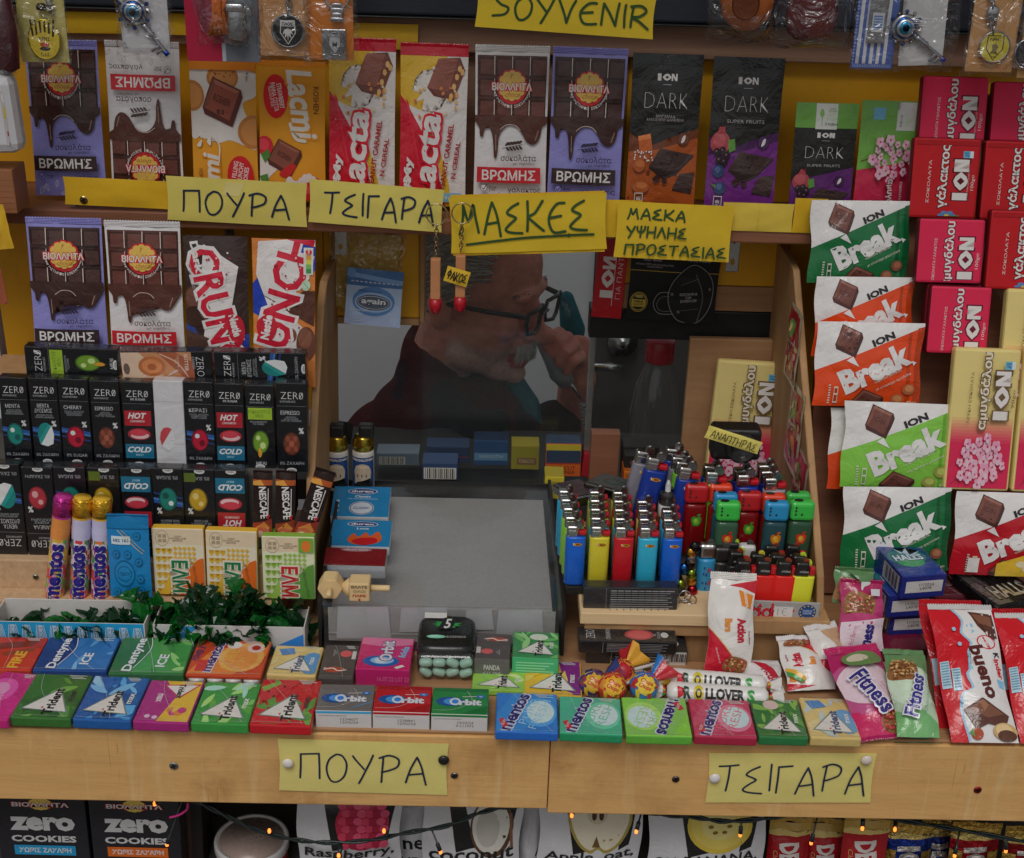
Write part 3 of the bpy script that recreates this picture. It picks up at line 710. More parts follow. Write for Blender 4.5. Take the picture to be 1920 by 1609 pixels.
def ion_logo(cx, cy, w, h, c, rot=0, oc=None, asp=1.0):
    """three-letter deco word mark: bar, pointed oval, N."""
    ca, sa = math.cos(rad(rot)), math.sin(rad(rot))
    def q(x, y): return (cx + (x * w * ca + y * h * sa * asp) , cy + (-x * w * sa / asp + y * h * ca))
    def pk(pts, cc): return P([q(x, y) for x, y in pts], cc)
    I = [(-.5, -.5), (-.32, -.5), (-.32, .5), (-.5, .5)]
    Ov = [(-.26, 0), (-.15, -.36), (-.03, -.5), (.09, -.36), (.2, 0), (.09, .36), (-.03, .5), (-.15, .36)]
    hole = [(-.12, 0), (-.03, -.26), (.06, 0), (-.03, .26)]
    Nn = [(.2, -.5), (.3, -.5), (.42, .1), (.42, -.5), (.5, -.5), (.5, .5), (.4, .5), (.28, -.1), (.28, .5), (.2, .5)]
    o = []
    if oc:
        for sh in (I, Ov, Nn):
            mx = sum(p[0] for p in sh) / len(sh); my = sum(p[1] for p in sh) / len(sh)
            o.append(pk([(mx + (x - mx) * 1.22, my + (y - my) * 1.22) for x, y in sh], oc))
    return o + [pk(I, c), pk(Ov, c), pk(hole, oc or '151515'), pk(Nn, c)]
def dark_tablets(c0, dx=0, dy=0, s=1.0):
    g = lambda x, y: (50 + (x - 50) * s + dx, 72 + (y - 72) * s + dy)
    o = [P([g(30, 72), g(45, 60), g(95, 64), g(70, 76), g(52, 79)], '2a1f1e'), P([g(30, 71), g(45, 59), g(95, 63), g(70, 74)], '392b29'), L([g(40, 65), g(84, 69)], .8, '241a19'), T('ION', *g(64, 62.5), 16, 2.2, '241a19', -4), T('ION', *g(54, 69), 16, 2.2, '241a19', -4),
         P([g(66, 86), g(76, 75), g(98, 74), g(94, 88)], '2e2322'), P([g(66, 85), g(76, 75), g(98, 74), g(95, 84)], '3d2e2c'), L([g(70, 82), g(96, 80)], .7, '241a19')]
    return o
def ion_dark(word1, c, c2, fruit):
    o = [P([(0, 50), (30, 58), (60, 52), (100, 46), (100, 100), (0, 100)], c2), P([(0, 62), (40, 60), (100, 52), (100, 100), (0, 100)], c)]
    o += [R(0, 0, 100, 7, '121212'), ion_logo(50, 14.5, 28, 4.4, 'b9b5b2'), R(44, 19, 56, 19.3, '9a9694'), T('DARK', 50, 29, 62, 9.6, 'b5b1ae', 0, -.035), T(word1, 50, 40, 54, 4 if '\n' in word1 else 2.2, '8d8986', 0, 0)]
    o += dark_tablets(c)
    o += [EL(78, 53, 8.5, 4.6, '2a1d22', 20), EL(78, 53, 7.8, 4.2, c2, 20), P(crom([(75, 55.5), (77, 51.5), (81, 50.5), (80, 54)], 3, True), 'c4c0bc')]
    if fruit:
        o += [EL(16, 54, 14, 7.4, '8d3a40'), EL(14, 52, 9, 4.4, '9c4a50'), P([(10, 48), (14, 43), (17, 46), (21, 43), (22, 48)], '8a3438'), P([(26, 52), (36, 51), (38, 58), (29, 60)], '4f7a34')]
        for x, y in ((12, 60), (20, 59), (26, 62), (16, 65), (23, 66)): o += [EL(x, y, 5, 2.8, '241a20'), EL(x - 1, y - .8, 1.4, .7, '6a4a54')]
        for x, y in ((16, 72), (20, 83)): o += [EL(x, y, 8, 4.2, '2c3a58'), EL(x - 1, y - 1, 4, 2, '43547a')]
        o += [P([(6, 80), (14, 81), (14, 84)], '4a6a30')]
    else:
        o += [P([(12, 52), (30, 50), (34, 60), (16, 63)], '9a4a1e'), P([(12, 52), (30, 50), (31, 53), (14, 55)], 'b96a38')]
        rr = random.Random(5)
        for k in range(26): o.append(R(x := rr.uniform(8, 34), y := rr.uniform(60, 67), x + 1.8, y + 1, 'bdb8b4'))
        for x, y, rx, ry in ((16, 70, 9, 4.6), (20, 84, 12, 4.4)): o += [EL(x, y, rx, ry, '8a4826'), EL(x + 1, y - .8, rx * .7, ry * .5, 'a05c34')]
    o += [P(crom([(36, 79), (42, 76), (48, 78), (42, 81)], 3, True), '33201c'), EL(54, 80, 4, 1.7, '33201c'), R(12, 88, 24, 98, 'a9a4a2'), R(13, 88.6, 23, 97.4, c2), T('682kJ\n163kcal', 18, 93, 8, 5, 'c4c0bc'), T('SUPER FRUITS' if fruit else 'ALMONDS &\nSALTY CARAMEL', 56, 92, 38, 1.6 if fruit else 3.4, '6a4a50' if fruit else '7a3a20'), T('90 g℮', 54, 97, 13, 1.6, 'a39e9b')]
    return o
def blossoms(x0, y0, x1, y1, n, seed, c='c08a9c'):
    rr = random.Random(seed); o = []
    for k in range(n):
        t = rr.random(); x = x0 + (x1 - x0) * (.5 + .42 * math.cos(k * 2.4) * math.sqrt((k + 1) / n)); y = y0 + (y1 - y0) * (.5 + .42 * math.sin(k * 2.4) * math.sqrt((k + 1) / n))
        r = rr.uniform(3.6, 6.2)
        for q in range(5):
            a = q * 72 + rr.uniform(0, 40); o.append(EL(x + r * .75 * math.cos(rad(a)), y + r * .5 * math.sin(rad(a)), r * .62, r * .4, rr.choice(['c59aaa', 'd1b0bc', 'b77f95']), 9))
        o.append(EL(x, y, r * .3, r * .2, '9a3a58', 8))
    return o
def amyg(bg, ink, word, lo=None, wt='100g℮', flowers=True, milk='ΣΟΚΟΛΑΤΑ ΓΑΛΑΚΤΟΣ'):
    """classic slab wrapper: the name runs up the long side."""
    o = []
    if lo:
        for k in range(10):
            a = C(bg); f = k / 9
            h = ''.join('%02x' % int(int(bg[i:i + 2], 16) * (1 - f) + int(lo[i:i + 2], 16) * f) for i in (0, 2, 4)); o.append(R(0, 46 + k * 2.2, 100, 50 + k * 2.2 if k < 9 else 100, h))
        o += [L([(10, 96), (34, 84), (52, 74), (74, 68)], 1.2, '6a2a3a', True)] + blossoms(8, 58, 92, 100, 24, word)
    o += TO(word, 48, 29, 54, 17, 'd0cac6' if ink != '5a4630' else 'c9c0ae', ink, 89, .06, .07)
    lg = []
    for op in ion_logo(50, 50, 100, 100, 'd0cac6', 0, ink):
        lg.append(('p', [(y, 100 - x) for x, y in op[1]], op[2]))
    o += sub(lg, 62, 15, 84, 49)
    o += [T(milk, 26, 34, 36, 4, 'c9bdb8' if ink != '5a4630' else ink, 89, .0), T(wt, 91, 34, 13, 6, 'c9bdb8' if ink != '5a4630' else ink, 89, .0), T('ΚΛΕΙΣΜΕΝΗ ΑΕΡΟΣΤΕΓΩΣ', 84, 36, 26, 2.4, 'b79a96' if ink != '5a4630' else '8a7858', 89, .0),
          R(74, 8, 89, 13.6, '5a93ad'), R(84, 8, 89, 13.6, 'bcc3c6'), T('ΑΝΑ\n100g', 79, 10.8, 8, 4, '1d3a5c')]
    return o
def break_bar(c, dk, nut, sub_='με ολόκληρα φουντούκια', wt='85g℮', extra=None):
    o = [P([(0, -.5), (100, -.5), (100, 4), (0, 58)], 'b9b6b4'), P([(0, 58), (100, 4), (100, 100), (0, 100)], c), P([(94, 6), (100, 4), (100, 100), (93, 100)], dk), P([(86, 12), (89, 10), (90, 100), (86, 100)], dk)]
    o += chip_of_choc(30, 22, 22, 30, 22, '5c342c', '3c211c', '7b5044')
    o += [T('ION', 62, 19, 22, 8.5, '1c1a1a', 24, .05)]
    for s, bo, cc, dx in (('Break', .13, dk, .9), ('Break', .07, 'cbc8c6', 0)): o.append(T(s, 56 + dx, 53 + dx, 70, 30, cc, 27, bo))
    o += [P([(28, 45), (34, 40), (40, 52)], 'cbc8c6'), P([(44, 84), (50, 80), (48, 90)], 'cbc8c6'), P([(91, 44), (96, 46), (93, 50)], 'cbc8c6'),
          T('σοκολάτα γάλακτος', 68, 62.5, 28, 4, 'b9b6a6', 26, 0), T(sub_, 74, 69, 36, 4, 'b9b6a6', 26, 0)]
    for k in range(8): o.append(R(13 + k * 1.2 * 0, 74 + k * 3, 15, 75.6 + k * 3, 'a8a698'))
    o += [R(18, 76, 22, 96, 'a8a698'), R(18.6, 78, 21.4, 84, dk), R(18.6, 86, 21.4, 94, dk), chip_of_choc(50, 93, 26, 22, 30, '54302a', '37201c', '6b4238')]
    for x, y in ((78, 90), (88, 78)): o += [EL(x, y, 6, 6.5, nut[0], 16, 0), EL(x + .6, y - 1, 4, 4, nut[1], 14)]
    o += [T(wt, 92, 94, 9, 4, 'b0ae9c', 0, 0)]
    return o + (extra or [])
def crunch(dark):
    bgc = '332420' if dark else '1c3080'
    s = 'CRUNCH'
    if dark:
        o = [P([(32, 6), (86, 22), (72, 58), (54, 66), (76, 100), (18, 100), (30, 70), (22, 56)], 'b9b4b2'), P([(0, 60), (8, 62), (30, 84), (0, 88)], '2a3a78'), P([(70, 78), (100, 72), (100, 100), (84, 100)], '24357c'), P([(0, 70), (36, 76), (76, 88), (70, 92), (30, 84), (0, 90)], '46312a'),
             EL(16, 50, 20, 13, '4d3027'), EL(14, 46, 13, 8, '5d3c31'), EL(14, 60, 18, 8, '33201b'), EL(32, 56, 9, 6, '4d3027'),
             TO('CRUNCH', 55, 62, 108, 50, 'a81c30', 'c9c4c2', -76, .1, .05), T('Dark', 21, 16, 24, 13, 'cbc7c4', -80, .04), T('με σοκολάτα υγείας\nκαι δημητριακά', 12, 30, 24, 6, '9a928e', -80, 0),
             P(crom([(64, 56), (88, 60), (94, 72), (84, 82), (70, 74)], 4, True), 'a01c2c'), T('Nestle', 79, 66, 17, 14, 'd0cbc8', -78, .05), EL(8, 96, 7, 3.6, '8aa088'), L([(5, 94), (11, 98)], 1.5, 'b9c4b4')]
    else:
        o = [P([(0, 30), (0, 60), (100, 20), (100, 0), (60, 0)], '203690'), P([(0, 50), (30, 56), (60, 62), (100, 56), (100, 100), (0, 100)], 'b06a34'), P([(10, 2), (62, 0), (84, 18), (58, 50), (84, 60), (62, 100), (20, 100), (34, 66), (24, 44), (6, 24)], 'b9b4b2'), P([(10, 36), (50, 44), (100, 58), (96, 54), (66, 40), (80, 34), (100, 34), (100, 48), (98, 58)], '4a2c24'),
             EL(86, 70, 16, 12, '5a362a'), EL(84, 66, 11, 7, '6e4636'), EL(62, 64, 9, 5, '6a3f30'), TO('CRUNCH', 42, 52, 112, 54, 'a81c30', 'c9c4c2', 76, .1, .05), P(crom([(6, 56), (28, 50), (40, 58), (30, 68), (12, 68)], 4, True), 'a01c2c'), T('Nestle', 22, 59, 17, 15, 'd0cbc8', 80, .05),
             R(82, 5, 97, 23, 'c4c2bc'), R(86, 10, 94, 13, 'b8863a'), R(86, 13, 94, 16, 'b9b24a'), R(86, 16, 94, 19, '6a9a52'), R(86, 19, 94, 22, '3a7a4a'), EL(90, 8, 5, 2, 'b02a2a'), T('E', 90, 8, 4, 2.4, 'd8d4d0', -90), EL(86, 30, 7, 3.6, '9ab09a'), L([(82, 28), (90, 32)], 1.4, '6a8a6a'), T('fruit', 80, 90, 11, 12, 'c9c4c2', 86, .04)]
        rr = random.Random(9)
    rr = random.Random(4)
    for k in range(24): o.append(EL(rr.uniform(28, 80), rr.uniform(8, 96), 1.6, .8, 'c9b9ae' if k % 2 else '8a1626', 8))
    return o

# ================================================================== chocolate bars
UD, UL = 1.445, 7
PUR, WHI = '7370a6', 'b4b1b1'
def choc(label, BL, BR, TL, ops, base, d=UD, lean=UL, group='chocolate bars on the upper shelf', thick=.008, mat='gloss', seals=None, flip=False, pillow=.0045, wr=.0017, **k):
    return item('chocolate_bar', 'chocolate bar', label, BL, BR, TL, d, lean, thick=thick, ops=ops, base=base, mat=mat, group=group, pillow=pillow, wr=wr, flip=flip, seals=seals, **k)
choc('purple oat chocolate bar under the striped yellow keychain at the left end', (68, 366), (201, 368), (62, 84), vio_purple(), PUR, seals=[('t', 3.5, '6a679c')])
choc('white oat chocolate bar standing upside down behind the blue eye keychain', (211, 374), (346, 378), (213, 86), vio_white(), WHI, flip=True, seals=[('t', 3.5, 'a5a2a2')])
choc('orange biscuit chocolate bar with cookies and a white splash under the red blister pack', (364, 374), (486, 377), (364, 112), lacmi_cookies(), 'c98a26', mat='card')
choc('orange strawberry panna cotta chocolate bar with red oval', (488, 376), (611, 380), (488, 112), lacmi_straw(), 'bd7f20', mat='card')
choc('red and white peanut caramel bar half behind the silver bottle opener keyring', (617, 380), (740, 384), (622, 76), lacta(), 'b9b3b0', mat='wrap', seals=[('t', 2.2, 'a01626')])
choc('red and white peanut caramel bar against the bare brown wood', (748, 384), (872, 388), (758, 86), lacta(), 'b9b3b0', mat='wrap', seals=[('t', 2.2, 'a01626')])
choc('white oat chocolate bar standing upright under the souvenir sign', (887, 390), (1022, 393), (893, 95), vio_white(), WHI, seals=[('t', 3.8, 'aaa7a7')])
choc('purple oat chocolate bar next to the black orange bar', (1024, 392), (1160, 397), (1036, 98), vio_purple(), PUR, seals=[('t', 3.8, '6a679c')])
choc('black dark chocolate bar with orange caramel and almonds', (1171, 394), (1300, 398), (1176, 98), ion_dark('ΑΜΥΓΔΑΛΑ &\nΑΛΑΤΙΣΜΕΝΗ ΚΑΡΑΜΕΛΑ', '8a431d', '5a2c17', 0), '191817', mat='wrap', pillow=.005, wr=.002)
choc('tall black dark chocolate bar fading to purple with pomegranate', (1318, 400), (1448, 404), (1328, 105), ion_dark('SUPER FRUITS', '5c2468', '3a1a44', 1), '191817', mat='wrap', pillow=.005, wr=.002)
o11 = [R(0, 0, 100, 22, '5f8f3c'), R(32, .5, 66, 23, 'b4b4ae'), T('ΧΩΡΙΣ\nΖΑΧΑΡΗ', 58, 6, 14, 4, '6a8a5a'), T('NO\nSUGAR', 58, 12, 18, 7, '9ab88a'), T('Στέβια', 57, 18.6, 20, 3, '2c2c2a', 0, .01), L([(42, 20), (42, 13)], 1, '5f9a44'), P(crom([(42, 13), (38, 9), (42, 5), (45, 9)], 3, True), '6aa04a')] + sub(spin(spin(ion_dark('SUPER FRUITS', '5c2468', '3a1a44', 1)[1:])), 0, 13, 100, 118)[2:]
o11 = [q for q in o11]
choc('small black and purple sugar free dark bar with a green top', (1476, 402), (1592, 405), (1478, 191), [P([(0, 70), (100, 56), (100, 100), (0, 100)], '4e2059')] + [q for q in o11 if not (q[0] == 'p' and max(y for x, y in q[1]) > 101)], '1b1a19', pillow=.003)
o12 = [R(0, 0, 100, 60, '5f8f3c'), P([(0, 60), (100, 50), (100, 100), (0, 100)], 'a5233f'), R(60, 1, 92, 25, 'b4b4ae'), T('Στέβια', 67, 17, 10, 4, '2c2c2a', -90), T('NO\nSUGAR', 80, 17, 10, 9, '9ab88a', -90), R(20, 6, 40, 16, '5a93ad'), L([(6, 52), (30, 46), (46, 30)], 1.6, '5a3a2a', True)] + blossoms(12, 26, 94, 72, 22, 'g') + TO('αμυγδάλου', 56, 86, 40, 13, 'c9b9b4', '6a2434', -88, .05, .06) + [ion_logo(34, 90, 24, 10, 'cfc8c4', 0, '7a2438'), T('ΣΟΚΟΛΑΤΑ ΓΑΛΑΚΤΟΣ', 74, 84, 32, 4, 'c9b0b4', -88)]
choc('small green and pink almond bar printed with cherry blossom', (1596, 404), (1706, 407), (1597, 187), o12, 'a5233f', pillow=.003)
# lower left row
LD = 1.345
GL = 'chocolate bars on the lower left shelf'
choc('purple oat chocolate bar on the lower left shelf', (68, 684), (206, 687), (76, 418), vio_purple() [:], PUR, d=LD, group=GL, seals=[('t', 4, '6a679c')])
choc('white oat chocolate bar on the lower left shelf', (211, 687), (349, 690), (219, 424), vio_white(), WHI, d=LD, group=GL, seals=[('t', 4, 'a5a2a2')])
choc('dark brown crispy chocolate bar with big red letters', (352, 690), (470, 693), (362, 441), crunch(True), '2f211e', d=LD, group=GL, mat='wrap')
choc('blue and orange crispy chocolate bar with big red letters', (476, 722), (592, 726), (498, 447), crunch(False), 'b06a34', d=LD - .004, group=GL, mat='wrap')
# right rack: sloping plane
def rk(y): return 1.425 - (y - 400) / 665 * .125
GR = 'slab bars stacked on the right rack'
def slab(label, BL, BR, TL, ops, base, side, dd=0, k=1.0, **kw):
    return item('chocolate_bar', 'chocolate bar', label, BL, BR, TL, rk(BL[1]) - .012 - dd, 14, thick=.014 * k, ops=ops, base=base, side=side, mat='card', group=GR, r=.003, **kw)
PK, RD, CR = 'b0203f', '99141a', 'b7a66a'
A1 = lambda: amyg(PK, '5a1226', 'αμυγδάλου')
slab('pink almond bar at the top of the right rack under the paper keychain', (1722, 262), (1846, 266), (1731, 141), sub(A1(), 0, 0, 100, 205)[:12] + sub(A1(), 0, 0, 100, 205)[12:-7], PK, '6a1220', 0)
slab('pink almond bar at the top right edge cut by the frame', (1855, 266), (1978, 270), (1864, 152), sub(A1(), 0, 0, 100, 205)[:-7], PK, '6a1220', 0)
FLW = [EL(56 + 9 * math.cos(rad(a)), 96 + 4 * math.sin(rad(a)), 5, 2.4, '4a6a94', 9) for a in range(0, 360, 60)] + [EL(56, 96, 4, 2, 'b39a3a', 9), L([(40, 98), (74, 96)], 1.5, '3a6a3a')]
A2 = lambda: sub(amyg(RD, '4a0a0e', 'γάλακτος', milk='ΣΟΚΟΛΑΤΑ'), 0, 4, 100, 152) + [R(0, 0, 100, 9, '8a1016')] + FLW
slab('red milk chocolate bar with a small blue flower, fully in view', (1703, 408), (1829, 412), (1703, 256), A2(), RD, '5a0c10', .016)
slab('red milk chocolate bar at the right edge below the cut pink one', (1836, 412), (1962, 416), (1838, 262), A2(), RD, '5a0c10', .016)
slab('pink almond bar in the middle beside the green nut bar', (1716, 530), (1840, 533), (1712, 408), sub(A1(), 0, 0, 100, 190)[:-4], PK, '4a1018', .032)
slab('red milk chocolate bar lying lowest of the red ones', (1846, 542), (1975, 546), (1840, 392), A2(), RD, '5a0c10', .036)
for i in range(2):
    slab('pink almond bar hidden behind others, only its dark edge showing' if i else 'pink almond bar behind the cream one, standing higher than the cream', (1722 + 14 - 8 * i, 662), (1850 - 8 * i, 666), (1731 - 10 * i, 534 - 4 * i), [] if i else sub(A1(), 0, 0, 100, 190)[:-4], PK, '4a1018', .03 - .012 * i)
A3 = lambda: amyg(CR, '5a4630', 'αμυγδάλου', 'ac2444', '90g℮', milk='ΛΕΥΚΗ ΣΟΚΟΛΑΤΑ')
slab('cream and pink blossom bar behind at the right edge', (1870, 760), (1998, 764), (1856, 540), A3(), CR, CR, .028)
slab('cream and pink blossom bar fully in view beside the light green bar', (1768, 918), (1891, 922), (1736, 650), A3(), CR, CR, .03)
slab('cream and pink blossom bar cut by the right frame edge', (1896, 922), (2020, 926), (1878, 652), A3(), CR, CR, .03)
item('chocolate_bar', 'chocolate bar', 'cream and pink blossom bar leaning on the brown board behind the lighters', (1320, 900), (1446, 908), (1336, 674), 1.47, 6, thick=.012, ops=A3(), base=CR, side=CR, mat='card', r=.003)
GB = 'square nut bars on the right rack'
def brk(label, BL, BR, TL, ops, base, dd=0):
    h = rk(BL[1]) - .02 - dd
    return item('chocolate_bar', 'chocolate bar', label, BL, BR, TL, h, 14, thick=.01, ops=ops, base=base, mat='wrap', group=GB, pillow=.007, wr=.0026, wav=.0012)
HZ = ('6e4030', '8a5a44'); AL = ('8a5030', 'a56a44'); PI = ('7d7a3c', '8f9a4c')
GN, OR, LG, RE = '14582f', 'b83a12', '6aa03a', '96141f'
brk('dark green hazelnut bar at the top of the nut bars', (1514, 530), (1700, 532), (1511, 375), break_bar(GN, '0f4526', HZ), GN)
brk('orange almond bar half hidden with a glossy white top', (1522, 668), (1706, 670), (1519, 518), break_bar(OR, '94300f', AL, 'με ολόκληρα αμύγδαλα'), OR, .0)
brk('orange almond bar fully in view on the right rack', (1522, 760), (1722, 764), (1520, 602), break_bar(OR, '94300f', AL, 'με ολόκληρα αμύγδαλα'), OR, .014)
brk('orange almond bar peeping out behind the light green one', (1548, 916), (1740, 920), (1542, 764), break_bar(OR, '94300f', AL, 'με ολόκληρα αμύγδαλα'), OR, 0)
brk('light green pistachio bar on the right rack', (1572, 912), (1784, 920), (1562, 750), break_bar(LG, '55862c', PI, 'ολόκληρα pistachio'), LG, .016)
brk('dark green hazelnut bar behind the stack of blue candy boxes', (1574, 1068), (1776, 1070), (1569, 912), break_bar(GN, '0f4526', HZ), GN, .016)
POP = [P([(40, 84), (100, 56), (100, 100), (40, 100)], 'b8982c'), T('CRISPY', 84, 76, 22, 4, '3a2a1a', 24), TO('POP\nCORN', 86, 87, 26, 16, 'd0cbc4', '2a2422', 24, .06, .05), EL(62, 84, 5, 4, 'c9bd9a'), EL(72, 82, 5, 4, 'c9bd9a'), EL(68, 90, 5, 4, 'b9ad8a'), R(14, 78, 24, 96, 'b9b5b2')]
brk('red popcorn bar with a yellow corner at the right edge', (1780, 1076), (1985, 1082), (1772, 920), break_bar(RE, '78101a', AL, '', '', POP)[:], RE, .012)
# ================================================================== candy cartons in clear wrap, left rack
def ball(cx, cy, rx, ry, c, c2, hi='c9d4d0'):
    return [EL(cx, cy, rx, ry, c2, 22), EL(cx + .5, cy + .3, rx * .86, ry * .88, c, 20), EL(cx - rx * .3, cy - ry * .35, rx * .28, ry * .22, hi, 10), EL(cx + rx * .25, cy + ry * .3, rx * .35, ry * .3, hi if hi != 'c9d4d0' else c2, 10)]
BEAM = lambda: [P([(0, 57), (100, 62), (100, 68), (0, 63)], '24447a'), P([(0, 60), (100, 66), (100, 67.4), (0, 61)], '3d6a9c'), P([(0, 66), (100, 72), (100, 74), (0, 68)], '1c3260')]
TXT = 'a9aaab'
def zero(kind):
    o = [T('ZER0', 52, 14, 72, 7.6, 'b9b9b9', 0, -.02), L([(76, 17), (86, 11)], 2, 'b9b9b9'), R(0, 25.5, 100, 25.9, '5a5c60')]
    def head(a, b='', g='ΚΑΡΑΜΕΛΕΣ'):
        n = len(a.split('\n')); return [T(g, 38, 20.6, 50, 2.2, '7d7f82'), T(a, 45, 33 if n == 1 else 35, 62 if max(map(len, a.split('\n'))) > 5 else 52, 4.4 * n + (1.6 if n > 1 else 0), TXT, 0, -.005), T(b, 48, 40 if n == 1 else 44.5, 66, 6 if n == 1 else 4.6, '74777a') if b else None]
    pc = T('%', 80, 53, 17, 7, 'b9bbbc', 0, .03); zx = T('0% ΖΑΧΑΡΗ', 48, 90, 78, 3.6, '9c9ea0', 0, -.01); oval = [EL(46, 98, 17, 2.8, 'b0b0ae'), T('λάβδας', 46, 98, 24, 2.6, '1c1c1c')]
    if kind == 'mint': o += BEAM() + head('ΜΕΝΤΑ', 'ΔΥΝΑΤΗ ΓΕΥΣΗ\nΑΝΑΚΟΥΦΙΖΟΥΝ\nΛΑΙΜΟ & ΑΝΑΠΝΟΗ') + ball(46, 66, 29, 13, '176a60', '0f4a46') + [pc, zx]
    if kind == 'spear': o += BEAM() + head('ΜΕΝΤΑ\nΔΥΟΣΜΟΣ', 'ΔΡΟΣΕΡΗ ΓΕΥΣΗ\nΚΑΘΑΡΗ ΑΝΑΠΝΟΗ') + [EL(48, 66, 29, 14, '176a66', 24)] + [P([(70, 55), (77, 66), (72, 77), (52, 80), (28, 78)], 'b9bcbc'), P([(60, 54), (68, 55), (26, 78), (22, 72)], '1f7c78'), pc, zx]
    if kind == 'cherry': o += BEAM() + head('CHERRY', 'COOL ACTION\nDELICIOUSLY\nSOOTHING', 'CANDIES') + ball(48, 68, 30, 13, '96152c', '5c0c1c') + [pc, T('0% SUGAR', 48, 90, 70, 3.6, '9c9ea0', 0, -.01)]
    if kind == 'kerasi': o += BEAM() + head('ΚΕΡΑΣΙ', 'COOL ACTION\nΧΑΪΔΕΥΟΥΝ\nΤΟΝ ΛΑΙΜΟ') + ball(48, 68, 30, 13, '96152c', '5c0c1c') + [pc, zx]
    if kind == 'espresso':
        o += head('ESPRESSO', 'ΔΥΝΑΤΗ\nΔΟΣΗ ΚΑΦΕ\nΠΟΥ ΣΕ ΤΟΝΩΝΕΙ') + [EL(48, 68, 28, 13, '4a241a')]
        for k in range(8): o.append(EL(48 + 17 * math.cos(k * .785), 68 + 8 * math.sin(k * .785), 8, 3.6, '7a4030' if k % 2 else '5f3024', 12))
        o += [EL(48, 68, 9, 4, '8a4c3a'), pc, zx]
    if kind == 'hot': o += [T('0% SUGAR', 54, 20.5, 50, 2.6, '9c9ea0'), R(6, 34, 94, 52, '8d1d26'), T('HOT', 48, 40, 62, 7.4, 'c4c0c0', 0, .04, .3), T('CINNAMON', 48, 46.5, 48, 2.8, 'b9aeae', 0, .01, .2), EL(52, 62, 38, 7, '8f2630', 24), EL(54, 63.6, 30, 4, 'b9a0a0', 20), EL(50, 60.4, 28, 4, 'a83440', 20), R(4, 74, 98, 91, '1a5a74'), T('COLD', 50, 80.5, 78, 7, 'c4c4c4', 0, .04, .3), T('MINT', 50, 87, 26, 2.6, '7aa0b0')]
    if kind == 'white': o = [R(0, 0, 100, 100, 'a9a8aa'), R(0, 24, 100, 24.5, '94949a'), T('ZER0', 40, 14, 56, 7, 'b4b3b4', 0, -.01), EL(40, 68, 26, 14, '8d8d90', 24), EL(41, 68, 25, 13.4, 'b0afb0', 24), P([(15, 68), (18, 60), (28, 55), (44, 54), (56, 56), (20, 76)], 'a03a40'), T('0% ΖΑΧΑΡΗ', 46, 92, 60, 3, 'a0a0a2')]
    if kind == 'euca': o += [T('ΚΑΡΑΜΕΛΕΣ', 40, 20.6, 50, 2.2, '7d7f82'), R(8, 27, 92, 41, '7f9a2c'), T('ΕΥΚΑΛΥΠΤΟΣ\nΜΕΛΙ', 48, 34, 76, 9, '2c3a14', 0, -.01), T('ΜΑΛΑΚΩΝΟΥΝ\nΤΟ ΛΑΙΜΟ', 44, 45, 58, 5, '74777a')] + ball(50, 68, 29, 14, '5d7f24', '35521a', 'a9bc7a') + [P(crom([(46, 74), (54, 82), (46, 87), (40, 82)], 3, True), 'b5802a'), T('ΜΕΛΙ', 50, 94, 36, 4, '9c9ea0')]
    if kind == 'red': o += BEAM()[:0] + head('ΚΑΝΕΛΑ', 'ΧΩΡΙΣ\nΖΑΧΑΡΗ') + ball(54, 66, 30, 13, '8f2a34', '5e1a22', 'b98a8a') + [pc, zx]
    if kind == 'yellow': o += head('ΛΕΜΟΝΙ', 'ΜΕ ΒΙΤΑΜΙΝΗ C\nΒΕΛΤΙΩΝΕΙ') + ball(54, 66, 30, 13, '9a7d1e', '6a5414', 'c9b46a') + [pc, T('0% SUGAR', 50, 90, 70, 3.8, '9c9ea0', 0, -.01), R(60, 86, 96, 96, '4a5a1e')]
    if kind == 'teal': o += BEAM() + head('ICE', 'SURE THROAT\nEASE BREATH') + ball(50, 66, 30, 13, '17645a', '0f4640') + [pc, T('0% SUGAR', 50, 90, 70, 3.8, '9c9ea0', 0, -.01)]
    return o + oval
ZG = ('slim candy cartons, upright row', 'slim candy cartons, upside down row', 'slim candy cartons lying flat')
def zbox(label, BL, BR, TL, d, ops, lean, grp, base='121316', flip=False, thick=.015):
    return item('candy_carton', 'candy carton', label, BL, BR, TL, d, lean, thick=thick, ops=ops, base=base, side=base, mat='gloss' , group=grp, r=.0008, flip=flip, film=True)
row1 = [(10, 62, 20, 74, 708, 866, 'mint', 'black candy carton with a green mint ball at the left of the upright row'), (66, 118, 74, 131, 709, 867, 'spear', 'black candy carton with a half white half green ball'),
        (120, 175, 130, 189, 711, 868, 'cherry', 'black candy carton with a red ball, worded cherry'), (178, 232, 187, 243, 714, 869, 'espresso', 'black candy carton with a brown coffee swirl, fourth from the left'),
        (236, 292, 243, 302, 716, 872, 'hot', 'black candy carton with red hot and blue cold bands beside the white one'), (295, 350, 303, 359, 714, 873, 'white', 'white candy carton standing among the black cartons'),
        (352, 405, 358, 414, 716, 874, 'kerasi', 'black candy carton with a red ball right of the white one'), (407, 461, 414, 471, 719, 876, 'hot', 'black candy carton with red hot and blue cold bands in glossy film, right of centre'),
        (464, 517, 470, 529, 722, 877, 'euca', 'black candy carton with lime band and green honey ball, upright'), (521, 578, 531, 588, 718, 884, 'espresso', 'black candy carton with a brown coffee swirl at the right end')]
for x0, x1, t0, t1, yt, yb, k, lb in row1:
    zbox(lb, (x0, yb), (x1, yb + 1.4), (t0, yt), 1.286, zero(k), 4, ZG[0], 'a9a8aa' if k == 'white' else '121316')
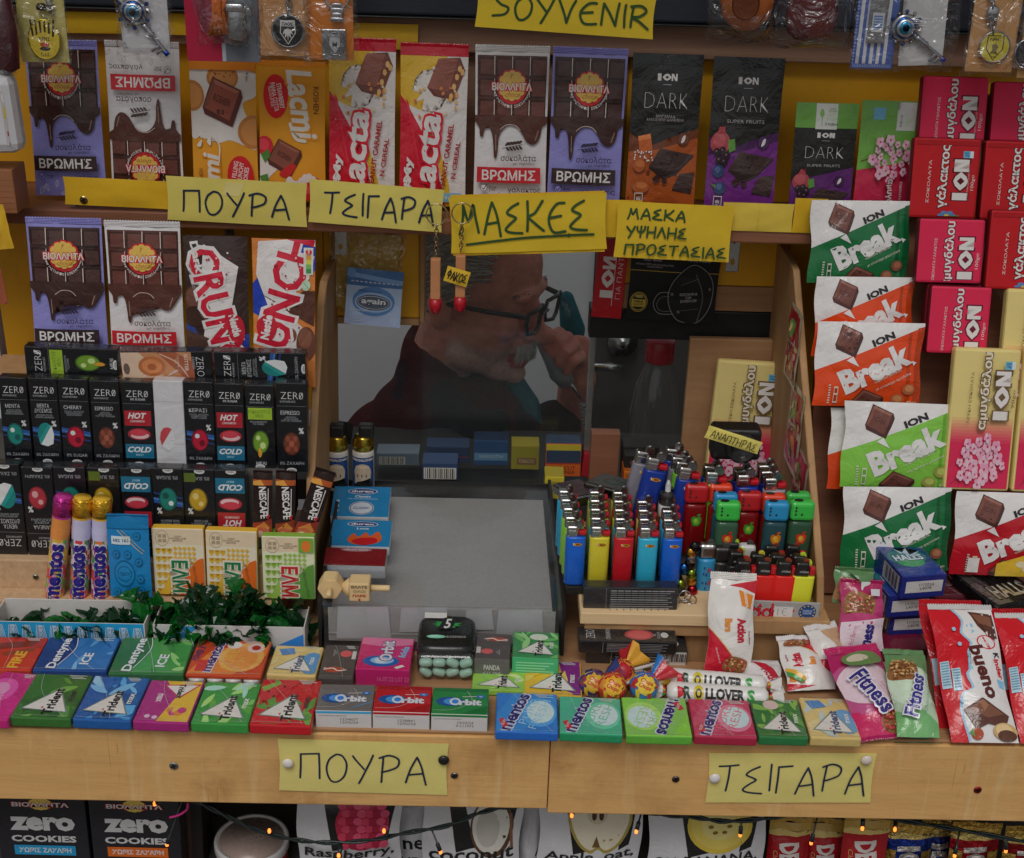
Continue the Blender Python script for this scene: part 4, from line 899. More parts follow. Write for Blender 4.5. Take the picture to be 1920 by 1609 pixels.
row2 = [(-6, 52, 0, 56, 870, 1040, 'spear', 'upside down candy carton with half white ball at the far left'), (55, 112, 62, 117, 876, 1042, 'red', 'upside down candy carton with a red ball behind the pink sweet roll'), (114, 172, 120, 178, 876, 1042, 'teal', 'upside down candy carton behind the yellow capped sweet rolls'),
        (176, 234, 180, 237, 877, 1043, 'yellow', 'upside down candy carton with a yellow ball above the blue bar'), (236, 293, 240, 296, 878, 1043, 'hot', 'upside down hot and cold candy carton left of the green ball one'), (294, 350, 298, 354, 878, 1044, 'teal', 'upside down candy carton with a full green ball'),
        (351, 408, 356, 412, 880, 1044, 'yellow', 'upside down candy carton with a yellow ball beside the last hot one'), (409, 466, 414, 470, 881, 1045, 'hot', 'upside down hot and cold candy carton next to the coffee sticks')]
for x0, x1, t0, t1, yt, yb, k, lb in row2:
    zbox(lb, (x0, yb), (x1, yb + 1.4), (t0, yt), 1.251, zero(k), 3, ZG[1], flip=True)
def turn(ops):
    """a tall design laid on its side (reads bottom to top)."""
    o = []
    for q in flat(ops):
        k = q[0]
        if k == 'p': o.append(('p', [(y, 100 - x) for x, y in q[1]], q[2]))
        elif k == 'e': o.append(('e', q[2], 100 - q[1], q[4], q[3]) + q[5:])
        elif k == 't': o.append(('t', q[1], q[3], 100 - q[2], q[4], q[5], q[6], q[7] + 90) + q[8:])
        elif k == 'l': o.append(('l', [(y, 100 - x) for x, y in q[1]]) + q[2:])
    return o
HD = 1.312
zbox('black eucalyptus honey carton lying on top of the row at the left', (50, 703), (222, 709), (56, 650), HD, turn(zero('euca')), 0, ZG[2])
bt = [R(0, 0, 78, 100, 'a3714e'), P([(0, 0), (20, 0), (50, 100), (0, 100)], 'b9a08a'), P([(40, 0), (60, 0), (80, 40), (80, 100), (70, 100)], '8a4c34'), EL(34, 52, 15, 36, '9a5a34', 22), EL(34, 52, 11, 26, 'b06f44', 22), EL(34, 54, 5, 12, '8f5030', 16), L([(44, 8), (62, 40), (74, 96)], 1.4, 'c9a68a', True), T('BUTTER', 72, 40, 60, 4, 'c9b9ae', -90, .02), T('COOL CARAMEL\nTASTE', 62, 34, 44, 5, 'b9a090', -90), T('ZERO', 87, 54, 70, 8, 'b9b9b9', -90, -.02), T('CANDIES', 80, 40, 44, 3, '7d7f82', -90), T('%', 50, 88, 8, 30, 'c9c0ba', -60), EL(6, 60, 3.4, 20, '5a4a42')]
zbox('orange brown butter caramel carton lying on top of the row', (230, 712), (400, 711), (231, 660), HD, bt, 0, ZG[2])
zbox('black mint carton lying on top of the row at the right', (404, 713), (574, 716), (406, 660), HD, turn(zero('spear')), 0, ZG[2])
# coffee sticks
def stick(label, BL, BR, TL, d):
    nes = [R(0, 0, 100, 11, '241714'), R(0, 11, 100, 19, '8d4420'), P([(0, 14), (40, 11), (60, 19), (0, 20)], 'b5803a'), T('NESCAFE', 55, 45, 48, 38, 'c4c0be', -86, .03), L([(80, 24), (80, 64)], 4, 'c4c0be'), P([(70, 66), (90, 63), (84, 72)], 'a01820'), P([(0, 78), (100, 70), (100, 100), (0, 100)], '7a2a20'), P([(10, 86), (60, 74), (90, 84), (60, 96)], 'b06a34'), EL(50, 92, 40, 9, 'a0503a'), EL(40, 95, 22, 6, 'c09a90')]
    item('coffee_stick', 'coffee sachet', label, BL, BR, TL, d, 5, thick=.004, ops=nes, base='1d1312', mat='wrap', pillow=.003, wr=.001, nx=6, group='coffee sachets beside the cartons', seals=[('t', 3, '241714')])
stick('left one of the two upright black coffee sachets', (474, 1006), (510, 1008), (472, 884), 1.24); stick('right one of the two upright black coffee sachets', (516, 1008), (553, 1010), (513, 884), 1.241)
stick('black coffee sachet leaning to the right away from the other two', (549, 1004), (586, 1016), (592, 878), 1.239)
# sweet rolls
def roll(label, bx, by, tx, ty, rpx, d, cap, body, stripes):
    p0 = pt(bx, by, d); p1 = pt(tx, ty, d + .006); ax = (p1 - p0); Ln = ax.length; rr_ = rpx * .00053
    n = 32; rows = 20; V, Fc, cs = [], [], []
    for j in range(rows + 1):
        t = j / rows; r = rr_ * (1 + (.02 * math.sin(t * 40)))
        if j == rows: r *= .82
        for i in range(n): a = 2 * math.pi * i / n; V.append((r * math.cos(a), r * math.sin(a), t * Ln))
    rs = random.Random(label)
    for j in range(rows):
        t = (j + .5) / rows
        for i in range(n):
            a = i / n * 360
            c = cap if t > .8 else (body if t > .62 or t < .0 else ('b0b0b8'))
            if t <= .62:
                w = math.sin(a / 57.3 * 3 + t * 22); c = stripes[int((w + 1) * 1.49 + (t * 5)) % len(stripes)]
            Fc.append([j * n + i, j * n + (i + 1) % n, (j + 1) * n + (i + 1) % n, (j + 1) * n + i]); cs.append(C(c))
    Fc.append([rows * n + i for i in range(n)]); cs.append(C(cap))
    # wrap the lettering round the roll
    gv, gf, asp = glyphs('mentos', .05)
    for cc, sc_, off, dr in (('b9b6b8', 1.14, 1.05, .0003), ('241c6a', 1.0, .045, .0006)):
        gv, gf, asp = glyphs('mentos', off)
        k0 = len(V)
        for x, y in gv:
            ang = -math.pi / 2 - y * 1.5 * sc_; zz = (.28 + x * .56 * (1 + (sc_ - 1) * .4)) * Ln
            V.append(((rr_ * 1.02 + dr) * math.cos(ang), (rr_ * 1.02 + dr) * math.sin(ang), zz))
        for q in gf: Fc.append([i + k0 for i in q]); cs.append(C(cc))
    z = ax.normalized(); x = Vector((1, 0, 0)); y = z.cross(x).normalized(); x = y.cross(z)
    M = Matrix((x, y, z)).transposed().to_4x4(); M.translation = p0
    o = mesh('sweet_roll', V, Fc, cs, 'foil' if False else 'gloss', None, True, M=M); tag(o, label, 'sweets', 'fruit sweet rolls beside the blue bar')
    cv, cf = lathe([(rr_ * 1.03, Ln * .82), (rr_ * 1.04, Ln * .9), (rr_ * 1.02, Ln * .97), (rr_ * .9, Ln * .995), (rr_ * .4, Ln * .985), (.0004, Ln * .98)], 20)
    mesh('foil_cap', cv, cf, [C(cap)] * len(cf), 'foil', o, True)
roll('pink capped fruit sweet roll leaning to the right', 102, 1116, 120, 929, 18, 1.226, '9a2a72', 'b9763a', ['b08a2c', 'a83a2a', 'b46a8a', '5f8a3c', 'c9a04a'])
roll('yellow capped fruit sweet roll in the middle of three', 149, 1118, 155, 931, 18, 1.227, 'b58c26', 'a9a6c0', ['a8323a', 'b4643a', '5a3a80', '4a7a3c', 'b9a9b4'])
roll('yellow capped fruit sweet roll right beside the blue bar', 189, 1118, 191, 933, 18, 1.228, 'b58c26', 'a9a6c0', ['b4643a', 'a8323a', '7a3a70', 'b9a9b4', '3f7a4a'])
# blue wrapped chocolate
bl = [R(0, 0, 100, 15, '13618f'), R(0, 15, 100, 15.8, '0d4569'), EL(38, 70, 26, 17, '0f5078', 26), EL(38, 70, 23, 14.6, '1a6c9c', 26), EL(38, 70, 18, 10, '0f5078'), EL(38, 70, 16, 8.6, '1a6c9c'), T('ΓΕΜΙΣΤΗ', 38, 70, 24, 4, '0d4569'), P([(10, 24), (56, 24), (56, 34), (10, 34)], 'a9b4b9'), T('682 163', 33, 29, 38, 4, '1c3a5a'), L([(26, 17), (84, 45)], 1.6, 'b09a5a'), L([(36, 17), (88, 42)], 1, 'b09a5a')]
for x, y in ((72, 24), (20, 46), (48, 46), (74, 55), (76, 76), (76, 90), (18, 92), (48, 92)): bl += [EL(x, y, 9, 5, '0f5078', 14), EL(x, y, 7, 3.6, '1a6c9c', 12), EL(x, y, 4, 2, '0f5078', 10)]
item('chocolate_bar', 'chocolate bar', 'bright blue wrapped chocolate bar beside the sweet rolls', (208, 1118), (286, 1120), (211, 966), 1.219, 5, thick=.012, ops=bl, base='176a9c', mat='gloss', pillow=.003, side='0f4c74', seals=[('t', 2, '13618f')])
# mastic gum boxes
def mast(c, c2, ink):
    o = [R(0, 0, 100, 24, 'b5a48a'), EL(20, 15, 13, 12, '8a7c66', 20), EL(20, 15, 12, 11, 'b5a48a', 20), R(12, 9, 19, 14.4, '8a7c66'), R(21, 9, 28, 14.4, '8a7c66'), R(12, 16, 19, 21, '8a7c66'), R(21, 16, 28, 21, '8a7c66'), T('CHIOS\nNATURAL GUM\nMASTIHA', 50, 15, 32, 9, '7a6c58')]
    for i in range(6):
        for j in range(3):
            x = 6 + j * 11; y = 30 + i * 12; o.append(P([(x, y), (x + 5, y + 5), (x + 10, y), (x + 10, y + 4), (x + 5, y + 9), (x, y + 4)], c))
    for i in range(4):
        for j in range(5): o.append(P([(44 + j * 9, 26 + i * 7), (48 + j * 9, 29 + i * 7), (44 + j * 9, 32 + i * 7), (40 + j * 9, 29 + i * 7)], c))
    o += [P([(100, 42), (86, 46), (72, 58), (60, 76), (40, 86), (30, 100), (100, 100)], c2), P([(30, 70), (42, 74), (40, 88), (26, 100), (12, 100)], c)]
    o += [TO('ΕΛΜΑ', 52, 80, 66, 32, ink, 'c9c0ae', -90, .05, .05), T('με Μαστίχα Χίου', 82, 72, 50, 8, '2a2420', -80, -.01)]
    return o
gm = 'mastic gum boxes standing on edge'
def mbox(label, BL, BR, TL, d, ops, base, side): item('gum_box', 'gum box', label, BL, BR, TL, d - .0135, 4, thick=.011, ops=ops, base=base, side=side, mat='card', group=gm)
mbox('yellow and orange mastic gum box left of its twin', (291, 1114), (387, 1116), (294, 990), 1.24, mast('b8922c', 'b4561c', '14603c'), 'bdb6a0', 'b8922c')
mbox('yellow and orange mastic gum box next to the green one', (389, 1116), (484, 1119), (393, 994), 1.239, mast('b8922c', 'b4561c', '14603c'), 'bdb6a0', 'b8922c')
mbox('green mastic gum box in front of another green one', (494, 1122), (592, 1124), (497, 1005), 1.236, mast('7d9c40', '4f7a34', 'a01c24') + [R(70, 0, 100, 24, '5c8a30'), EL(84, 14, 9, 9, 'b5642a')], 'b4b69a', '6a9038')
mbox('green mastic gum box mostly hidden behind its twin', (499, 1112), (592, 1114), (500, 998), 1.2515, [], 'b4ab90', '6a9038')
# ------------------------------------------------------------------ open sweet boxes
def tray(label, x0, x1, df, db, hf, hb, inner, front_ops, base, sk=0, z0=.981):
    """open card box: floor, four thin walls, printed front."""
    W_ = x1 - x0; th = .0012
    o = empty('sweet_box', ((x0 + x1) / 2, df, z0), label, 'sweet box', 'open card boxes of green sweets')
    Mi = o.matrix_world.inverted()
    def w(nm, lo, hi, col):
        q = box3(nm, lo, hi, 'card', None, .0003, C(col)); q.parent = o; q.matrix_parent_inverse = Mi; return q
    w('box_floor', (x0, df, z0), (x1, db, z0 + th), inner)
    w('side_wall', (x0 - th, df, z0), (x0, db, z0 + hf), inner); w('side_wall', (x1, df, z0), (x1 + th, db, z0 + hf), inner)
    w('back_wall', (x0, db, z0), (x1, db + th, z0 + hb), inner)
    M = Matrix(((1, 0, 0, (x0 + x1) / 2), (0, 0, -1, df), (0, 1, 0, z0), (0, 0, 0, 1)))
    f = item('front_wall', None, None, None, None, None, fr=(M, W_, hf), thick=th, ops=front_ops, base=base, side=inner, mat='card', r=.0003, parent=None)
    f.parent = o; f.matrix_parent_inverse = Mi
    return o
zig = [R(0, 0, 100, 100, '1a7ca6')]
for i in range(22):
    x = i * 4.6; s = 1 if i % 2 else -1
    for k in range(4): zig.append(L([(x + k * 1.0 - 1, 50 - s * 42), (x + k * 1.0 + 2.2, 50 + s * 42)] if True else [], .34, 'b4bcc0'))
bx0, bx1 = ptz(-8, 1190, 1.0).x, ptz(276, 1190, 1.0).x
tray('blue patterned open sweet box, nearly empty, with a high white back', bx0, bx1, 1.1705, 1.2105, .038, .040, 'aaa6a2', zig, '1a7ca6')
sx0, sx1 = ptz(296, 1190, 1.0).x, ptz(574, 1190, 1.0).x
sil = [R(0, 0, 100, 60, 'a09e9e'), P([(2, 60), (2, 40), (20, 4), (30, 4), (14, 60)], '2a78b4'), T('MICRON THIN', 12, 26, 16, 14, 'b9c4cc', 20), P([(60, 100), (80, 60), (100, 20), (100, 100)], '2a6cb0')]
tray('silver grey open sweet box heaped with green sweets', sx0, sx1, 1.1705, 1.2105, .038, .034, 'a39f9a', sil, 'a09e9e')
tint_mat('green_cello', C('12581f'), .05); tint_mat('dark_cello', C('082c12'), .1)
def sweet_mesh(seed, mat):
    """one hard sweet in a twisted sheet: lump, two pinched necks and two crumpled fans."""
    rs = random.Random(seed); n = 14; prof = []
    xs_ = [-1, -.9, -.78, -.66, -.56, -.48, -.4, -.25, 0, .25, .4, .48, .56, .66, .78, .9, 1]
    V, Fc = [], []
    for j, x in enumerate(xs_):
        a_ = abs(x); lump = .30 * math.sqrt(max(0, 1 - (x / .47) ** 2)) if a_ < .46 else 0
        fan = .09 + max(0, a_ - .5) * .62 if a_ >= .46 else 0
        for i in range(n):
            an = 2 * math.pi * i / n; r1 = lump + fan * (1 + .45 * math.sin(an * 4 + seed + x * 3)); fl = 1 if a_ < .46 else .22
            r1 *= 1 + rs.uniform(-.10, .10)
            V.append((x + (rs.uniform(-.07, .07) if a_ > .6 else 0), r1 * math.cos(an + x * .8), r1 * math.sin(an + x * .8) * fl * (1 if a_ < .46 else 1) + (.12 * math.sin(x * 3 + an * 2) if a_ > .5 else 0)))
    for j in range(len(xs_) - 1):
        for i in range(n): Fc.append([j * n + i, j * n + (i + 1) % n, (j + 1) * n + (i + 1) % n, (j + 1) * n + i])
    me = bpy.data.meshes.new('wrapped_sweet'); me.from_pydata([(x * .021, y * .021, z * .021) for x, y, z in V], [], Fc); me.materials.append(MAT[mat])
    return me
SW = [sweet_mesh(s, 'dark_cello' if s % 3 else 'green_cello') for s in range(9)]
def heap(n, x0, x1, y0, y1, z0, h, label, grp, seed):
    rs = random.Random(seed)
    for k in range(n):
        o = bpy.data.objects.new('wrapped_sweet', SW[rs.randrange(9)]); COL.objects.link(o)
        u = rs.random(); v = rs.random(); f = rs.random()
        x = x0 + (x1 - x0) * u; y = y0 + (y1 - y0) * v
        o.location = (x, y, z0 + h(u, v) * (.25 + .75 * f)); o.rotation_euler = (rs.uniform(-1.2, 1.2), rs.uniform(-.8, .8), rs.uniform(0, 6.28)); s = rs.uniform(.95, 1.4); o.scale = (s, s, s)
        tag(o, label, 'sweet', grp)
heap(74, sx0 + .010, sx1 - .012, 1.178, 1.205, .995, lambda u, v: .018 + .008 * math.sin(u * 3.1) + .006 * v, 'green cellophane sweet heaped in the silver open box', 'green wrapped sweets in the silver box', 11)
heap(26, bx0 + (bx1 - bx0) * .55, bx1 - .006, 1.180, 1.203, .993, lambda u, v: .004 + .024 * u * u + .004 * v, 'green cellophane sweet at the right of the blue patterned box', 'green wrapped sweets in the blue box', 12)
heap(7, bx0 + .01, bx0 + (bx1 - bx0) * .5, 1.177, 1.2, .993, lambda u, v: .012, 'green cellophane sweet on the nearly empty floor of the blue patterned box', 'few loose green sweets in the blue box', 13)
# ================================================================== man behind the glass
def remesh_obj(name, parts, vox, col, mat, parent, M=None, smooth=4, disp=0):
    """weld a set of ellipsoids and tapered limbs into one continuous surface."""
    b = bmesh.new()
    for p in parts:
        if p[0] == 'e':
            _, c, r, rot = p
            e = Matrix.Translation(c) @ Matrix.Rotation(rad(rot), 4, 'Y') @ Matrix.Diagonal((*r, 1))
            bmesh.ops.create_uvsphere(b, u_segments=24, v_segments=16, radius=1, matrix=e)
        else:
            _, pts, rr = p; v, f = tube(pts, rr, 12); vs = [b.verts.new(q) for q in v]
            for q in f: b.faces.new([vs[i] for i in q])
            for q, r in ((pts[0], rr[0] if isinstance(rr, list) else rr), (pts[-1], rr[-1] if isinstance(rr, list) else rr)):
                bmesh.ops.create_uvsphere(b, u_segments=12, v_segments=8, radius=r, matrix=Matrix.Translation(q))
    bmesh.ops.recalc_face_normals(b, faces=b.faces)
    me = bpy.data.meshes.new(name); b.to_mesh(me); b.free()
    o = bpy.data.objects.new(name, me); COL.objects.link(o)
    m = o.modifiers.new('r', 'REMESH'); m.mode = 'VOXEL'; m.voxel_size = vox; m.use_smooth_shade = True
    s = o.modifiers.new('s', 'SMOOTH'); s.iterations = smooth; s.factor = .5
    me2 = bpy.data.meshes.new_from_object(o.evaluated_get(bpy.context.evaluated_depsgraph_get()))
    bpy.data.objects.remove(o); o = bpy.data.objects.new(name, me2); COL.objects.link(o)
    at = me2.color_attributes.new('Col', 'FLOAT_COLOR', 'POINT')
    for i, v in enumerate(me2.vertices): at.data[i].color = col(v.co) if callable(col) else col
    me2.materials.clear(); me2.materials.append(MAT[mat]); me2.polygons.foreach_set('use_smooth', [True] * len(me2.polygons))
    if M is not None: o.matrix_world = M
    if parent: o.parent = parent; o.matrix_parent_inverse = parent.matrix_world.inverted()
    return o
# head modelled facing +x, origin between the ears at eye height, metres
HM = Matrix.Translation(pt(888, 550, 1.86)) @ Matrix.Rotation(rad(-24), 4, 'Z') @ Matrix.Rotation(rad(8), 4, 'Y')
e = lambda x, y, z, rx, ry, rz, rot=0: ('e', (x, y, z), (rx, ry, rz), rot)
head = [e(-.012, 0, .045, .098, .078, .085), e(.03, 0, .045, .062, .068, .075), e(.035, 0, -.03, .050, .060, .075), e(.055, 0, -.088, .034, .036, .026), e(.02, 0, -.075, .055, .055, .035),
        e(.084, .0, .03, .014, .052, .012), e(.096, 0, -.002, .012, .010, .026, -18), e(.113, 0, -.028, .018, .015, .014), e(.098, .013, -.030, .010, .008, .008), e(.098, -.013, -.030, .010, .008, .008),
        e(.066, -.036, -.018, .022, .020, .020), e(.066, .036, -.018, .022, .020, .020), e(.086, 0, -.052, .016, .026, .013), e(.090, 0, -.066, .010, .018, .005), e(.086, 0, -.078, .011, .018, .006), e(.082, 0, -.098, .014, .020, .014),
        e(.068, -.031, .008, .016, .017, .013), e(.068, .031, .008, .016, .017, .013), e(-.015, -.078, -.005, .020, .008, .032, -10), e(-.015, .078, -.005, .020, .008, .032, -10),
        ('t', [(-.02, 0, -.06), (-.035, 0, -.12), (-.06, 0, -.19)], [.050, .048, .052])]
SK, SK2, ST = C('7a4d41', 3.6), C('8a5548', 3.4), C('8d817d', 2.3)
def skin(p):
    x, y, z = p
    if x > .074 and -.083 < z < -.062 and abs(y) < .021: return C('8a3f40', 2.2)
    nz = noise.noise(Vector((x * 260, y * 260, z * 260)))
    if (z < -.05 and x > -.01 and x * .6 + z < .02) and not (x > .1):
        k = min(1, max(0, (-.046 - z) / .02)) * (.55 + .8 * nz)
        return tuple(SK[i] * (1 - k) + ST[i] * k for i in range(3)) + (1,)
    k = max(0, min(1, (x - .05) * 14 + nz * .3)); q = 1 + .22 * noise.noise(Vector((x * 60, y * 60, z * 110))) + .15 * nz; return tuple((SK[i] * (1 - k) + SK2[i] * k) * q for i in range(3)) + (1,)
man = empty('person', pt(880, 860, 1.88), 'grey haired man in glasses and dark red jacket, on the phone behind the window', 'person')
# one body: head, neck, torso core, far forearm and hand
def hp(px, py, d): return pt(px, py, d)
bodyp = []
for q in head:
    if q[0] == 'e':
        c = HM @ Vector(q[1]); bodyp.append(q)
    else: bodyp.append(q)
hd = remesh_obj('head_tmp', head, .0035, skin, 'skin', None, HM, 5)
# hand with five fingers round the handset, wrist and forearm
hq = lambda x, y, d: pt(x + 26, y + 20, d + .055)
ph0, ph1 = hq(1003, 640, 1.845), hq(1032, 690, 1.82)
palm = hq(1050, 655, 1.86)
F_ = []
def fing(pts, r0, r1): F_.append(('t', [hq(*q) for q in pts], [r0 + (r1 - r0) * i / (len(pts) - 1) for i in range(len(pts))]))
hand_p = [('e', tuple(palm), (.030, .018, .040), 18), ('e', tuple(hq(1058, 690, 1.865)), (.027, .020, .032), 0), ('t', [hq(1056, 690, 1.87), hq(1050, 740, 1.89), hq(1030, 800, 1.93), hq(1000, 880, 1.98)], [.027, .028, .034, .042])]
fing([(1036, 622, 1.855), (1022, 603, 1.835), (1006, 612, 1.815), (999, 630, 1.812)], .0100, .0078)
fing([(1046, 630, 1.85), (1038, 612, 1.825), (1020, 622, 1.806), (1010, 642, 1.806)], .0102, .0080)
fing([(1056, 642, 1.85), (1052, 628, 1.82), (1034, 640, 1.802), (1022, 660, 1.803)], .0100, .0078)
fing([(1064, 660, 1.85), (1064, 648, 1.82), (1048, 660, 1.804), (1036, 676, 1.805)], .0090, .0070)
fing([(1040, 668, 1.86), (1024, 660, 1.858), (1010, 648, 1.85), (1003, 634, 1.845)], .0115, .0085)
hd2 = remesh_obj('hand_tmp', hand_p + F_, .0026, lambda p: tuple(a * (1 + .18 * noise.noise(p * 90)) for a in SK2[:3]) + (1,), 'skin', None, None, 3)
tor = remesh_obj('torso_tmp', [('e', tuple(hp(850, 930, 1.92)), (.19, .11, .16), 0), ('t', [hp(850, 790, 1.93), hp(850, 900, 1.93)], [.05, .08])], .009, SK, 'skin', None, None, 3)
b = bmesh.new()
for o_ in (hd, hd2, tor):
    me = o_.data.copy(); me.transform(o_.matrix_world); b.from_mesh(me); bpy.data.objects.remove(o_)
me = bpy.data.meshes.new('body'); b.to_mesh(me); b.free(); me.materials.append(MAT['skin']); me.polygons.foreach_set('use_smooth', [True] * len(me.polygons))
body = bpy.data.objects.new('body', me); COL.objects.link(body); body.parent = man; body.matrix_parent_inverse = man.matrix_world.inverted()
def mch(o, M=None):
    if M is not None: o.matrix_world = M
    bpy.context.view_layer.update(); o.parent = man; o.matrix_parent_inverse = man.matrix_world.inverted(); return o
# eyes, brows
for s in (-1, 1):
    v, f, c = [], [], []
    for k, (r, z_, cc) in enumerate(((.0112, 0, 'a39c98'), (.0052, .0094, '2a221f'))):
        lv, lf = lathe([(r, 0), (r * .95, r * .3), (r * .7, r * .7), (r * .1, r)], 14); o0 = len(v); v += [(z + .062 + z_ * .62, x + s * .031, y + .006) for x, y, z in lv]; f += [[i + o0 for i in q] for q in lf]; c += [C(cc)] * len(lf)
    mch(mesh('eye', v, f, c, 'plastic', None, True, M=HM))
    hv, hf = [], []
    rs = random.Random(s)
    for k in range(60):
        t = rs.random(); p0 = Vector((.0875 - abs(t - .4) * .02, s * (.012 + t * .036), .029 + rs.uniform(-.003, .003) + .006 * math.sin(t * 3))); dv = Vector((.006, s * .008 * rs.uniform(.3, 1.4), .004 * rs.uniform(-.6, 1)))
        tv, tf = tube([p0, p0 + dv], [.0008, .0003], 4); o0 = len(hv); hv += tv; hf += [[i + o0 for i in q] for q in tf]
    mch(mesh('eyebrow', hv, hf, [C('6f6662', 1.3)] * len(hf), 'cloth', None, M=HM))
# hair: strands rooted on the skull, combed back; moustache and stubble
def strands(name, roots, n, ln, col, seed, r=.0011, comb=None):
    rs = random.Random(seed); V, Fc, cs = [], [], []
    for k in range(n):
        p, nrm = roots(rs); d = comb(p, nrm, rs); q = [p]; L_ = ln * rs.uniform(.6, 1.25)
        for i in range(3):
            d = (d + nrm * -.22 * i + Vector((rs.uniform(-.12, .12), rs.uniform(-.12, .12), rs.uniform(-.12, .12)))).normalized(); q.append(q[-1] + d * L_ / 3)
        tv, tf = tube(q, [r, r, r * .8, r * .3], 3, False); o0 = len(V); V += tv; Fc += [[i + o0 for i in f] for f in tf]; cs += [C(rs.choice(col), 3.0)] * len(tf)
    return mch(mesh(name, V, Fc, cs, 'cloth', None, True, M=HM))
def skull(rs):
    while True:
        th = rs.uniform(0, 6.283); u = rs.uniform(-.75, 1); c_ = math.sqrt(1 - u * u); nn = Vector((c_ * math.cos(th), c_ * math.sin(th), u))
        p = Vector((-.010 + .101 * nn.x, .081 * nn.y, .045 + .088 * nn.z))
        if p.x > .05 and p.z < .088: continue
        if p.x > .028 and p.z < .05: continue
        if p.z < .02 and p.x > -.002: continue
        if p.z < -.035: continue
        return p, nn
def lay(p, n_, rs):
    d = Vector((-.8, .1 if p.y > 0 else -.1, -.55 if p.x < .02 else -.1)); d -= n_ * d.dot(n_); return (d.normalized() + n_ * rs.uniform(.10, .30)).normalized()
strands('hair', skull, 9000, .034, ['807c7a', '918d8b', '6d6967', '9d9a98', '5f5b59'], 5, .0008, lay)
def lip(rs):
    y = rs.uniform(-.03, .03); return Vector((.101 - abs(y) * .42, y, -.049 + rs.uniform(-.005, .006))), Vector((.9, 0, -.2))
strands('moustache', lip, 520, .017, ['8f8a88', 'a09c9a', '756f6c'], 6, .0007, lambda p, n_, rs: Vector((.35, p.y * 14, -.85)).normalized())
# glasses
gl = []
for s in (-1, 1):
    cx, cy, cz = .107, s * .033, .004
    pts = [(cx + .004 - abs(y_) * .18, cy + y_, cz + z_) for y_, z_ in ((-.024, .014), (.0, .0165), (.024, .014), (.026, 0), (.020, -.016), (0, -.019), (-.020, -.016), (-.026, 0), (-.024, .014))]
    gl.append(tube(pts, .0028, 8) + (C('191719'),)); gl.append(tube([(cx - .002, s * .058, .014), (.06, s * .076, .013), (-.012, s * .081, .006), (-.03, s * .081, -.012)], [.0040, .0036, .003, .0026], 8) + (C('191719'),))
gl.append(tube([(.110, -.010, .006), (.113, 0, .009), (.110, .010, .006)], .0019, 8) + (C('191719'),))
V, Fc, cs = join(gl); g_ = mch(mesh('glasses', V, Fc, cs, 'plastic', None, True, M=HM))
for s in (-1, 1):
    v = [(.1085 - abs(y_) * .15, s * .033 + y_, .004 + z_) for y_, z_ in ((-.023, .013), (.023, .013), (.025, 0), (.019, -.015), (-.019, -.015), (-.025, 0))]; q = mesh('lens', v, [list(range(6))], None, 'glass', None, M=HM); bpy.context.view_layer.update(); q.parent = g_
    q.matrix_parent_inverse = g_.matrix_world.inverted()
# clothes
RJ, TJ = C('3c171a', 2.0), C('17606e', 1.7)
def jk(p):
    f = noise.noise(p * 14); w = 1 + .35 * math.sin(p.x * 60 + p.z * 40 + f * 4); return tuple(a * (.8 + .3 * w) for a in (RJ[:3] if f < .28 else C('2a1a20')[:3])) + (1,)
mch(remesh_obj('jacket', [('e', tuple(hp(800, 930, 1.90)), (.17, .125, .13), 12), ('e', tuple(hp(900, 940, 1.93)), (.17, .12, .15), 0), ('e', tuple(hp(740, 850, 1.88)), (.085, .085, .09), 30), ('t', [hp(735, 840, 1.86), hp(700, 940, 1.80), hp(800, 1010, 1.76)], [.066, .06, .05]), ('e', tuple(hp(850, 810, 1.90)), (.105, .085, .06), 20), ('e', tuple(hp(925, 815, 1.87)), (.075, .06, .085), 0), ('e', tuple(hp(890, 775, 1.88)), (.075, .06, .07), 0), ('e', tuple(hp(780, 790, 1.86)), (.07, .07, .07), 0), ('e', tuple(hp(806, 735, 1.87)), (.055, .07, .085), 0), ('e', tuple(hp(806, 680, 1.90)), (.045, .05, .07), 0)], .006, jk, 'cloth', None, None, 5))
mch(remesh_obj('shirt_collar', [('t', [hp(812, 715, 1.835), hp(845, 765, 1.80), hp(890, 800, 1.785), hp(935, 790, 1.81)], [.020, .024, .024, .018])], .004, C('1a1a20'), 'cloth', None, None, 3))
mch(remesh_obj('sleeve', [('t', [hp(1040, 800, 1.93), hp(1020, 850, 1.96), hp(960, 960, 2.0)], [.042, .052, .06])], .005, C('2b2022'), 'cloth', None, None, 3))
mch(remesh_obj('blue_lining', [('t', [hp(962, 705, 1.87), hp(985, 760, 1.86), hp(1004, 830, 1.87)], [.012, .022, .014])], .004, TJ, 'cloth', None, None, 3))
mch(remesh_obj('blue_collar', [('t', [hp(1062, 560, 1.98), hp(1074, 620, 1.98), hp(1076, 650, 1.98)], [.012, .020, .012])], .004, TJ, 'cloth', None, None, 3))
# telephone handset held in the hand
v, f = tube([hq(986, 600, 1.846), hq(996, 622, 1.828), hq(1010, 652, 1.822), hq(1024, 678, 1.822), hq(1036, 698, 1.826)], [.011, .0135, .0135, .017, .012], 16)
phn = mesh('telephone', v, f, [C('8f9296', 1.5)] * len(f), 'plastic', None, True); tag(phn, 'pale grey telephone handset held at the mouth of the man', 'telephone')
v, f = tube([hq(1038, 690, 1.82), hq(1066, 732, 1.82)], [.0032, .0018], 8); mesh('aerial', v, f, [C('a5a7aa', 1.5)] * len(f), 'metal', phn, True)
cp = [hq(1066 + 18 * t + 7 * math.cos(t * 75), 735 + 85 * t, 1.825 + .006 * math.sin(t * 75)) for t in [i / 150 for i in range(151)]]
v, f = tube(cp, .0016, 6); mesh('coiled_cord', v, f, [C('9a9c9e', 1.5)] * len(f), 'plastic', phn, True)
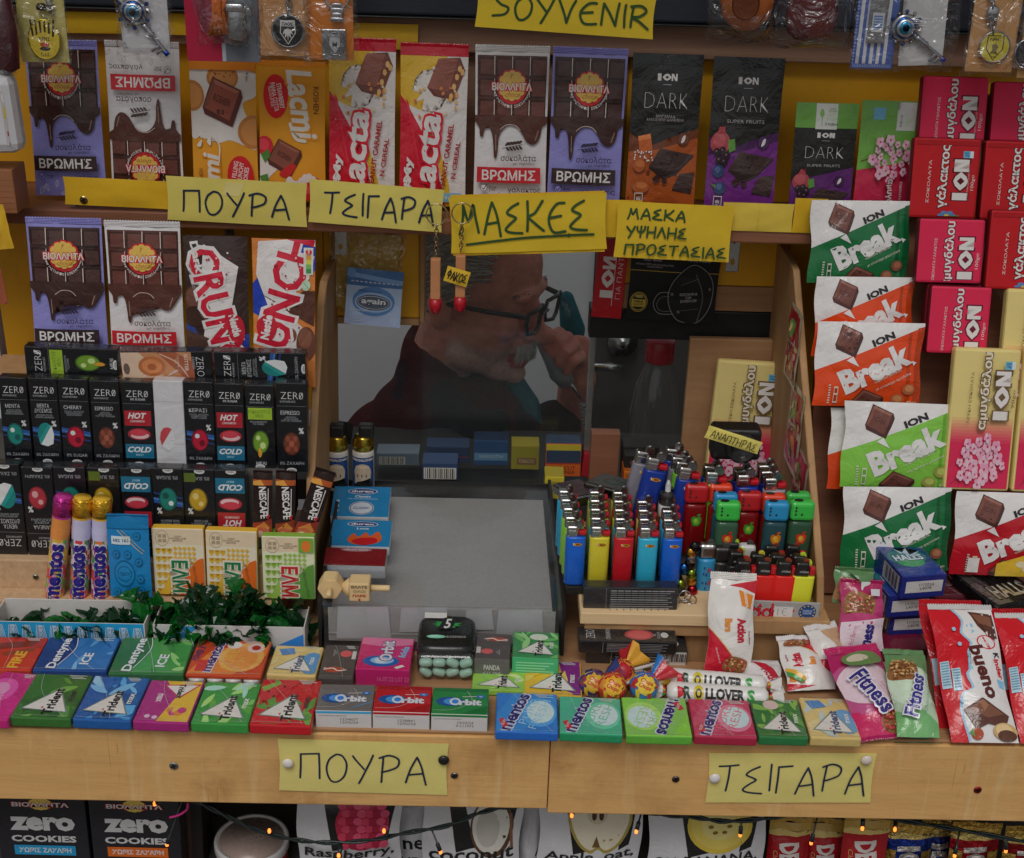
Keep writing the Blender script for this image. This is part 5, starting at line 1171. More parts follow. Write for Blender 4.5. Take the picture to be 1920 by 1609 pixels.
# door-side dark screen and papers inside, cigarette packs on the sill
def pack(label, x0, x1, yt, yb, d, col, top, ops=(), grp='cigarette packs lined up behind the glass'):
    o = item('cigarette_pack', 'cigarette pack', label, (x0, yb), (x1, yb + 1), (x0, yt), d, 0, thick=.03, ops=list(ops), base=col, side=top, mat='card', group=grp, r=.0008)
BC = [R(4, 20, 96, 96, 'a5a19a')] + [R(8 + k * 5.4, 24, 8 + k * 5.4 + (1.2 + (k * 7 % 3)), 92, '2a2826') for k in range(16)]
pack('pale blue cigarette pack with a barcode right of the castle lighters', 706, 786, 850, 872, 1.60, '5a6670', '6a747c', sub(BC, 4, 10, 70, 98))
pack('dark blue cigarette pack with a barcode in the middle of the sill', 792, 858, 868, 899, 1.50, '2c3a56', '34425c', sub(BC, 0, 10, 100, 100))
pack('navy cigarette pack behind the barcode one', 800, 880, 838, 868, 1.62, '2a3a58', '3a4a66', [R(0, 60, 100, 66, '8a3040')])
pack('blue cigarette pack with a silver waist in the middle', 888, 952, 826, 872, 1.61, '2a4a74', '1f3450', [R(0, 50, 100, 80, '5f86a6'), T('SMOOTH', 50, 64, 70, 12, 'b0b9c0')])
pack('yellow cigarette pack beside the silver waisted one', 958, 1010, 836, 880, 1.605, '9c8a24', 'a89430', [R(20, 50, 90, 80, '8a5a3a'), T('TOBACCO', 54, 64, 56, 16, 'c4b480')])
pack('orange tobacco pack with a dark blue top near the wooden block', 1022, 1088, 832, 893, 1.555, 'b5531c', '2c3c52', [R(0, 0, 100, 20, 'a3942c'), R(0, 20, 100, 58, '27364a'), R(0, 58, 100, 62, '8a3020'), T('FINE CUT\nVIRGINIA', 50, 80, 70, 24, '6a2a14')])
pack('small red pack wedged against the wooden block', 1090, 1104, 850, 894, 1.548, '8a1c24', '6a141a')
pack('yellow pack standing under the orange tobacco pack', 1020, 1056, 894, 935, 1.47, 'a8982c', '8a7c24', [R(20, 20, 80, 70, '8a7c20')])
for x0, x1, yt, yb, lb in ((1165, 1232, 838, 905, 'black tobacco tin pack behind the wooden block'), (1170, 1225, 855, 880, 'small dark pack lying in front of the black tobacco pack')):
    pack(lb, x0, x1, yt, yb, 1.46 if yt == 838 else 1.44, '1c1a19', '232120', [R(12, 60, 84, 62, '6a6660'), R(12, 84, 84, 86, '6a6660'), T('Precut Filter', 48, 73, 60, 12, '8a8680')] if yt == 838 else [T('PAPERS', 50, 50, 60, 30, '6a3a34')])
pack('orange striped warning pack behind the blue lighters', 1168, 1200, 884, 912, 1.43, 'a8581c', '8a4616', [R(10, 20 + k * 14, 90, 26 + k * 14, '5a3010') for k in range(5)])
pack('green pack beside the orange striped one', 1202, 1222, 882, 908, 1.43, '1c6a34', '14502a')
# castle lighters
def castle(label, bx, by, tx, ty, d, leancap):
    p0, p1 = pt(bx, by, d), pt(tx, ty, d + .004); Ln = (p1 - p0).length
    o = empty('souvenir_lighter', p0, label, 'lighter', 'souvenir lighters with a castle picture'); r = .0125
    lv, lf = lathe([(r * .9, 0), (r, .002), (r, Ln * .93), (r * .9, Ln)], 24); cs = []
    for q in lf:
        z = sum(lv[i][2] for i in q) / len(q) / Ln; x = sum(lv[i][0] for i in q) / len(q)
        cs.append(C('a8a49c'))
    bd = mesh('lighter_body', lv, lf, cs, 'plastic', o, True)
    pr = [R(0, 6, 100, 94, '1a3a6a'), T('THESSALONIKI', 50, 13, 90, 7, 'b9b4a8', 0, .04), EL(50, 50, 34, 26, 'a3917c', 20), R(18, 44, 82, 82, 'a3917c'), P([(8, 94), (30, 76), (56, 84), (80, 66), (96, 94)], '1a1c1a')]
    pr += [R(24 + k * 9, 30, 29 + k * 9, 36, 'b9ab94') for k in range(6)] + [R(30 + k * 16, 54, 34 + k * 16, 62, '4a4038') for k in range(3)]
    pv, pf, pc = paint(pr, .030, Ln * .86); pf = facing(pv, pf); pv, pf, pc = slice_lattice(pv, pf, pc, .030, Ln * .86, 12, 1)
    mesh('lighter_print', [((r + .0002 + z) * math.sin(x / r), -(r + .0002 + z) * math.cos(x / r), y + Ln * .06) for x, y, z in pv], pf, pc, 'gloss', o, True)
    cv, cf = lathe([(r * .95, 0), (r * .98, .008), (r * .8, .014), (r * .78, .016)], 20); mesh('lighter_collar', [(x, y, z + Ln) for x, y, z in cv], cf, [C('9a8432')] * len(cf), 'metal', o, True)
    v, f = rbox(.017, .016, .014, .003); mesh('lighter_top', [(x + leancap, z * 1 + .007, y + Ln + .0145) for x, y, z in v], f, [C('1a1918')] * len(f), 'plastic', o)
castle('castle picture lighter with an opened black cap at the left', 634, 915, 634, 838, 1.44, 0); castle('castle picture lighter with a gold collar, right of its twin', 682, 915, 682, 838, 1.44, .004)
item('card_flap', 'card flap', 'black card flap standing behind the castle lighters', (630, 830), (658, 834), (640, 790), 1.455, 0, thick=.001, ops=[], base='1a1918', mat='card')
# clear bottle with red cap
p = pt(1222, 862, 1.60)
prof = [(.030, 0), (.033, .004), (.034, .02), (.033, .06), (.027, .10), (.0175, .125), (.015, .135), (.0155, .141), (.014, .145)]
v, f = lathe(prof, 28); bot = mesh('glass_bottle', v, f, None, 'acrylic', None, True, loc=p); tag(bot, 'clear glass bottle with a red cap standing behind the right pane', 'bottle')
h_ = pt(1222, 660, 1.60).z - p.z; s_ = h_ / .145; bot.scale = (1, 1, s_)
v, f = lathe([(.0175, .134), (.018, .136), (.018, .160), (.0165, .1625), (.0003, .163)], 28); mesh('bottle_cap', v, f, [C('8a1420')] * len(f), 'plastic', bot, True)
# ------------------------------------------------------------------ things stuck on the glass and hung under the shelf
item('paper_label', 'label', 'red card with white lettering stuck upright on the window', (1108, 594), (1164, 598), (1113, 446), 1.5185, 0, thick=.0008, ops=[('p', [(40 - (y - 50) * .42 + 2, 22 + (100 - x) * .52) for x, y in q[1]], 'c4beb9' if q[2] != '151515' else '98141c') for q in ion_logo(50, 50, 100, 100, 'c4beb9')][::1] + [T('ΓΙΑ ΠΑΝΤΑ', 80, 44, 62, 16, 'c0aaa6', 90, -.01), R(62, 22, 64, 84, 'c0aaa6')], base='98141c', mat='gloss')
mk = [R(0, 26, 100, 27.4, '8a742c'), T('ΗΜΙΜΑΣΚΑ\nPARTICLE FILTERING\nHALF MASK', 24, 6, 36, 13, '8d8a88'), T('Μάσκα FFP2 φιλτραρίσματος\nσωματιδίων', 27, 19, 42, 7, '7d7a78'), T('GR. ΜΑΣΚΕΣ ΥΨΗΛΗΣ\nΠΡΟΣΤΑΣΙΑΣ', 76, 6, 42, 9, 'a09d9b')]
mk += [L([(2 + k * 2.4, 30), (2 + k * 2.4, 98)], .3, '222222') for k in range(40)]
mk += [P(crom([(46, 48), (54, 30), (70, 14), (88, 26), (95, 48), (92, 78), (80, 99), (60, 98), (50, 84), (45, 66)], 5, True), '1b1b1b'), L([(46, 48), (54, 30), (70, 14), (88, 26), (95, 48), (92, 78), (80, 99), (60, 98), (50, 84), (45, 66)], .7, '7a7876', True, True), L([(46, 56), (34, 58), (29, 74), (36, 88), (52, 88)], .7, '7a7876', True), L([(46, 62), (37, 64), (33, 75), (38, 84), (50, 84)], .5, '6a6866', True), L([(74, 28), (84, 60), (80, 98)], 1.4, '4a4846', True), L([(58, 44), (76, 34)], .5, '5a5856'), L([(60, 82), (80, 78)], .5, '5a5856'), T('PROTECTION FFP2 NR\nCE 2841\nEN 149:2001+A1:2009', 68, 62, 20, 14, '8a8886', 6), EL(49, 58, 1.6, 2.4, '5a5856'), EL(91, 48, 1.6, 2.4, '5a5856'), EL(58, 84, 1.6, 2.4, '5a5856')]
mk += [EL(12, 72, 10, 15, '9a8432', 26), EL(12, 72, 9.4, 14, '1a1a1a', 26), EL(12, 72, 8.6, 12.6, '9a8432', 26), EL(12, 72, 8, 11.6, '1a1a1a', 26), R(4.5, 68, 19.5, 79, '9a8432'), T('100%', 12, 63.6, 8, 4, 'b9a95a'), T('PREMIUM\nQUALITÄT', 12, 73.6, 12, 8, '1a1a1a')]
item('mask_packet', 'mask packet', 'black face mask packet with a white outline drawing under the three line sign', (1172, 597), (1338, 606), (1168, 470), 1.517, 0, thick=.002, ops=mk, base='1a1a1a', mat='card', pillow=.002, wr=.002)
ag = [R(0, 0, 100, 30, '3c5f8a'), P([(0, 6), (100, 16), (100, 24), (0, 14)], '6a8ab0'), EL(8, 8, 8, 9, '5a7fa8'), EL(50, 56, 38, 26, '4a6f9c', 28), EL(50, 58, 34, 18, '7f96b4', 28), EL(50, 58, 31, 14, '38404e', 26), EL(50, 58, 29, 12, 'a3a8ae', 26), EL(50, 58, 28, 11, '4a525e', 26), TO('again', 50, 57, 44, 13, 'b0b2b6', '3a424e', 0, .05, .04), T('special', 24, 73, 30, 7, 'a9b0b8', 0, 0), T('delicate of touch', 42, 38, 42, 3, '3a4a64'), P([(0, 80), (100, 86), (100, 100), (0, 100)], '8a98b4'), EL(88, 88, 8, 9, '9cacc4')] + [R(8 + k * 8, 21, 13 + k * 8, 23, 'b4bcc6') for k in range(11)] + [R(8, 82 + k * 3.4, 34, 83.2 + k * 3.4, 'a9b4c4') for k in range(4)]
item('condom_pack', 'packet', 'shiny blue and white square packet stuck below the crumpled bag', (645, 605), (750, 615), (653, 501), 1.494, 2, thick=.0015, ops=ag, base='8fa0b8', mat='gloss', pillow=.0015, wr=.001)
# crumpled clear bag with yellowish filling stuck on the panel
M, Wd, Ht = frame((614, 582), (752, 592), (620, 424), 1.514, 0)
V, Fc = [], []; nx = 40
for j in range(nx + 1):
    for i in range(nx + 1):
        u, v_ = i / nx, j / nx; q = Vector((u * 5, v_ * 6, 3.3)); rg = abs(noise.noise(q)) + .6 * abs(noise.noise(q * 2.3)) + .35 * abs(noise.noise(q * 5))
        V.append(((u - .5) * Wd * (1 + .04 * math.sin(v_ * 9)), v_ * Ht, .001 + .010 * rg * math.sin(math.pi * u) ** .5 * math.sin(math.pi * v_) ** .4))
for j in range(nx):
    for i in range(nx): a = j * (nx + 1) + i; Fc.append([a, a + 1, a + nx + 2, a + nx + 1])
cb = mesh('plastic_bag', V, Fc, None, 'bagfilm', None, True, M=M); tag(cb, 'crumpled clear plastic bag stuck on the yellow panel left of the window', 'plastic bag')
mesh('bag_filling', [(x * .86, y * .9 + Ht * .05, z * .7 - .0006) for x, y, z in V], Fc, [C('a08444')] * len(Fc), 'paper', cb, True)
# wooden torch keyrings hanging in front of the window
def ring(cx, cy, cz, r, tr, n=28):
    pts = [(cx + r * math.cos(2 * math.pi * k / n), cy, cz + r * math.sin(2 * math.pi * k / n)) for k in range(n + 1)]
    return tube(pts, tr, 7, False)
def chain(p0, p1, n=7, r=.0026, tr=.0006):
    out = []
    for k in range(n):
        c = p0.lerp(p1, (k + .5) / n); pts = []
        for q in range(13):
            a = 2 * math.pi * q / 12; u, w = r * .7 * math.cos(a), r * 1.25 * math.sin(a)
            pts.append((c.x + (u if k % 2 else u * .25), c.y + (0 if k % 2 else u * .95), c.z + w))
        out.append(tube(pts, tr, 5, False))
    return out
def torch(label, rx, ry, tx, ty, by, d):
    p = pt(rx, ry, d); t = pt(tx, ty, d); bt_ = pt(tx - 2, by, d)
    o = empty('keyring_torch', (p.x, d, p.z), label, 'keyring', 'wooden torch keyrings hanging over the window'); inv = Vector((p.x, d, p.z))
    rv, rf = ring(0, 0, 0, .0108, .0008); mesh('split_ring', rv, rf, [C('9a8a64')] * len(rf), 'metal', o, True)
    ps = [(v, f, C('8f7f5c')) for v, f in chain(Vector((0, 0, -.0112)), t - inv + Vector((0, 0, .004)), 7)]
    V, Fc, cs = join(ps); mesh('chain', V, Fc, cs, 'metal', o, True)
    h = (t - bt_).length; v, f = rbox(.0105, h * .72, .009, .0012); mesh('wooden_body', [(x + t.x - inv.x, z + .0045, y + bt_.z - inv.z + h * .28) for x, y, z in v], f, [C('9c6a46')] * len(f), 'card', o)
    lv, lf = lathe([(.0003, 0), (.0035, .0012), (.0060, .005), (.0066, .010), (.0062, h * .28)], 18); lens = mesh('red_lens', [(x + t.x - inv.x, y, z + bt_.z - inv.z) for x, y, z in lv], lf, [C('8f101c')] * len(lf), 'plastic', o, True)
torch('wooden torch keyring with a red end, left one without a tag', 819, 402, 817, 484, 589, 1.397); torch('wooden torch keyring with a red end and the small yellow tag', 867, 400, 864, 478, 586, 1.396)
sign('small yellow tag handwritten with five letters on the torch keyring', (831, 526), (874, 539), (839, 498), 1.3885, hand('ΦΑΚΟΣ', 8, 22, 94, 76, 4.5, '201f1c', .04), 'b8962a', name='price_tag', cat='tag')
# ------------------------------------------------------------------ money tray with clear top
a0, a1 = ptz(606, 1130, 1.036), ptz(1050, 1134, 1.036); b0, b1 = ptz(616, 905, 1.036), ptz(1006, 912, 1.036)
tr_ = empty('money_tray', ((a0.x + a1.x) / 2, a0.y, .981), 'dark clear plastic money tray with a grey sheet in the middle of the counter', 'money tray'); TI = tr_.matrix_world.inverted()
def tc(o): o.parent = tr_; o.matrix_parent_inverse = TI; return o
def sheet(name, pts, th, mat, col=None):
    n = len(pts); nrm = (Vector(pts[1]) - Vector(pts[0])).cross(Vector(pts[2]) - Vector(pts[0])).normalized() * th
    v = [tuple(p) for p in pts] + [tuple(Vector(p) - nrm) for p in pts]
    f = [list(range(n)), list(range(2 * n - 1, n - 1, -1))] + [[(i + 1) % n, i, n + i, n + (i + 1) % n] for i in range(n)]
    return tc(mesh(name, v, f, None if col is None else [col] * len(f), mat))
xL0, xR0, yF, yB = a0.x, a1.x, a0.y, b0.y
sheet('grey_sheet', [(xL0 + .004, yF + .003, .9995), (xR0 - .004, yF + .003, .9995), (xR0 - .009, yB - .004, 1.0215), (xL0 - .004, yB - .004, 1.0215)], .002, 'graysheet')
sheet('clear_top', [(xL0 - .001, yF, 1.036), (xR0 + .001, yF, 1.036), (xR0 - .004, yB, 1.036), (xL0 - .006, yB, 1.036)], .0025, 'acrylic')
sheet('clear_front', [(xL0, yF - .0008, .983), (xR0, yF - .0008, .983), (xR0, yF - .0004, 1.0335), (xL0, yF - .0004, 1.0335)], .0025, 'acrylic')
sheet('front_card', [(xL0 + .004, yF + .004, .990), (xR0 - .004, yF + .004, .990), (xR0 - .004, yF + .0045, 1.028), (xL0 + .004, yF + .0045, 1.028)], .001, 'graysheet')
sheet('tray_base', [(xL0 - .004, yF + .002, .9835), (xR0 + .004, yF + .002, .9835), (xR0 + .004, yB, .9835), (xL0 - .004, yB, .9835)], .002, 'black')
def sidew(x, th):
    prof = [(yF - .002, .982)] + [(yF - .002 + (yB - yF + .004) * t, 1.0375 + .008 * (t ** .55)) for t in [i / 14 for i in range(15)]] + [(yB + .002, .982)]
    n = len(prof); v = [(x + s * th - (.006 * (y - yF) / .28 if x > 0 else .006 * (y - yF) / .28), y, z) for s in (0, 1) for y, z in prof]
    f = [list(range(n)), list(range(2 * n - 1, n - 1, -1))] + [[i, n + i, n + (i + 1) % n, (i + 1) % n] for i in range(n)]
    tc(mesh('tray_side', v, f, None, 'black'))
sidew(xL0 - .0055, .0035); sidew(xR0 + .002, .0035)
sheet('tray_back', [(xL0 - .008, yB - .002, .984), (xR0 - .003, yB - .002, .984), (xR0 - .003, yB, 1.040), (xL0 - .008, yB, 1.040)], .003, 'black')
for k, (sx, w_, z0_) in enumerate(((.012, .055, .993), (.075, .05, 1.002), (.14, .03, 1.006), (.172, .048, .998))): sheet('price_slip', [(xL0 + sx, yF + .0028, z0_), (xL0 + sx + w_, yF + .0028, z0_ + .001), (xL0 + sx + w_ - .003, yF + .0030, 1.031), (xL0 + sx + .002, yF + .0030, 1.030)], .0003, 'paper', C('9d9c9e'))
# condom boxes and wooden dreidels on the tray
def durex(label, BL, BR, TL, z, th, base, ops, side='a9aaae'):
    item('condom_box', 'packet', label, BL, BR, TL, None, 78, z=z, thick=th, ops=ops, base=base, side=side, mat='gloss', group='condom boxes stacked at the left of the money tray', r=.0008)
dl = lambda y: [EL(51, y, 26, 9.5, 'b0b2b8', 24), EL(51, y, 24.5, 8.4, '1c2c5c', 24), T('durex', 51, y - .4, 40, 8, 'b9bbc0', 0, .03)]
durex('blue condom box with a round badge, rearmost on the tray', (619, 968), (728, 970), (622, 911), 1.0385, .012, '1a628c', dl(17) + [T('Classic', 52, 34, 28, 7, 'b0b6ba', 0, .02), T('THE SECURE ORIGINAL', 52, 42, 54, 3, '8aa0b0'), EL(52, 72, 22, 22, '8d939c', 26), EL(52, 72, 20.5, 20, '24406a', 26), EL(52, 72, 19, 18.4, '9aa0a8', 26), T('CLASSIC', 52, 72, 28, 8, '24406a')] + [EL(10, 50 + k * 16, 3, 4, '8aa4b4', 10) for k in range(3)])
durex('blue condom box with a red chilli and flames', (617, 1023), (730, 1026), (619, 973), 1.0395, .012, '1a628c', dl(17) + [T('Love', 52, 34, 20, 7, 'b0b6ba', 0, .02), P(crom([(28, 78), (38, 52), (46, 66), (58, 48), (66, 62), (78, 44), (86, 74), (70, 92), (44, 94)], 3, True), 'a8481e'), P(crom([(36, 80), (50, 70), (74, 68), (78, 84), (60, 96), (44, 92)], 3, True), '98161c')])
durex('dark red glossy condom box with a silver front', (606, 1058), (722, 1061), (612, 1026), 1.0425, .018, '5f1418', [EL(50, 10, 26, 12, '7a5a60', 20), T('durex', 50, 10, 40, 10, 'a09498', 0, .02)] + [L([(6, 30 + k * 14), (94, 34 + k * 14)], .5, '70262a') for k in range(4)], '97999e')
def dreidel_hex(label):
    p = pt(619, 1112, 1.196); r = .0125; o = empty('wooden_dreidel', (p.x, p.y, 1.0363), label, 'spinning top', 'pale wooden spinning tops on the tray')
    v = [(r * math.cos(rad(60 * k + 0)), s, r * .98 * math.sin(rad(60 * k + 0)) + r) for s in (-.002, .017) for k in range(6)]
    f = [[5, 4, 3, 2, 1, 0], [6, 7, 8, 9, 10, 11]] + [[k, (k + 1) % 6, 6 + (k + 1) % 6, 6 + k] for k in range(6)]
    b = bmesh.new(); vs = [b.verts.new(q) for q in v]
    for q in f: b.faces.new([vs[i] for i in q])
    bmesh.ops.recalc_face_normals(b, faces=b.faces); bmesh.ops.bevel(b, geom=list(b.edges), offset=.0008, segments=2, affect='EDGES')
    b.verts.index_update(); vv = [tuple(q.co) for q in b.verts]; ff = [[q.index for q in fc.verts] for fc in b.faces]; b.free()
    mesh('hexagon_body', vv, ff, [C('b39a70')] * len(ff), 'card', o); tv, tf = lathe([(.0028, 0), (.0028, .012), (.0022, .0128), (.0003, .013)], 14); mesh('peg', [(x, -z - .001, y + r) for x, y, z in tv], tf, [C('b9a278')] * len(tf), 'card', o, True)
dreidel_hex('pale wooden hexagonal spinning top seen end on')
p = pt(668, 1106, 1.193); o = empty('wooden_dreidel', (p.x, p.y, 1.0363), 'pale wooden spinning top lying sideways with printed words and a long peg', 'spinning top', 'pale wooden spinning tops on the tray')
v, f = rbox(.0205, .0205, .0205, .0016); mesh('square_body', [(x + .003, z + .020, y) for x, y, z in v], f, [C('b39a70')] * len(f), 'card', o)
pv, pf, pc = paint([T('ΒΑΛΤΕ', 50, 18, 76, 15, '2c2620', 0, .03), T('ΟΛΟΙ', 50, 42, 58, 14, '2c2620', 0, .0), T('ΠΑΡΕ', 50, 66, 64, 14, '8f1c20', 0, .04), T('1', 50, 88, 9, 13, '8f1c20', 0, .04)], .0205, .0205); mesh('printed_words', [(x + .003, -.0006 - z, y) for x, y, z in pv], facing(pv, pf), pc, 'card', o)
lv, lf = lathe([(.0003, 0), (.004, .002), (.0098, .009), (.0100, .010)], 18); mesh('rounded_end', [(-z * 1.0 + .003 - .0003 - .0 if False else -.0172 + z - .0003, y + .010, x + .0102) for x, y, z in lv], [q for q in lf], [C('b39a70')] * len(lf), 'card', o, True)
tv, tf = lathe([(.0032, 0), (.0032, .018), (.0028, .019), (.0003, .0192)], 14); mesh('peg', [(z + .0134, y + .010, x + .0102) for x, y, z in tv], tf, [C('b9a278')] * len(tf), 'card', o, True)
# ================================================================== lighters
def lighter_parts(body, kind='flint'):
    """slim oval gas lighter: body, steel hood, wheel, button and printed badge; base at the origin, 8 cm tall."""
    P_ = {}
    n = 24; V = []; prof = [(0, .92), (.0012, 1), (.056, 1), (.0572, .97)]
    for z, s in prof:
        for i in range(n):
            a = 2 * math.pi * i / n; c_, s_ = math.cos(a), math.sin(a)
            V.append((.0108 * s * math.copysign(abs(c_) ** .55, c_), .0062 * s * math.copysign(abs(s_) ** .8, s_), z))
    Fc = [[j * n + i, j * n + (i + 1) % n, (j + 1) * n + (i + 1) % n, (j + 1) * n + i] for j in range(3) for i in range(n)] + [list(range(n - 1, -1, -1)), [3 * n + i for i in range(n)]]
    P_['body'] = (V, Fc, body, 'plastic', True)
    v, f = rbox(.0118, .0135, .0098, .0022, 3); hood = [(x - .0040, z + .0049, y + .0565) for x, y, z in v]
    v2, f2 = rbox(.0085, .004, .0012, .0005); k0 = len(hood); hood += [(x - .0040, z - .0042, y + .0615) for x, y, z in v2]
    P_['steel_hood'] = (hood, f + [[i + k0 for i in q] for q in f2], '9a9896', 'metal', False)
    wv, wf = [], []
    for yy in (-.0026, .0026):
        lv, lf = lathe([(.0012, -.0009), (.0040, -.0009), (.0042, 0), (.0040, .0009), (.0012, .0009)], 16); o0 = len(wv); wv += [(x + .0028, z + yy, y + .0712) for x, y, z in lv]; wf += [[i + o0 for i in q] for q in lf]
    lv, lf = lathe([(.0030, -.0018), (.0034, 0), (.0030, .0018)], 12); o0 = len(wv); wv += [(x + .0028, z, y + .0712) for x, y, z in lv]; wf += [[i + o0 for i in q] for q in lf]
    P_['spark_wheel'] = (wv, wf, '7d7c7b', 'metal', False)
    v, f = rbox(.0085, .0055, .0078, .0016, 2); P_['button'] = ([(x + .0068, z + .0039, y + .0590) for x, y, z in v], f, '97121c', 'plastic', False)
    pr = [EL(50, 50, 46, 44, '7a4a18', 20), EL(50, 50, 43, 38, 'b57a1c', 20), T('BIC', 60, 50, 54, 46, '2a2018', 0, .04, .2), L([(10, 34), (10, 74)], 6, 'b9b4ac'), EL(9, 24, 7, 12, 'b9b4ac', 10)]
    pv, pf, pc = paint(pr, .0112, .0044); P_['badge'] = ([(x * .98 + .002, -.00635 - z + abs(x + .002) ** 2 * 9, y + .0475) for x, y, z in pv], facing(pv, pf), pc, 'gloss', False)
    return P_
_lm = {}
def lighter(label, M, body, group, s=1.0):
    """one lighter assembled from shared part meshes."""
    o = bpy.data.objects.new('cigarette_lighter', None); o.empty_display_size = .01; COL.objects.link(o); o.matrix_world = M @ Matrix.Scale(s, 4)
    tag(o, label, 'lighter', group)
    if body not in _lm:
        _lm[body] = {}
        for nm, (v, f, c, mt, sm) in lighter_parts(body).items():
            if nm != 'body' and 'shared' in _lm and nm in _lm['shared']: _lm[body][nm] = _lm['shared'][nm]; continue
            t_ = mesh(nm, v, f, c if isinstance(c, list) else [C(c)] * len(f), mt, None, sm); _lm[body][nm] = t_.data; bpy.data.objects.remove(t_)
        _lm.setdefault('shared', {k: m_ for k, m_ in _lm[body].items() if k != 'body'})
    for nm, me_ in _lm[body].items():
        c = bpy.data.objects.new(nm, me_); COL.objects.link(c); c.parent = o
    return o
ORD = ['front', 'second', 'third', 'fourth', 'rearmost']
cols5 = [['1450a8', '74a832', '74a832', '1f86a8', '1f86a8'], ['b3a52a', '2f8aa8', '8aa03a', 'a8a040', '8aa03a'], ['a31820', '2a86a8', '9aa034', '98161c', '8aa03a'], ['2a93ae', '98161c', 'b39a4a', '7a1a20', 'a33a2a'], ['144fa8', '2a86b0', '2f93b4', '98161c', 'a3983a']]
px5 = [1075, 1119, 1164, 1209, 1254]; cn = ['leftmost', 'second', 'middle', 'fourth', 'right']
nmc = {'1450a8': 'blue', '144fa8': 'blue', '74a832': 'lime green', '1f86a8': 'light blue', 'b3a52a': 'yellow', '2f8aa8': 'light blue', '8aa03a': 'olive green', 'a8a040': 'dull yellow', 'a31820': 'red', '2a86a8': 'light blue', '9aa034': 'olive yellow', '98161c': 'red', '2a93ae': 'turquoise', 'b39a4a': 'sand yellow', '7a1a20': 'dark red', 'a33a2a': 'orange red', '2a86b0': 'sky blue', '2f93b4': 'turquoise', 'a3983a': 'yellow green'}
for ci in range(5):
    for k in range(5):
        x = pt(px5[ci], 1093, 1.213).x + (-.0015 * k if ci == 0 else .0005 * k); dz = .004 * k; dy = .0168 * k
        lighter('%s lighter, %s in the %s column of the stepped rack' % (nmc[cols5[ci][k]], ORD[k], cn[ci]), Matrix.Translation((x, 1.213 + dy, zl + .0095 + dz * .35)), cols5[ci][k], 'lighters in the five column rack', .93)
# clear stepped rack below them
kp('lighter_rack', (X_(1062, 1095, 1.21), 1.205, zl + .0004), (X_(1285, 1095, 1.21), 1.335, zl + .0088), 'black', .001)
# bigger lighters at the back
bk = [(1232, 985, 1216, 826, 1.290, '6a6870', 10, 'grey lighter half hidden at the left end of the back group'), (1247, 990, 1237, 838, 1.272, '122a74', 10, 'dark blue lighter at the left of the back group'),
      (1290, 960, 1270, 820, 1.315, '122a74', 4, 'dark blue lighter tallest at the very back'), (1300, 985, 1281, 836, 1.300, '6a6870', 5, 'grey lighter behind the front dark blue one of the back group'), (1297, 975, 1289, 845, 1.288, '5f9a2a', 6, 'green lighter squeezed behind the dark blue one'), (1303, 985, 1296, 855, 1.270, '122a74', 6, 'dark blue lighter in the middle of the back group'),
      (1346, 985, 1340, 852, 1.300, '122a74', 2, 'dark blue lighter behind the lime one of the back group'), (1350, 985, 1345, 863, 1.272, '6aa02c', 2, 'lime green lighter in the back group'), (1398, 990, 1396, 858, 1.300, '16206a', 0, 'dark blue lighter behind another under the lighter tag'), (1405, 990, 1403, 868, 1.272, '14267a', -1, 'dark blue lighter below the right end of the tag'),
      (1446, 985, 1440, 850, 1.31, '1a1a1c', -2, 'black lighter behind the grey one at the right'), (1452, 985, 1446, 861, 1.29, '16206a', -2, 'dark blue lighter second behind the grey one at the right'), (1458, 990, 1454, 874, 1.270, '7d7a80', -2, 'grey lighter at the right end of the back group')]
for bx, by, tx, ty, d, c, rl, lb in bk:
    top = pt(tx, ty + 10, d); s = 1.08
    M = Matrix.Translation((top.x, top.y, top.z)) @ Matrix.Rotation(rad(rl), 4, 'Y') @ Matrix.Translation((0, 0, -.0755 * s))
    lighter(lb, M, c, 'lighters standing in the back group', s)
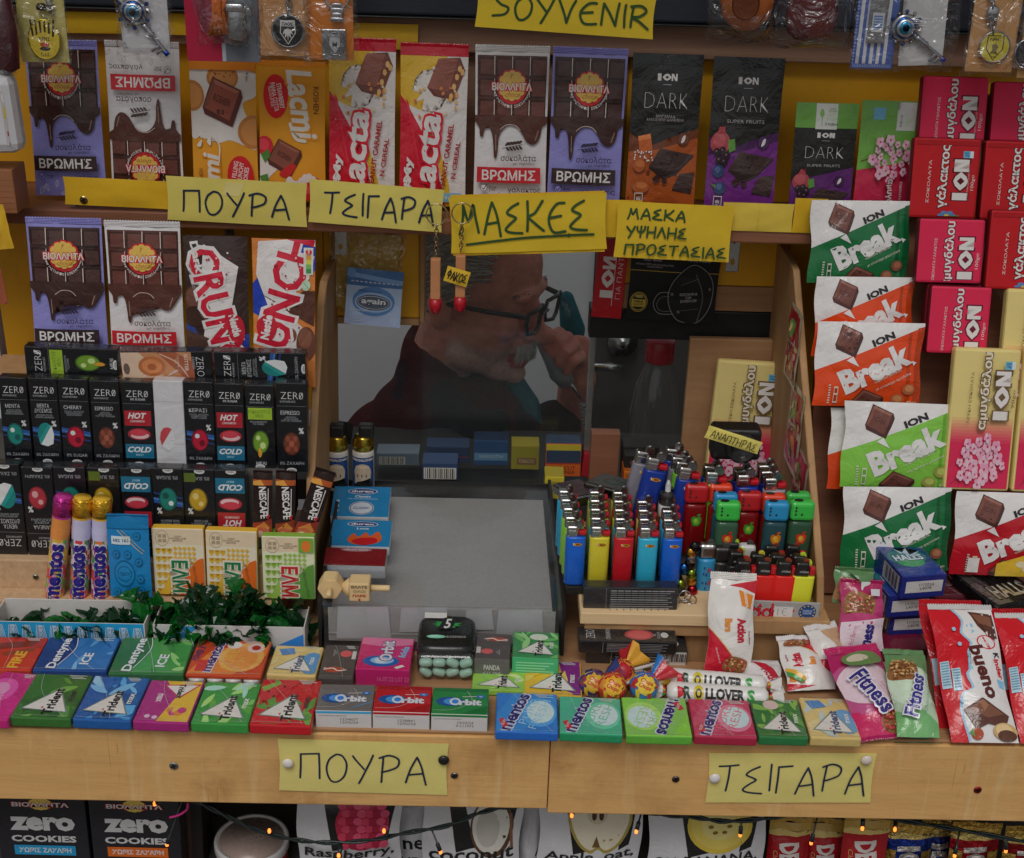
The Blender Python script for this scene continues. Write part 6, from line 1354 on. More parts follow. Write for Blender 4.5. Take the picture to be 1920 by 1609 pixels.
# see-through lighters with an apple sticker
def apple_lighter(label, px, ytop, ybot, d, cap, body, ap, s=1.0):
    t = pt(px, ytop, d); b0 = pt(px, ybot, d); H = .082
    M = Matrix.Translation((t.x, d, t.z - H))
    o = empty('clear_lighter', M, label, 'lighter', 'see-through lighters with an apple sticker')
    nm = 'tint_' + body
    if nm not in MAT: tint_mat(nm, C(body), .1)
    v, f = rbox(.0235, .060, .012, .0048, 3); mesh('clear_body', [(x, z + .006, y) for x, y, z in v], f, None, nm, o, True)
    v, f = rbox(.0242, .0205, .0128, .004, 3); cp = mesh('cap', [(x, z + .0064, y + .0605) for x, y, z in v], f, [C(cap)] * len(f), 'plastic', o)
    lv, lf = lathe([(.0046, 0), (.0046, .0006), (.0038, .0009)], 14); mesh('flame_hole', [(x - .004, y * .62, z + .0811) for x, y, z in lv], lf, [C('1a1816')] * len(lf), 'plastic', cp)
    hv, hf = [], []
    for k, (hx, hz) in enumerate(((-.0072, .076), (-.0072, .0725), (-.0072, .0685), (-.001, .0685))):
        q = [(hx + .0011 * math.cos(a * .785), -.00672, hz + .0014 * math.sin(a * .785)) for a in range(8)]; o0 = len(hv); hv += q; hf.append([o0 + i for i in range(8)])
    mesh('vent_holes', hv, hf, [C('2a2220')] * 4, 'plastic', cp)
    v, f = tube([(-.006, 0, .002), (-.006, 0, .0605)], .0021, 8); mesh('inner_tube', v, f, [C(cap)] * len(f), 'plastic', o, True)
    c1, c2 = (('2f7a2a', '6a9a2a') if ap == 'g' else ('a82a14', 'b9742a') if ap == 'r' else ('a85a14', 'b98a2a'))
    pr = [P(crom([(50, 34), (66, 24), (88, 34), (90, 62), (74, 90), (60, 96), (50, 92), (40, 96), (26, 90), (10, 62), (12, 34), (34, 24)], 4, True), c1), EL(50, 60, 24, 24, c2), EL(46, 56, 12, 12, 'c0a03a' if ap != 'g' else '8aac3a'), L([(50, 34), (54, 16), (62, 6)], 6, '6a2a1a' if ap != 'g' else '2a4a1a', True), P(crom([(56, 18), (70, 6), (86, 8), (72, 20)], 3, True), '3f7a2a' if ap == 'g' else c1)]
    pv, pf, pc = paint(pr, .0125, .0155); mesh('apple_sticker', [(x + .001, -.0063 - z, y + .035) for x, y, z in pv], facing(pv, pf), pc, 'gloss', o)
al = [(1308, 905, 1060, 1.262, '98161a', '7a0f12', 'g', 'dark red see-through lighter with a green apple, left'), (1352, 905, 1060, 1.268, 'b8361c', '8a1f12', 'r', 'orange red see-through lighter behind the blue capped one'), (1362, 922, 1060, 1.250, '1f6f9c', '2a5a6a', 'r', 'blue capped see-through lighter hidden behind the green one'), (1367, 938, 1060, 1.235, '2f9a3a', '3a5a44', 'r', 'green capped see-through lighter with a red apple, left one'),
      (1407, 920, 1060, 1.252, '98161a', '7a0f12', 'g', 'dark red see-through lighter with a green apple, right'), (1452, 924, 1060, 1.258, 'b8361c', '8a1f12', 'r', 'orange red see-through lighter behind the right blue one'), (1458, 938, 1060, 1.235, '1f74a0', '2a4a50', 'o', 'blue capped see-through lighter with an orange apple'), (1498, 921, 1060, 1.256, '2f8f3a', '2f5a3a', 'r', 'green capped see-through lighter behind at the right end'), (1506, 937, 1060, 1.236, '2f9a3a', '33523c', 'r', 'green capped see-through lighter with a red apple, right one')]
for a in al: apple_lighter(a[7], a[0], a[1], a[2], a[3], a[4], a[5], a[6])
# short lighters in the silver display tray
def short(label, px, ytop, d, body, btn, s=1.0):
    H = .0735; t = pt(px, ytop, d); o = empty('cigarette_lighter', Matrix.Translation((t.x, d, t.z - H)) @ Matrix.Rotation(rad(2), 4, 'Y'), label, 'lighter', 'short lighters in the silver tray')
    n = 22; V = []
    for z, q in ((0, .95), (.001, 1), (.0555, 1), (.0562, .97)):
        for i in range(n): a = 2 * math.pi * i / n; c_, s_ = math.cos(a), math.sin(a); V.append((.0113 * q * math.copysign(abs(c_) ** .5, c_), .0063 * q * math.copysign(abs(s_) ** .7, s_), z))
    Fc = [[j * n + i, j * n + (i + 1) % n, (j + 1) * n + (i + 1) % n, (j + 1) * n + i] for j in range(3) for i in range(n)] + [list(range(n - 1, -1, -1)), [3 * n + i for i in range(n)]]
    mesh('body', V, Fc, [C(body)] * len(Fc), 'plastic', o, True)
    v, f = rbox(.0158, .0155, .0112, .003, 3); hd_ = mesh('black_head', [(x * (1 if y < .008 else .86) - .0028, z + .0056, y + .0563) for x, y, z in v], f, [C('171615')] * len(f), 'plastic', o)
    pv, pf, pc = paint([T('cricket', 50, 50, 90, 80, '8a8a88', 0, .02)], .010, .0036); mesh('lettering', [(x - .001, -.0058 - z, y + .0610) for x, y, z in pv], facing(pv, pf), pc, 'gloss', hd_)
    v, f = rbox(.0058, .0085, .0075, .0014); mesh('button', [(x + .0080, z + .0038, y + .0572) for x, y, z in v], f, [C(btn)] * len(f), 'plastic', o)
    lv, lf = lathe([(.0030, -.002), (.0034, 0), (.0030, .002)], 12); mesh('spark_wheel', [(x + .001, z, y + .0712) for x, y, z in lv], lf, [C(btn if btn != '98161c' else '6a2a1c')] * len(lf), 'plastic', o)
sh = [(1396, 1047, 1.196, 'b8201c', '98161c', 'red short lighter at the left front of the silver tray'), (1433, 1047, 1.196, 'b8201c', '98161c', 'red short lighter, second in the front row of the silver tray'), (1472, 1048, 1.196, 'b8201c', '98161c', 'red short lighter beside the yellow green one'), (1506, 1049, 1.196, 'b4b42c', '98161c', 'yellow green short lighter at the right front'),
      (1382, 1030, 1.216, '1a1a1a', '98161c', 'black headed short lighter behind the first red one'), (1422, 1034, 1.212, '6aa02c', 'a8982a', 'short lighter with a yellow button behind the second red one'), (1460, 1036, 1.212, 'b8201c', '98161c', 'short lighter with a red button behind the third red one'), (1500, 1037, 1.212, '8aa82c', '9aa82c', 'short lighter with a lime button behind the yellow green one'),
      (1448, 1018, 1.230, 'a8201c', '98161c', 'short lighter in the third row, left'), (1488, 1018, 1.230, '98161c', '98161c', 'short lighter in the third row, right'), (1374, 1012, 1.232, '6a982c', '8aa82c', 'short lighter in the third row beside the white one')]
for a in sh: short(a[5], a[0], a[1], a[2], a[3], a[4])
# odd lighters between: white oval one, blue patterned, black bottle shaped, coloured fish keyring
def oval_lighter(label, px, ytop, d, body, top, H=.06, pattern=None):
    t = pt(px, ytop, d); o = empty('cigarette_lighter', (t.x, d, t.z - H), label, 'lighter', 'odd lighters between the groups')
    lv, lf = lathe([(.009, 0), (.0098, .002), (.0098, H - .022), (.0094, H - .02)], 20); cs = [C(body)] * len(lf)
    mesh('body', [(x, y * .8, z) for x, y, z in lv], lf, cs, 'plastic', o, True)
    if pattern:
        rs = random.Random(3); pr = [EL(rs.uniform(10, 90), rs.uniform(8, 92), 7, 4, rs.choice(pattern), 10) for k in range(14)]; pv, pf, pc = paint(pr, .014, H - .026); mesh('pattern', [(x, -.0080 - z + x * x * 36, y + .002) for x, y, z in pv], facing(pv, pf), pc, 'gloss', o)
    v, f = rbox(.0175, .016, .012, .004, 3); mesh('head', [(x, z + .006, y + H - .0195) for x, y, z in v], f, [C(top)] * len(f), 'metal' if top == '8a8886' else 'plastic', o)
    lv, lf = lathe([(.0034, -.002), (.0038, 0), (.0034, .002)], 12); mesh('spark_wheel', [(x + .003, z, y + H - .003) for x, y, z in lv], lf, [C('3a3836')] * len(lf), 'plastic', o)
oval_lighter('blue lighter with red dots and a steel head beside the coloured keyring', 1328, 1012, 1.225, '2a78a0', '8a8886', .066, ['98242c', '1a3a6a'])
oval_lighter('white rounded lighter between the see-through lighters and the short ones', 1402, 1014, 1.236, 'a5a2a0', 'a9a6a4', .060)
oval_lighter('black rounded lighter beside the blue dotted one', 1356, 1018, 1.226, '222120', '1c1b1a', .064)
p = pt(1254, 900, 1.262); lv, lf = lathe([(.012, 0), (.0135, .004), (.0135, .020), (.008, .026), (.0105, .029), (.0105, .034), (.0045, .037), (.0045, .046), (.002, .052)], 20); lv = [(x * .62, y * .62, z * .8 + .006) for x, y, z in lv]
mk_ = mesh('spark_plug_lighter', [(x, y, z) for x, y, z in lv], lf, [C('b0aeab') if sum(lv[i][2] for i in q) / len(q) < .024 else C('2a2826') if sum(lv[i][2] for i in q) / len(q) < .036 else C('9a9896') for q in lf], 'plastic', None, True, loc=(p.x, 1.262, p.z - .048)); tag(mk_, 'white and black lighter shaped like a spark plug at the left of the back group', 'lighter')
# coloured glass keyring with metal loops hanging by the rack
p = pt(1288, 1085, 1.212); parts = []
rs = random.Random(2)
for k in range(9):
    lv, lf = lathe([(.0005, -.007), (.004, -.005), (.0058, 0), (.004, .005), (.0005, .007)], 12); ox, oz = rs.uniform(-.007, .007), -.014 + k * .0062
    parts.append(([(x + ox, y * .8, z + oz) for x, y, z in lv], lf, C(rs.choice(['8a1c24', '1f4a7a', '6a7a2a', '7d7c7a', '2a2826', 'a8742a']))))
V, Fc, cs = join(parts); kk = mesh('bead_keyring', V, Fc, cs, 'metal', None, True, loc=p); tag(kk, 'keyring of shiny coloured beads between the five column rack and the red lighters', 'keyring')
lp = []
for k in range(4):
    c = pt(1288 + (k % 2) * 10 - 4, 1118 + k * 8, 1.192) - p; rv, rf = ring(c.x, c.y, c.z, .0062, .0008, 16); lp.append((rv, rf, C('8a8886')))
V, Fc, cs = join(lp); mesh('wire_loops', V, Fc, cs, 'metal', kk, True)
# silver tray front
ck = [TO('Cricket', 48, 52, 56, 86, 'a01c28', '8a8886', -1, .03, .05), R(56, 26, 74, 84, 'b0aeac'), T('1€', 64, 54, 9, 40, '3a3a3c', 0, -.03), EL(88, 50, 8.5, 40, '1c3a6a', 26), T('MADE IN\nEUROPE', 88, 50, 9, 24, '8a9cb4')] + [EL(88 + 7 * math.cos(a * .5236), 50 + 33 * math.sin(a * .5236), .8, 3.6, 'b09a3a', 6) for a in range(12)]
item('display_tray', 'display tray', 'silver card display tray with red lettering and a price label under the red lighters', (1340, 1158), (1534, 1166), (1336, 1123), 1.1785, 0, thick=.0022, ops=ck, base='84827f', mat='gloss')
# small card tag and black camera shaped item
sign('small pale yellow tag naming the lighters, tilted, above the back group', (1320, 820), (1420, 852), (1328, 797), 1.262, hand('ΑΝΑΠΤΗΡΑΣ', 8, 22, 94, 78, 1.3, '2a2a20', .05), 'bdae5a', name='price_tag', cat='tag')
p = pt(1378, 826, 1.30); v, f = rbox(.050, .034, .026, .004, 3); cm = mesh('black_camera', [(x, z + .013, y - .017) for x, y, z in v], f, [C('171616')] * len(f), 'plastic', None, loc=p); tag(cm, 'black camera shaped lighter behind the pale yellow tag', 'lighter')
lv, lf = lathe([(.0155, 0), (.0165, .004), (.0155, .010), (.012, .0105), (.011, .006), (.0003, .005)], 24); mesh('lens_ring', [(x + .004, -z - .013, y) for x, y, z in lv], lf, [C('1d1c1c')] * len(lf), 'plastic', cm, True)
# tins and boxes left of the rack
for lb, cx, cy, d, w, h, l_, rz, c, ops in (('silver edged dark red cigarillo tin lying behind the rack', 1085, 915, 1.34, .034, .012, .058, 24, '7d7c7a', [R(8, 6, 92, 94, '4a1a1e'), T('Captain', 50, 50, 20, 60, '6a3a38', 90)]), ('olive metal tin lying behind the rack', 1150, 905, 1.355, .05, .012, .05, -30, '55524a', [EL(50, 50, 24, 22, '3a4a3a'), EL(50, 50, 14, 12, '55584a')])):
    p = pt(cx, cy, d); M = Matrix.Translation((p.x, d, p.z - .012)) @ Matrix.Rotation(rad(rz), 4, 'Z') @ Matrix.Rotation(rad(-10), 4, 'X')
    item('tobacco_tin', 'tin', lb, None, None, None, fr=(M @ Matrix.Translation((0, -l_ / 2, h)), w, l_), thick=h, ops=ops, base=c, mat='metal', r=.0025)
item('candy_carton', 'candy carton', 'black candy carton lying in front of the five column rack, back side showing', (1093, 1146), (1269, 1148), (1088, 1101), 1.1795, 0, thick=.015, ops=[R(0, 0, 24, 100, '222225'), L([(24, 4), (24, 96)], .5, '5a5a5c')] + [R(28, 12 + k * 9, 96 - (k * 13 % 9), 15.5 + k * 9, '8a8a8c' if k in (0, 4, 8) else '6a6a6c') for k in range(9)] + [R(28 + q * 7.3, 11 + k * 9, 28.8 + q * 7.3, 16 + k * 9, '1f2023') for k in range(9) for q in range(9)], base='1e1f22', mat='gloss', film=True)
# ================================================================== gum packs on the counter
GG = 'gum packs lying in the front row'; GB2 = 'gum packs lying in the second row'
ZT = 1.0045
def gum(label, BL, BR, TL, z, ops, base, grp, thick=.010, side=None, film=False, cat='gum', name='gum_pack', lean=90):
    rs = random.Random(label); ops = list(ops) + [L([(2, 96), (98, 95)], .5, '8a908a')] + [R(62 + 3 * k, 4 + k * 3.2, 94 - rs.uniform(0, 12), 5.4 + k * 3.2, 'a3a8a2') for k in range(3)] + [L([(rs.uniform(4, 40), 0), (rs.uniform(30, 60), rs.uniform(30, 60)), (rs.uniform(50, 98), 99)], .5, '9aa29c', True)]
    return item(name, cat, label, BL, BR, TL, None, lean, z=z, thick=thick, ops=ops, base=base, side=side or base, mat='gloss', group=grp, r=.0016, film=film)
def leaves(cs, seed, n=14, y0=0, y1=60):
    rs = random.Random(seed); o = []
    for k in range(n):
        cx, cy, a, l_ = rs.uniform(5, 95), rs.uniform(y0, y1), rs.uniform(0, 3.14), rs.uniform(12, 26)
        o.append(P(crom([(cx - l_ * math.cos(a), cy - l_ * math.sin(a)), (cx - l_ * .3 * math.sin(a), cy + l_ * .3 * math.cos(a)), (cx + l_ * math.cos(a), cy + l_ * math.sin(a)), (cx + l_ * .3 * math.sin(a), cy - l_ * .3 * math.cos(a))], 3, True), rs.choice(cs)))
    return o
def trident(bgs, seed, sub_='senses', fruit=None, ink='1c1a1a', band=None):
    o = leaves(bgs, seed, 16, 0, 100) + (fruit or [])
    if band: o.append(P([(0, 84), (30, 62), (100, 80), (100, 100), (0, 100)], band))
    o += [P([(9, 82), (59, 33), (90, 88)], '5a6a64'), P([(13, 80.5), (59, 37), (86, 86)], 'b4b0aa'), T('Trident', 57, 64, 58, 17, ink, 88, .04), P([(42, 78), (46, 75), (46, 81)], 'a01c20'), T(sub_, 84, 52, 24, 8, '2a2c28' if sub_ == 'senses' else 'b9bab4', 88, .02)]
    return o
MELON = [P([(6, 60), (2, 20), (30, 6), (70, 4), (40, 30)], 'a0242a'), P([(0, 100), (0, 66), (24, 70), (60, 90), (70, 100)], 'a31d24'), P([(2, 20), (30, 6), (34, 12), (8, 30)], '6a8a3c')] + [EL(x, y, 2, 2.6, '2a1414', 8) for x, y in ((16, 30), (26, 40), (40, 18), (12, 52))]
GR1 = ['2f5e26', '47792f', '5c8c3a', '265020']; BLU = ['1a4e8a', '2f74ac', '4f92c0', '163f72']
def yellowmax(): return [P([(0, 100), (0, 20), (30, 0), (60, 40), (40, 100)], '8a1f62'), P([(40, 100), (60, 40), (30, 0), (100, 0), (100, 100)], 'b8942a'), P([(30, 12), (98, 8), (66, 44)], 'a01c30'), P([(34, 14), (92, 11), (65, 40)], 'b9b4ae'), T('Trident', 64, 26, 34, 12, '1c1a1a', -88, .045), T('max', 30, 44, 20, 10, 'c9b9c0', -88, .03)] + [EL(60 + k * 5, 72 + (k % 2) * 6, 8, 7, ['b06a2a', '9a2a60', 'c4a04a'][k % 3], 14) for k in range(5)] + [EL(22, 88, 5, 4, 'b99ab0'), EL(36, 90, 5, 4, 'b99ab0')]
rowF = [((-60, 1344), (14, 1350), (-10, 1257), [P([(0, 20), (100, 60), (100, 100), (0, 100)], 'a8246c'), EL(30, 40, 40, 26, 'b8468a'), EL(26, 38, 24, 14, 'c480a8'), T('trident', 44, 60, 40, 9, 'b98aa4', -88, .02)], 'a01c62', 'bright pink gum pack at the left end of the front row'),
        ((18, 1344), (132, 1348), (62, 1262), trident(GR1, 1), '2c5a24', 'dark green leafy gum pack, second in the front row'),
        ((135, 1348), (245, 1352), (176, 1267), trident(BLU, 2, 'max', leaves(['6aa0c4', '8ab4cc'], 5, 5, 0, 40)), '184a84', 'blue icy gum pack in the front row'),
        ((248, 1352), (353, 1356), (281, 1274), yellowmax(), '8a1f62', 'magenta and yellow gum pack lying the other way round in the front row'),
        ((357, 1355), (465, 1359), (381, 1277), trident(['4a8a34', '6aa04a', '8ab464', '3a7a30'], 3, 'max', leaves(['8ab4a4'], 6, 3, 0, 30)), '2f7a34', 'mid green gum pack with white triangle left of the watermelon one'),
        ((467, 1358), (583, 1362), (489, 1272), trident(['4a7a34', '5f8a3c', 'a02a2c'], 4, 'senses', MELON), 'a0161e', 'red and green watermelon gum pack in the front row')]
for BL, BR, TL, ops, base, lb in rowF: gum(lb, BL, BR, TL, ZT, ops, base, GG, thick=.0105, film=True)
# upright flip boxes with white date ends
def orbit(bgc, lo, seed):
    o = [R(0, 0, 100, 14, lo), R(0, 14, 100, 16, 'b9b4b4' if False else lo), L([(4, 86), (40, 82), (70, 50), (62, 14)], 1.0, '8a8a8a', True), P([(50, 100), (74, 82), (100, 66), (100, 100)], lo)]
    o += [EL(32, 54, 25, 17, '14407a', 26), EL(36, 54, 16, 12, '3a78b0', 22), EL(41, 54, 10, 14, 'b9c0c6', 20), EL(41, 54, 6, 8, '2a6ab0', 16), T('rbit', 68, 56, 40, 22, 'b9bac0', 0, .05), EL(86, 34, 8, 6, '2a5a94'), T('46', 86, 34, 6, 5, 'b9c4d0'), L([(54, 36), (78, 34)], 1.4, 'b9b4b4')]
    return o
def flipbox(label, TLp, TRp, BLp, BRp, low, ops, base, fops, fbase, z, grp):
    """box lying on its back: printed lid up, date panel to the front."""
    M, Wd, Ht = frame(BLp, BRp, TLp, None, 90, z); th = z - .9925
    o = empty('gum_box', M @ Matrix.Translation((0, 0, -th)), label, 'gum box', grp); Mi = o.matrix_world.inverted()
    a = item('box_lid', None, None, None, None, None, fr=(M, Wd, Ht), thick=th, ops=ops, base=base, mat='gloss', film=False); a.parent = o; a.matrix_parent_inverse = Mi
    M2 = M @ Matrix.Translation((0, -.0004, -th)) @ Matrix.Rotation(math.pi / 2, 4, 'X')
    b = item('date_panel', None, None, None, None, None, fr=(M2, Wd * .985, th), thick=.0008, ops=fops, base=fbase, mat='card', r=.0003); b.parent = o; b.matrix_parent_inverse = Mi
    wv, wf = rbox(Wd + .0018, Ht + .0018, th + .0014, .0014)
    c = mesh('clear_wrap', [(x, y - .0012, q + .0016) for x, y, q in wv], wf, None, 'film', None, M=M); c.parent = o; c.matrix_parent_inverse = Mi
    return o
def datep(c, s): return [R(2, 22, 98, 92, 'aeaaa8'), T(s, 60, 58, 32, 34, '6a6664'), T('ΚΑΤΑΝΑΛΩΣΗ ΚΑΤΑ ΠΡΟΤΙΜΗΣΗ', 30, 28, 50, 7, '6a6664'), R(0, 0, 100, 14, c)]
zf = 1.0105
flipbox('grey gum box with blue oval and white date panel in the front row', (600, 1282), (698, 1284), (591, 1332), (697, 1334), 0, orbit('5a5654', '5a5654', 1)[:-6] + [P([(50, 100), (76, 78), (100, 64), (100, 100)], '2f7aa8')] + orbit('5a5654', '5a5654', 1)[3:], '5a5654', datep('2f8ab4', '1234607\n12/02/24'), 'aeaaa8', zf, GG)
flipbox('red gum box with blue oval and white date panel in the front row', (699, 1284), (806, 1286), (698, 1334), (806, 1337), 0, orbit('98161c', '841218', 2), '98161c', datep('98161c', '1238841\n12/02/24'), 'aeaaa8', zf, GG)
flipbox('green gum box with blue oval and white date panel in the front row', (808, 1288), (914, 1290), (808, 1338), (915, 1341), 0, orbit('1d6a34', '175a2c', 3), '1d6a34', datep('1d6a34', '10/03/24\n0 L11072'), 'aeaaa8', zf, GG)
def mentosw(c2, hi, oy=0, pure='8ab0c4', inv=False):
    o = leaves([hi, c2], len(c2) + ord(c2[0]), 9, 0, 80) + [EL(66, 52, 30, 36, hi, 28), EL(64, 50, 24, 28, c2 if False else 'a9bac4' if pure == '8ab0c4' else hi, 24)] if False else [P([(0, 60), (30, 0), (100, 0), (100, 40), (40, 100), (0, 100)], hi), EL(70, 50, 28, 36, c2, 28), EL(72, 48, 22, 28, 'a3b6b6', 24), EL(66, 40, 10, 12, 'b9c6c6', 14)]
    o += [TO('mentos', 31, 50, 96, 20, '28205c', 'b4b6c0', 72, .05, .05), P([(5, 70), (13, 66), (21, 86), (12, 90)], 'a02a34'), T('PURE\nFRESH', 62, 52, 76, 32, pure, 72, -.01), T('GUM', 13, 78, 14, 5, 'c9b4b4', 72, .02)]
    return spin(o) if inv else o
rowF2 = [((928, 1371), (1047, 1375), (917, 1297), mentosw('4a8cc0', '2f70ac'), '2a66a8', '1c54a0', 'blue mint gum pouch with slanted lettering in the front row'),
         ((1049, 1374), (1168, 1379), (1040, 1304), mentosw('5aa88a', '3f8f74', pure='5f9a84'), '3f9474', '1c7a50', 'sea green gum pouch with slanted lettering in the front row'),
         ((1174, 1379), (1299, 1382), (1161, 1306), mentosw('8fb45a', '6fa04a', pure='84a860', inv=True), '72a83c', '4f8f30', 'lime green gum pouch turned the other way in the front row'),
         ((1302, 1380), (1420, 1384), (1279, 1309), mentosw('b46a80', 'a23a54', pure='b45a6a'), 'a02c48', '8a1c34', 'raspberry pink gum pouch with slanted lettering in the front row'),
         ((1423, 1381), (1517, 1384), (1398, 1309), trident(['2f5e26', '47792f', '6a9440'], 8, 'max', [EL(40, 18, 16, 12, 'b09a94')]), '2c6030', '226034', 'dark green gum pack right of the raspberry pouch'),
         ((1520, 1383), (1616, 1386), (1490, 1307), trident(['b5a06a', 'b9a878', '9aa4a0'], 9, 'max', [P([(10, 10), (40, 8), (50, 24), (20, 30)], '3a6a9c'), EL(80, 60, 26, 30, '5a84a8')], '2c3a5a'), 'b39c62', 'a8925a', 'beige and blue gum pack at the right end of the front row')]
for BL, BR, TL, ops, base, side, lb in rowF2: gum(lb, BL, BR, TL, ZT, ops, base, GG, thick=.0095, side=side, film=True)
# second row
def dent(bgs, base2, seed): return [P([(0, 100), (0, 0), (40, 0), (44, 40), (30, 80), (22, 100)], base2)] + leaves(bgs, seed, 12, 0, 70)[:0] + [P([(44, 0), (100, 0), (100, 100), (26, 100), (44, 50)], bgs[0])] + sub(leaves(bgs, seed, 9, 0, 100), 46, 0, 100, 100) + [L([(40, 0), (44, 40), (26, 100)], 1.2, 'b0b4b4', True), TO('Dentyne', 27, 50, 90, 17, 'b9babc', base2, 86, .04, .04), T('ICE', 66, 66, 34, 13, 'b4b8ba', 86, .03)]
z2 = 1.0045
gum('orange red hot cinnamon gum pack at the left edge of the second row', (-50, 1254), (58, 1256), (-16, 1193), z2, [P([(0, 0), (60, 10), (100, 40), (100, 0)], '8a2418'), P([(20, 20), (90, 10), (80, 30), (24, 40)], '6a2a1a'), P([(30, 50), (90, 30), (86, 46), (40, 60)], '7a341e'), T('FIRE', 66, 70, 50, 20, 'b98a2a', 86, .04)], 'a02f1e', GB2, thick=.011)
gum('navy and ice blue gum pack in the second row', (60, 1256), (200, 1258), (90, 1194), z2, dent(['2a5e94', '4a80ac', '6a9abc', '1c4a80'], '1a3264', 21), '1c3a70', GB2, thick=.011)
gum('green ice gum pack in the second row', (202, 1262), (344, 1264), (233, 1194), z2, dent(['3a7a3c', '5c944c', '7aa864', '2c6a34'], '2c5a34', 22), '2c5a34', GB2, thick=.011)
gm_ = [P([(0, 100), (20, 40), (60, 10), (100, 0), (100, 40), (60, 100)], 'b4662c'), EL(66, 50, 30, 40, 'b98a4a'), EL(66, 52, 22, 32, 'b4743a'), EL(82, 22, 12, 14, 'c0a49a'), EL(82, 22, 6, 7, '8a2a24'), EL(52, 16, 10, 10, 'b9b0a8'), TO('mentos', 29, 50, 84, 13, '2a1f5c', 'b9b4c0', 84, .05, .05), T('PURE', 52, 56, 54, 14, 'b9923a', 84, -.01), T('FRESH', 66, 70, 36, 9, 'c09a4a', 84, -.01), R(10, 60, 24, 90, 'a02a2a'), T('POWER X', 8, 42, 40, 9, '2a2c5c', 80, .02)]
o = gum('orange and red gum blister with white pieces showing under its edge', (347, 1264), (490, 1268), (373, 1198), z2, gm_, 'a03a20', GB2, thick=.005)
for k in range(4):
    w_ = o['wh'][0]; v, f = lathe([(.0072, -.0115), (.0085, -.009), (.0088, -.006), (.0088, -.0051)], 16); mesh('gum_piece', [(x - w_ * .36 + k * w_ * .24, y + .006, z) for x, y, z in v], f, [C('a9a8a6')] * len(f), 'plastic', o, True)
gum('beige and blue gum pack in the second row beside the black box', (499, 1264), (592, 1268), (516, 1209), z2, trident(['b5a06a', 'b9a878'], 9, 'max', [P([(10, 16), (40, 10), (46, 30), (20, 36)], '3a6a9c'), EL(84, 60, 24, 36, '4a78a4')], '2c3a5a'), 'b39c62', GB2, film=True)
five = [T('5', 46, 78, 18, 14, 'b0aca8', 92, .0, -.4) if False else L([(12, 72), (40, 70), (52, 76), (66, 72)], 4, 'b0aca8', True), EL(40, 76, 30, 8, '8a3a24'), L([(12, 76), (36, 72), (52, 79), (74, 76)], 4, 'b9b4b0', True), EL(66, 28, 17, 10, 'a84a4c'), T('WATER\nICE', 34, 26, 20, 10, '8a8684', 90), R(84, 20, 96, 44, 'a39f9c')]
gum('black gum box with a pink pellet left of the pink one', (596, 1270), (662, 1272), (604, 1208), 1.0060, five, '423c3a', GB2, thick=.012)
orbp = [R(0, 60, 100, 100, 'a01c50'), P([(0, 0), (100, 0), (100, 20), (50, 30), (0, 22)], 'b0607f'), EL(44, 74, 34, 17, '1f4a8a', 26), EL(46, 72, 22, 11, '7aa4c4', 22), EL(44, 72, 12, 9, 'b9c4cc', 18), TO('Orbit', 52, 42, 62, 24, 'b9b9c0', '6a3a6a', 90, .05, .04), T('kids', 84, 44, 34, 14, '6a94b4', 80, .04), P([(70, 92), (84, 84), (90, 88), (76, 97)], 'b9b4b4')]
flipbox('bright pink gum box with a blue oval in the second row', (681, 1194), (777, 1196), (666, 1254), (768, 1258), 0, orbp, 'a3265a', [T('16.07.22 L07 22', 70, 50, 60, 26, 'b0507a')], '9a1c56', 1.0125, GB2)
five2 = spin(five)
flipbox('black gum box with a pink pellet right of the black bottle', (896, 1186), (958, 1188), (889, 1234), (956, 1237), 0, five2, '423c3a', [R(0, 0, 100, 100, '55534f'), T('PANDA', 50, 40, 46, 24, 'a9a6a2'), T('GUM', 50, 66, 50, 12, '8a8886')], '4c4a47', 1.0165, GB2)
flipbox('green gum box with white triangle in the second row', (962, 1183), (1048, 1188), (960, 1232), (1048, 1236), 0, trident(['3f7a3a', '5a9450', '7aa86a'], 30, 'max', [EL(56, 22, 20, 12, 'aab0a0')]), '2f7040', [R(0, 0, 100, 100, '3a9460')] + [R(8, 20 + k * 13, 90 - (k % 3) * 9, 25 + k * 13, '7ab48e') for k in range(5)], '3a9460', 1.0165, GB2)
for lb, a, b, c, ops, base in (('lime gum pack peeping out in front of the black box with the pellet', (884, 1292), (985, 1296), (894, 1252), trident(['6fa04a', '8fb45a', 'b4c07a'], 31, 'max'), '7aa040'), ('yellow gum pack with a purple end under the green box', (982, 1302), (1092, 1306), (988, 1238), [P([(60, 0), (100, 0), (100, 100), (76, 100)], '6a2468')] + trident(['b8942a', 'b9a24a'], 32, 'max', [P([(66, 0), (100, 0), (100, 100), (84, 100)], '6a2468')])[:], 'b8942a')):
    gum(lb, a, b, c, .9995, ops, base, 'gum packs half hidden between the rows', thick=.007)
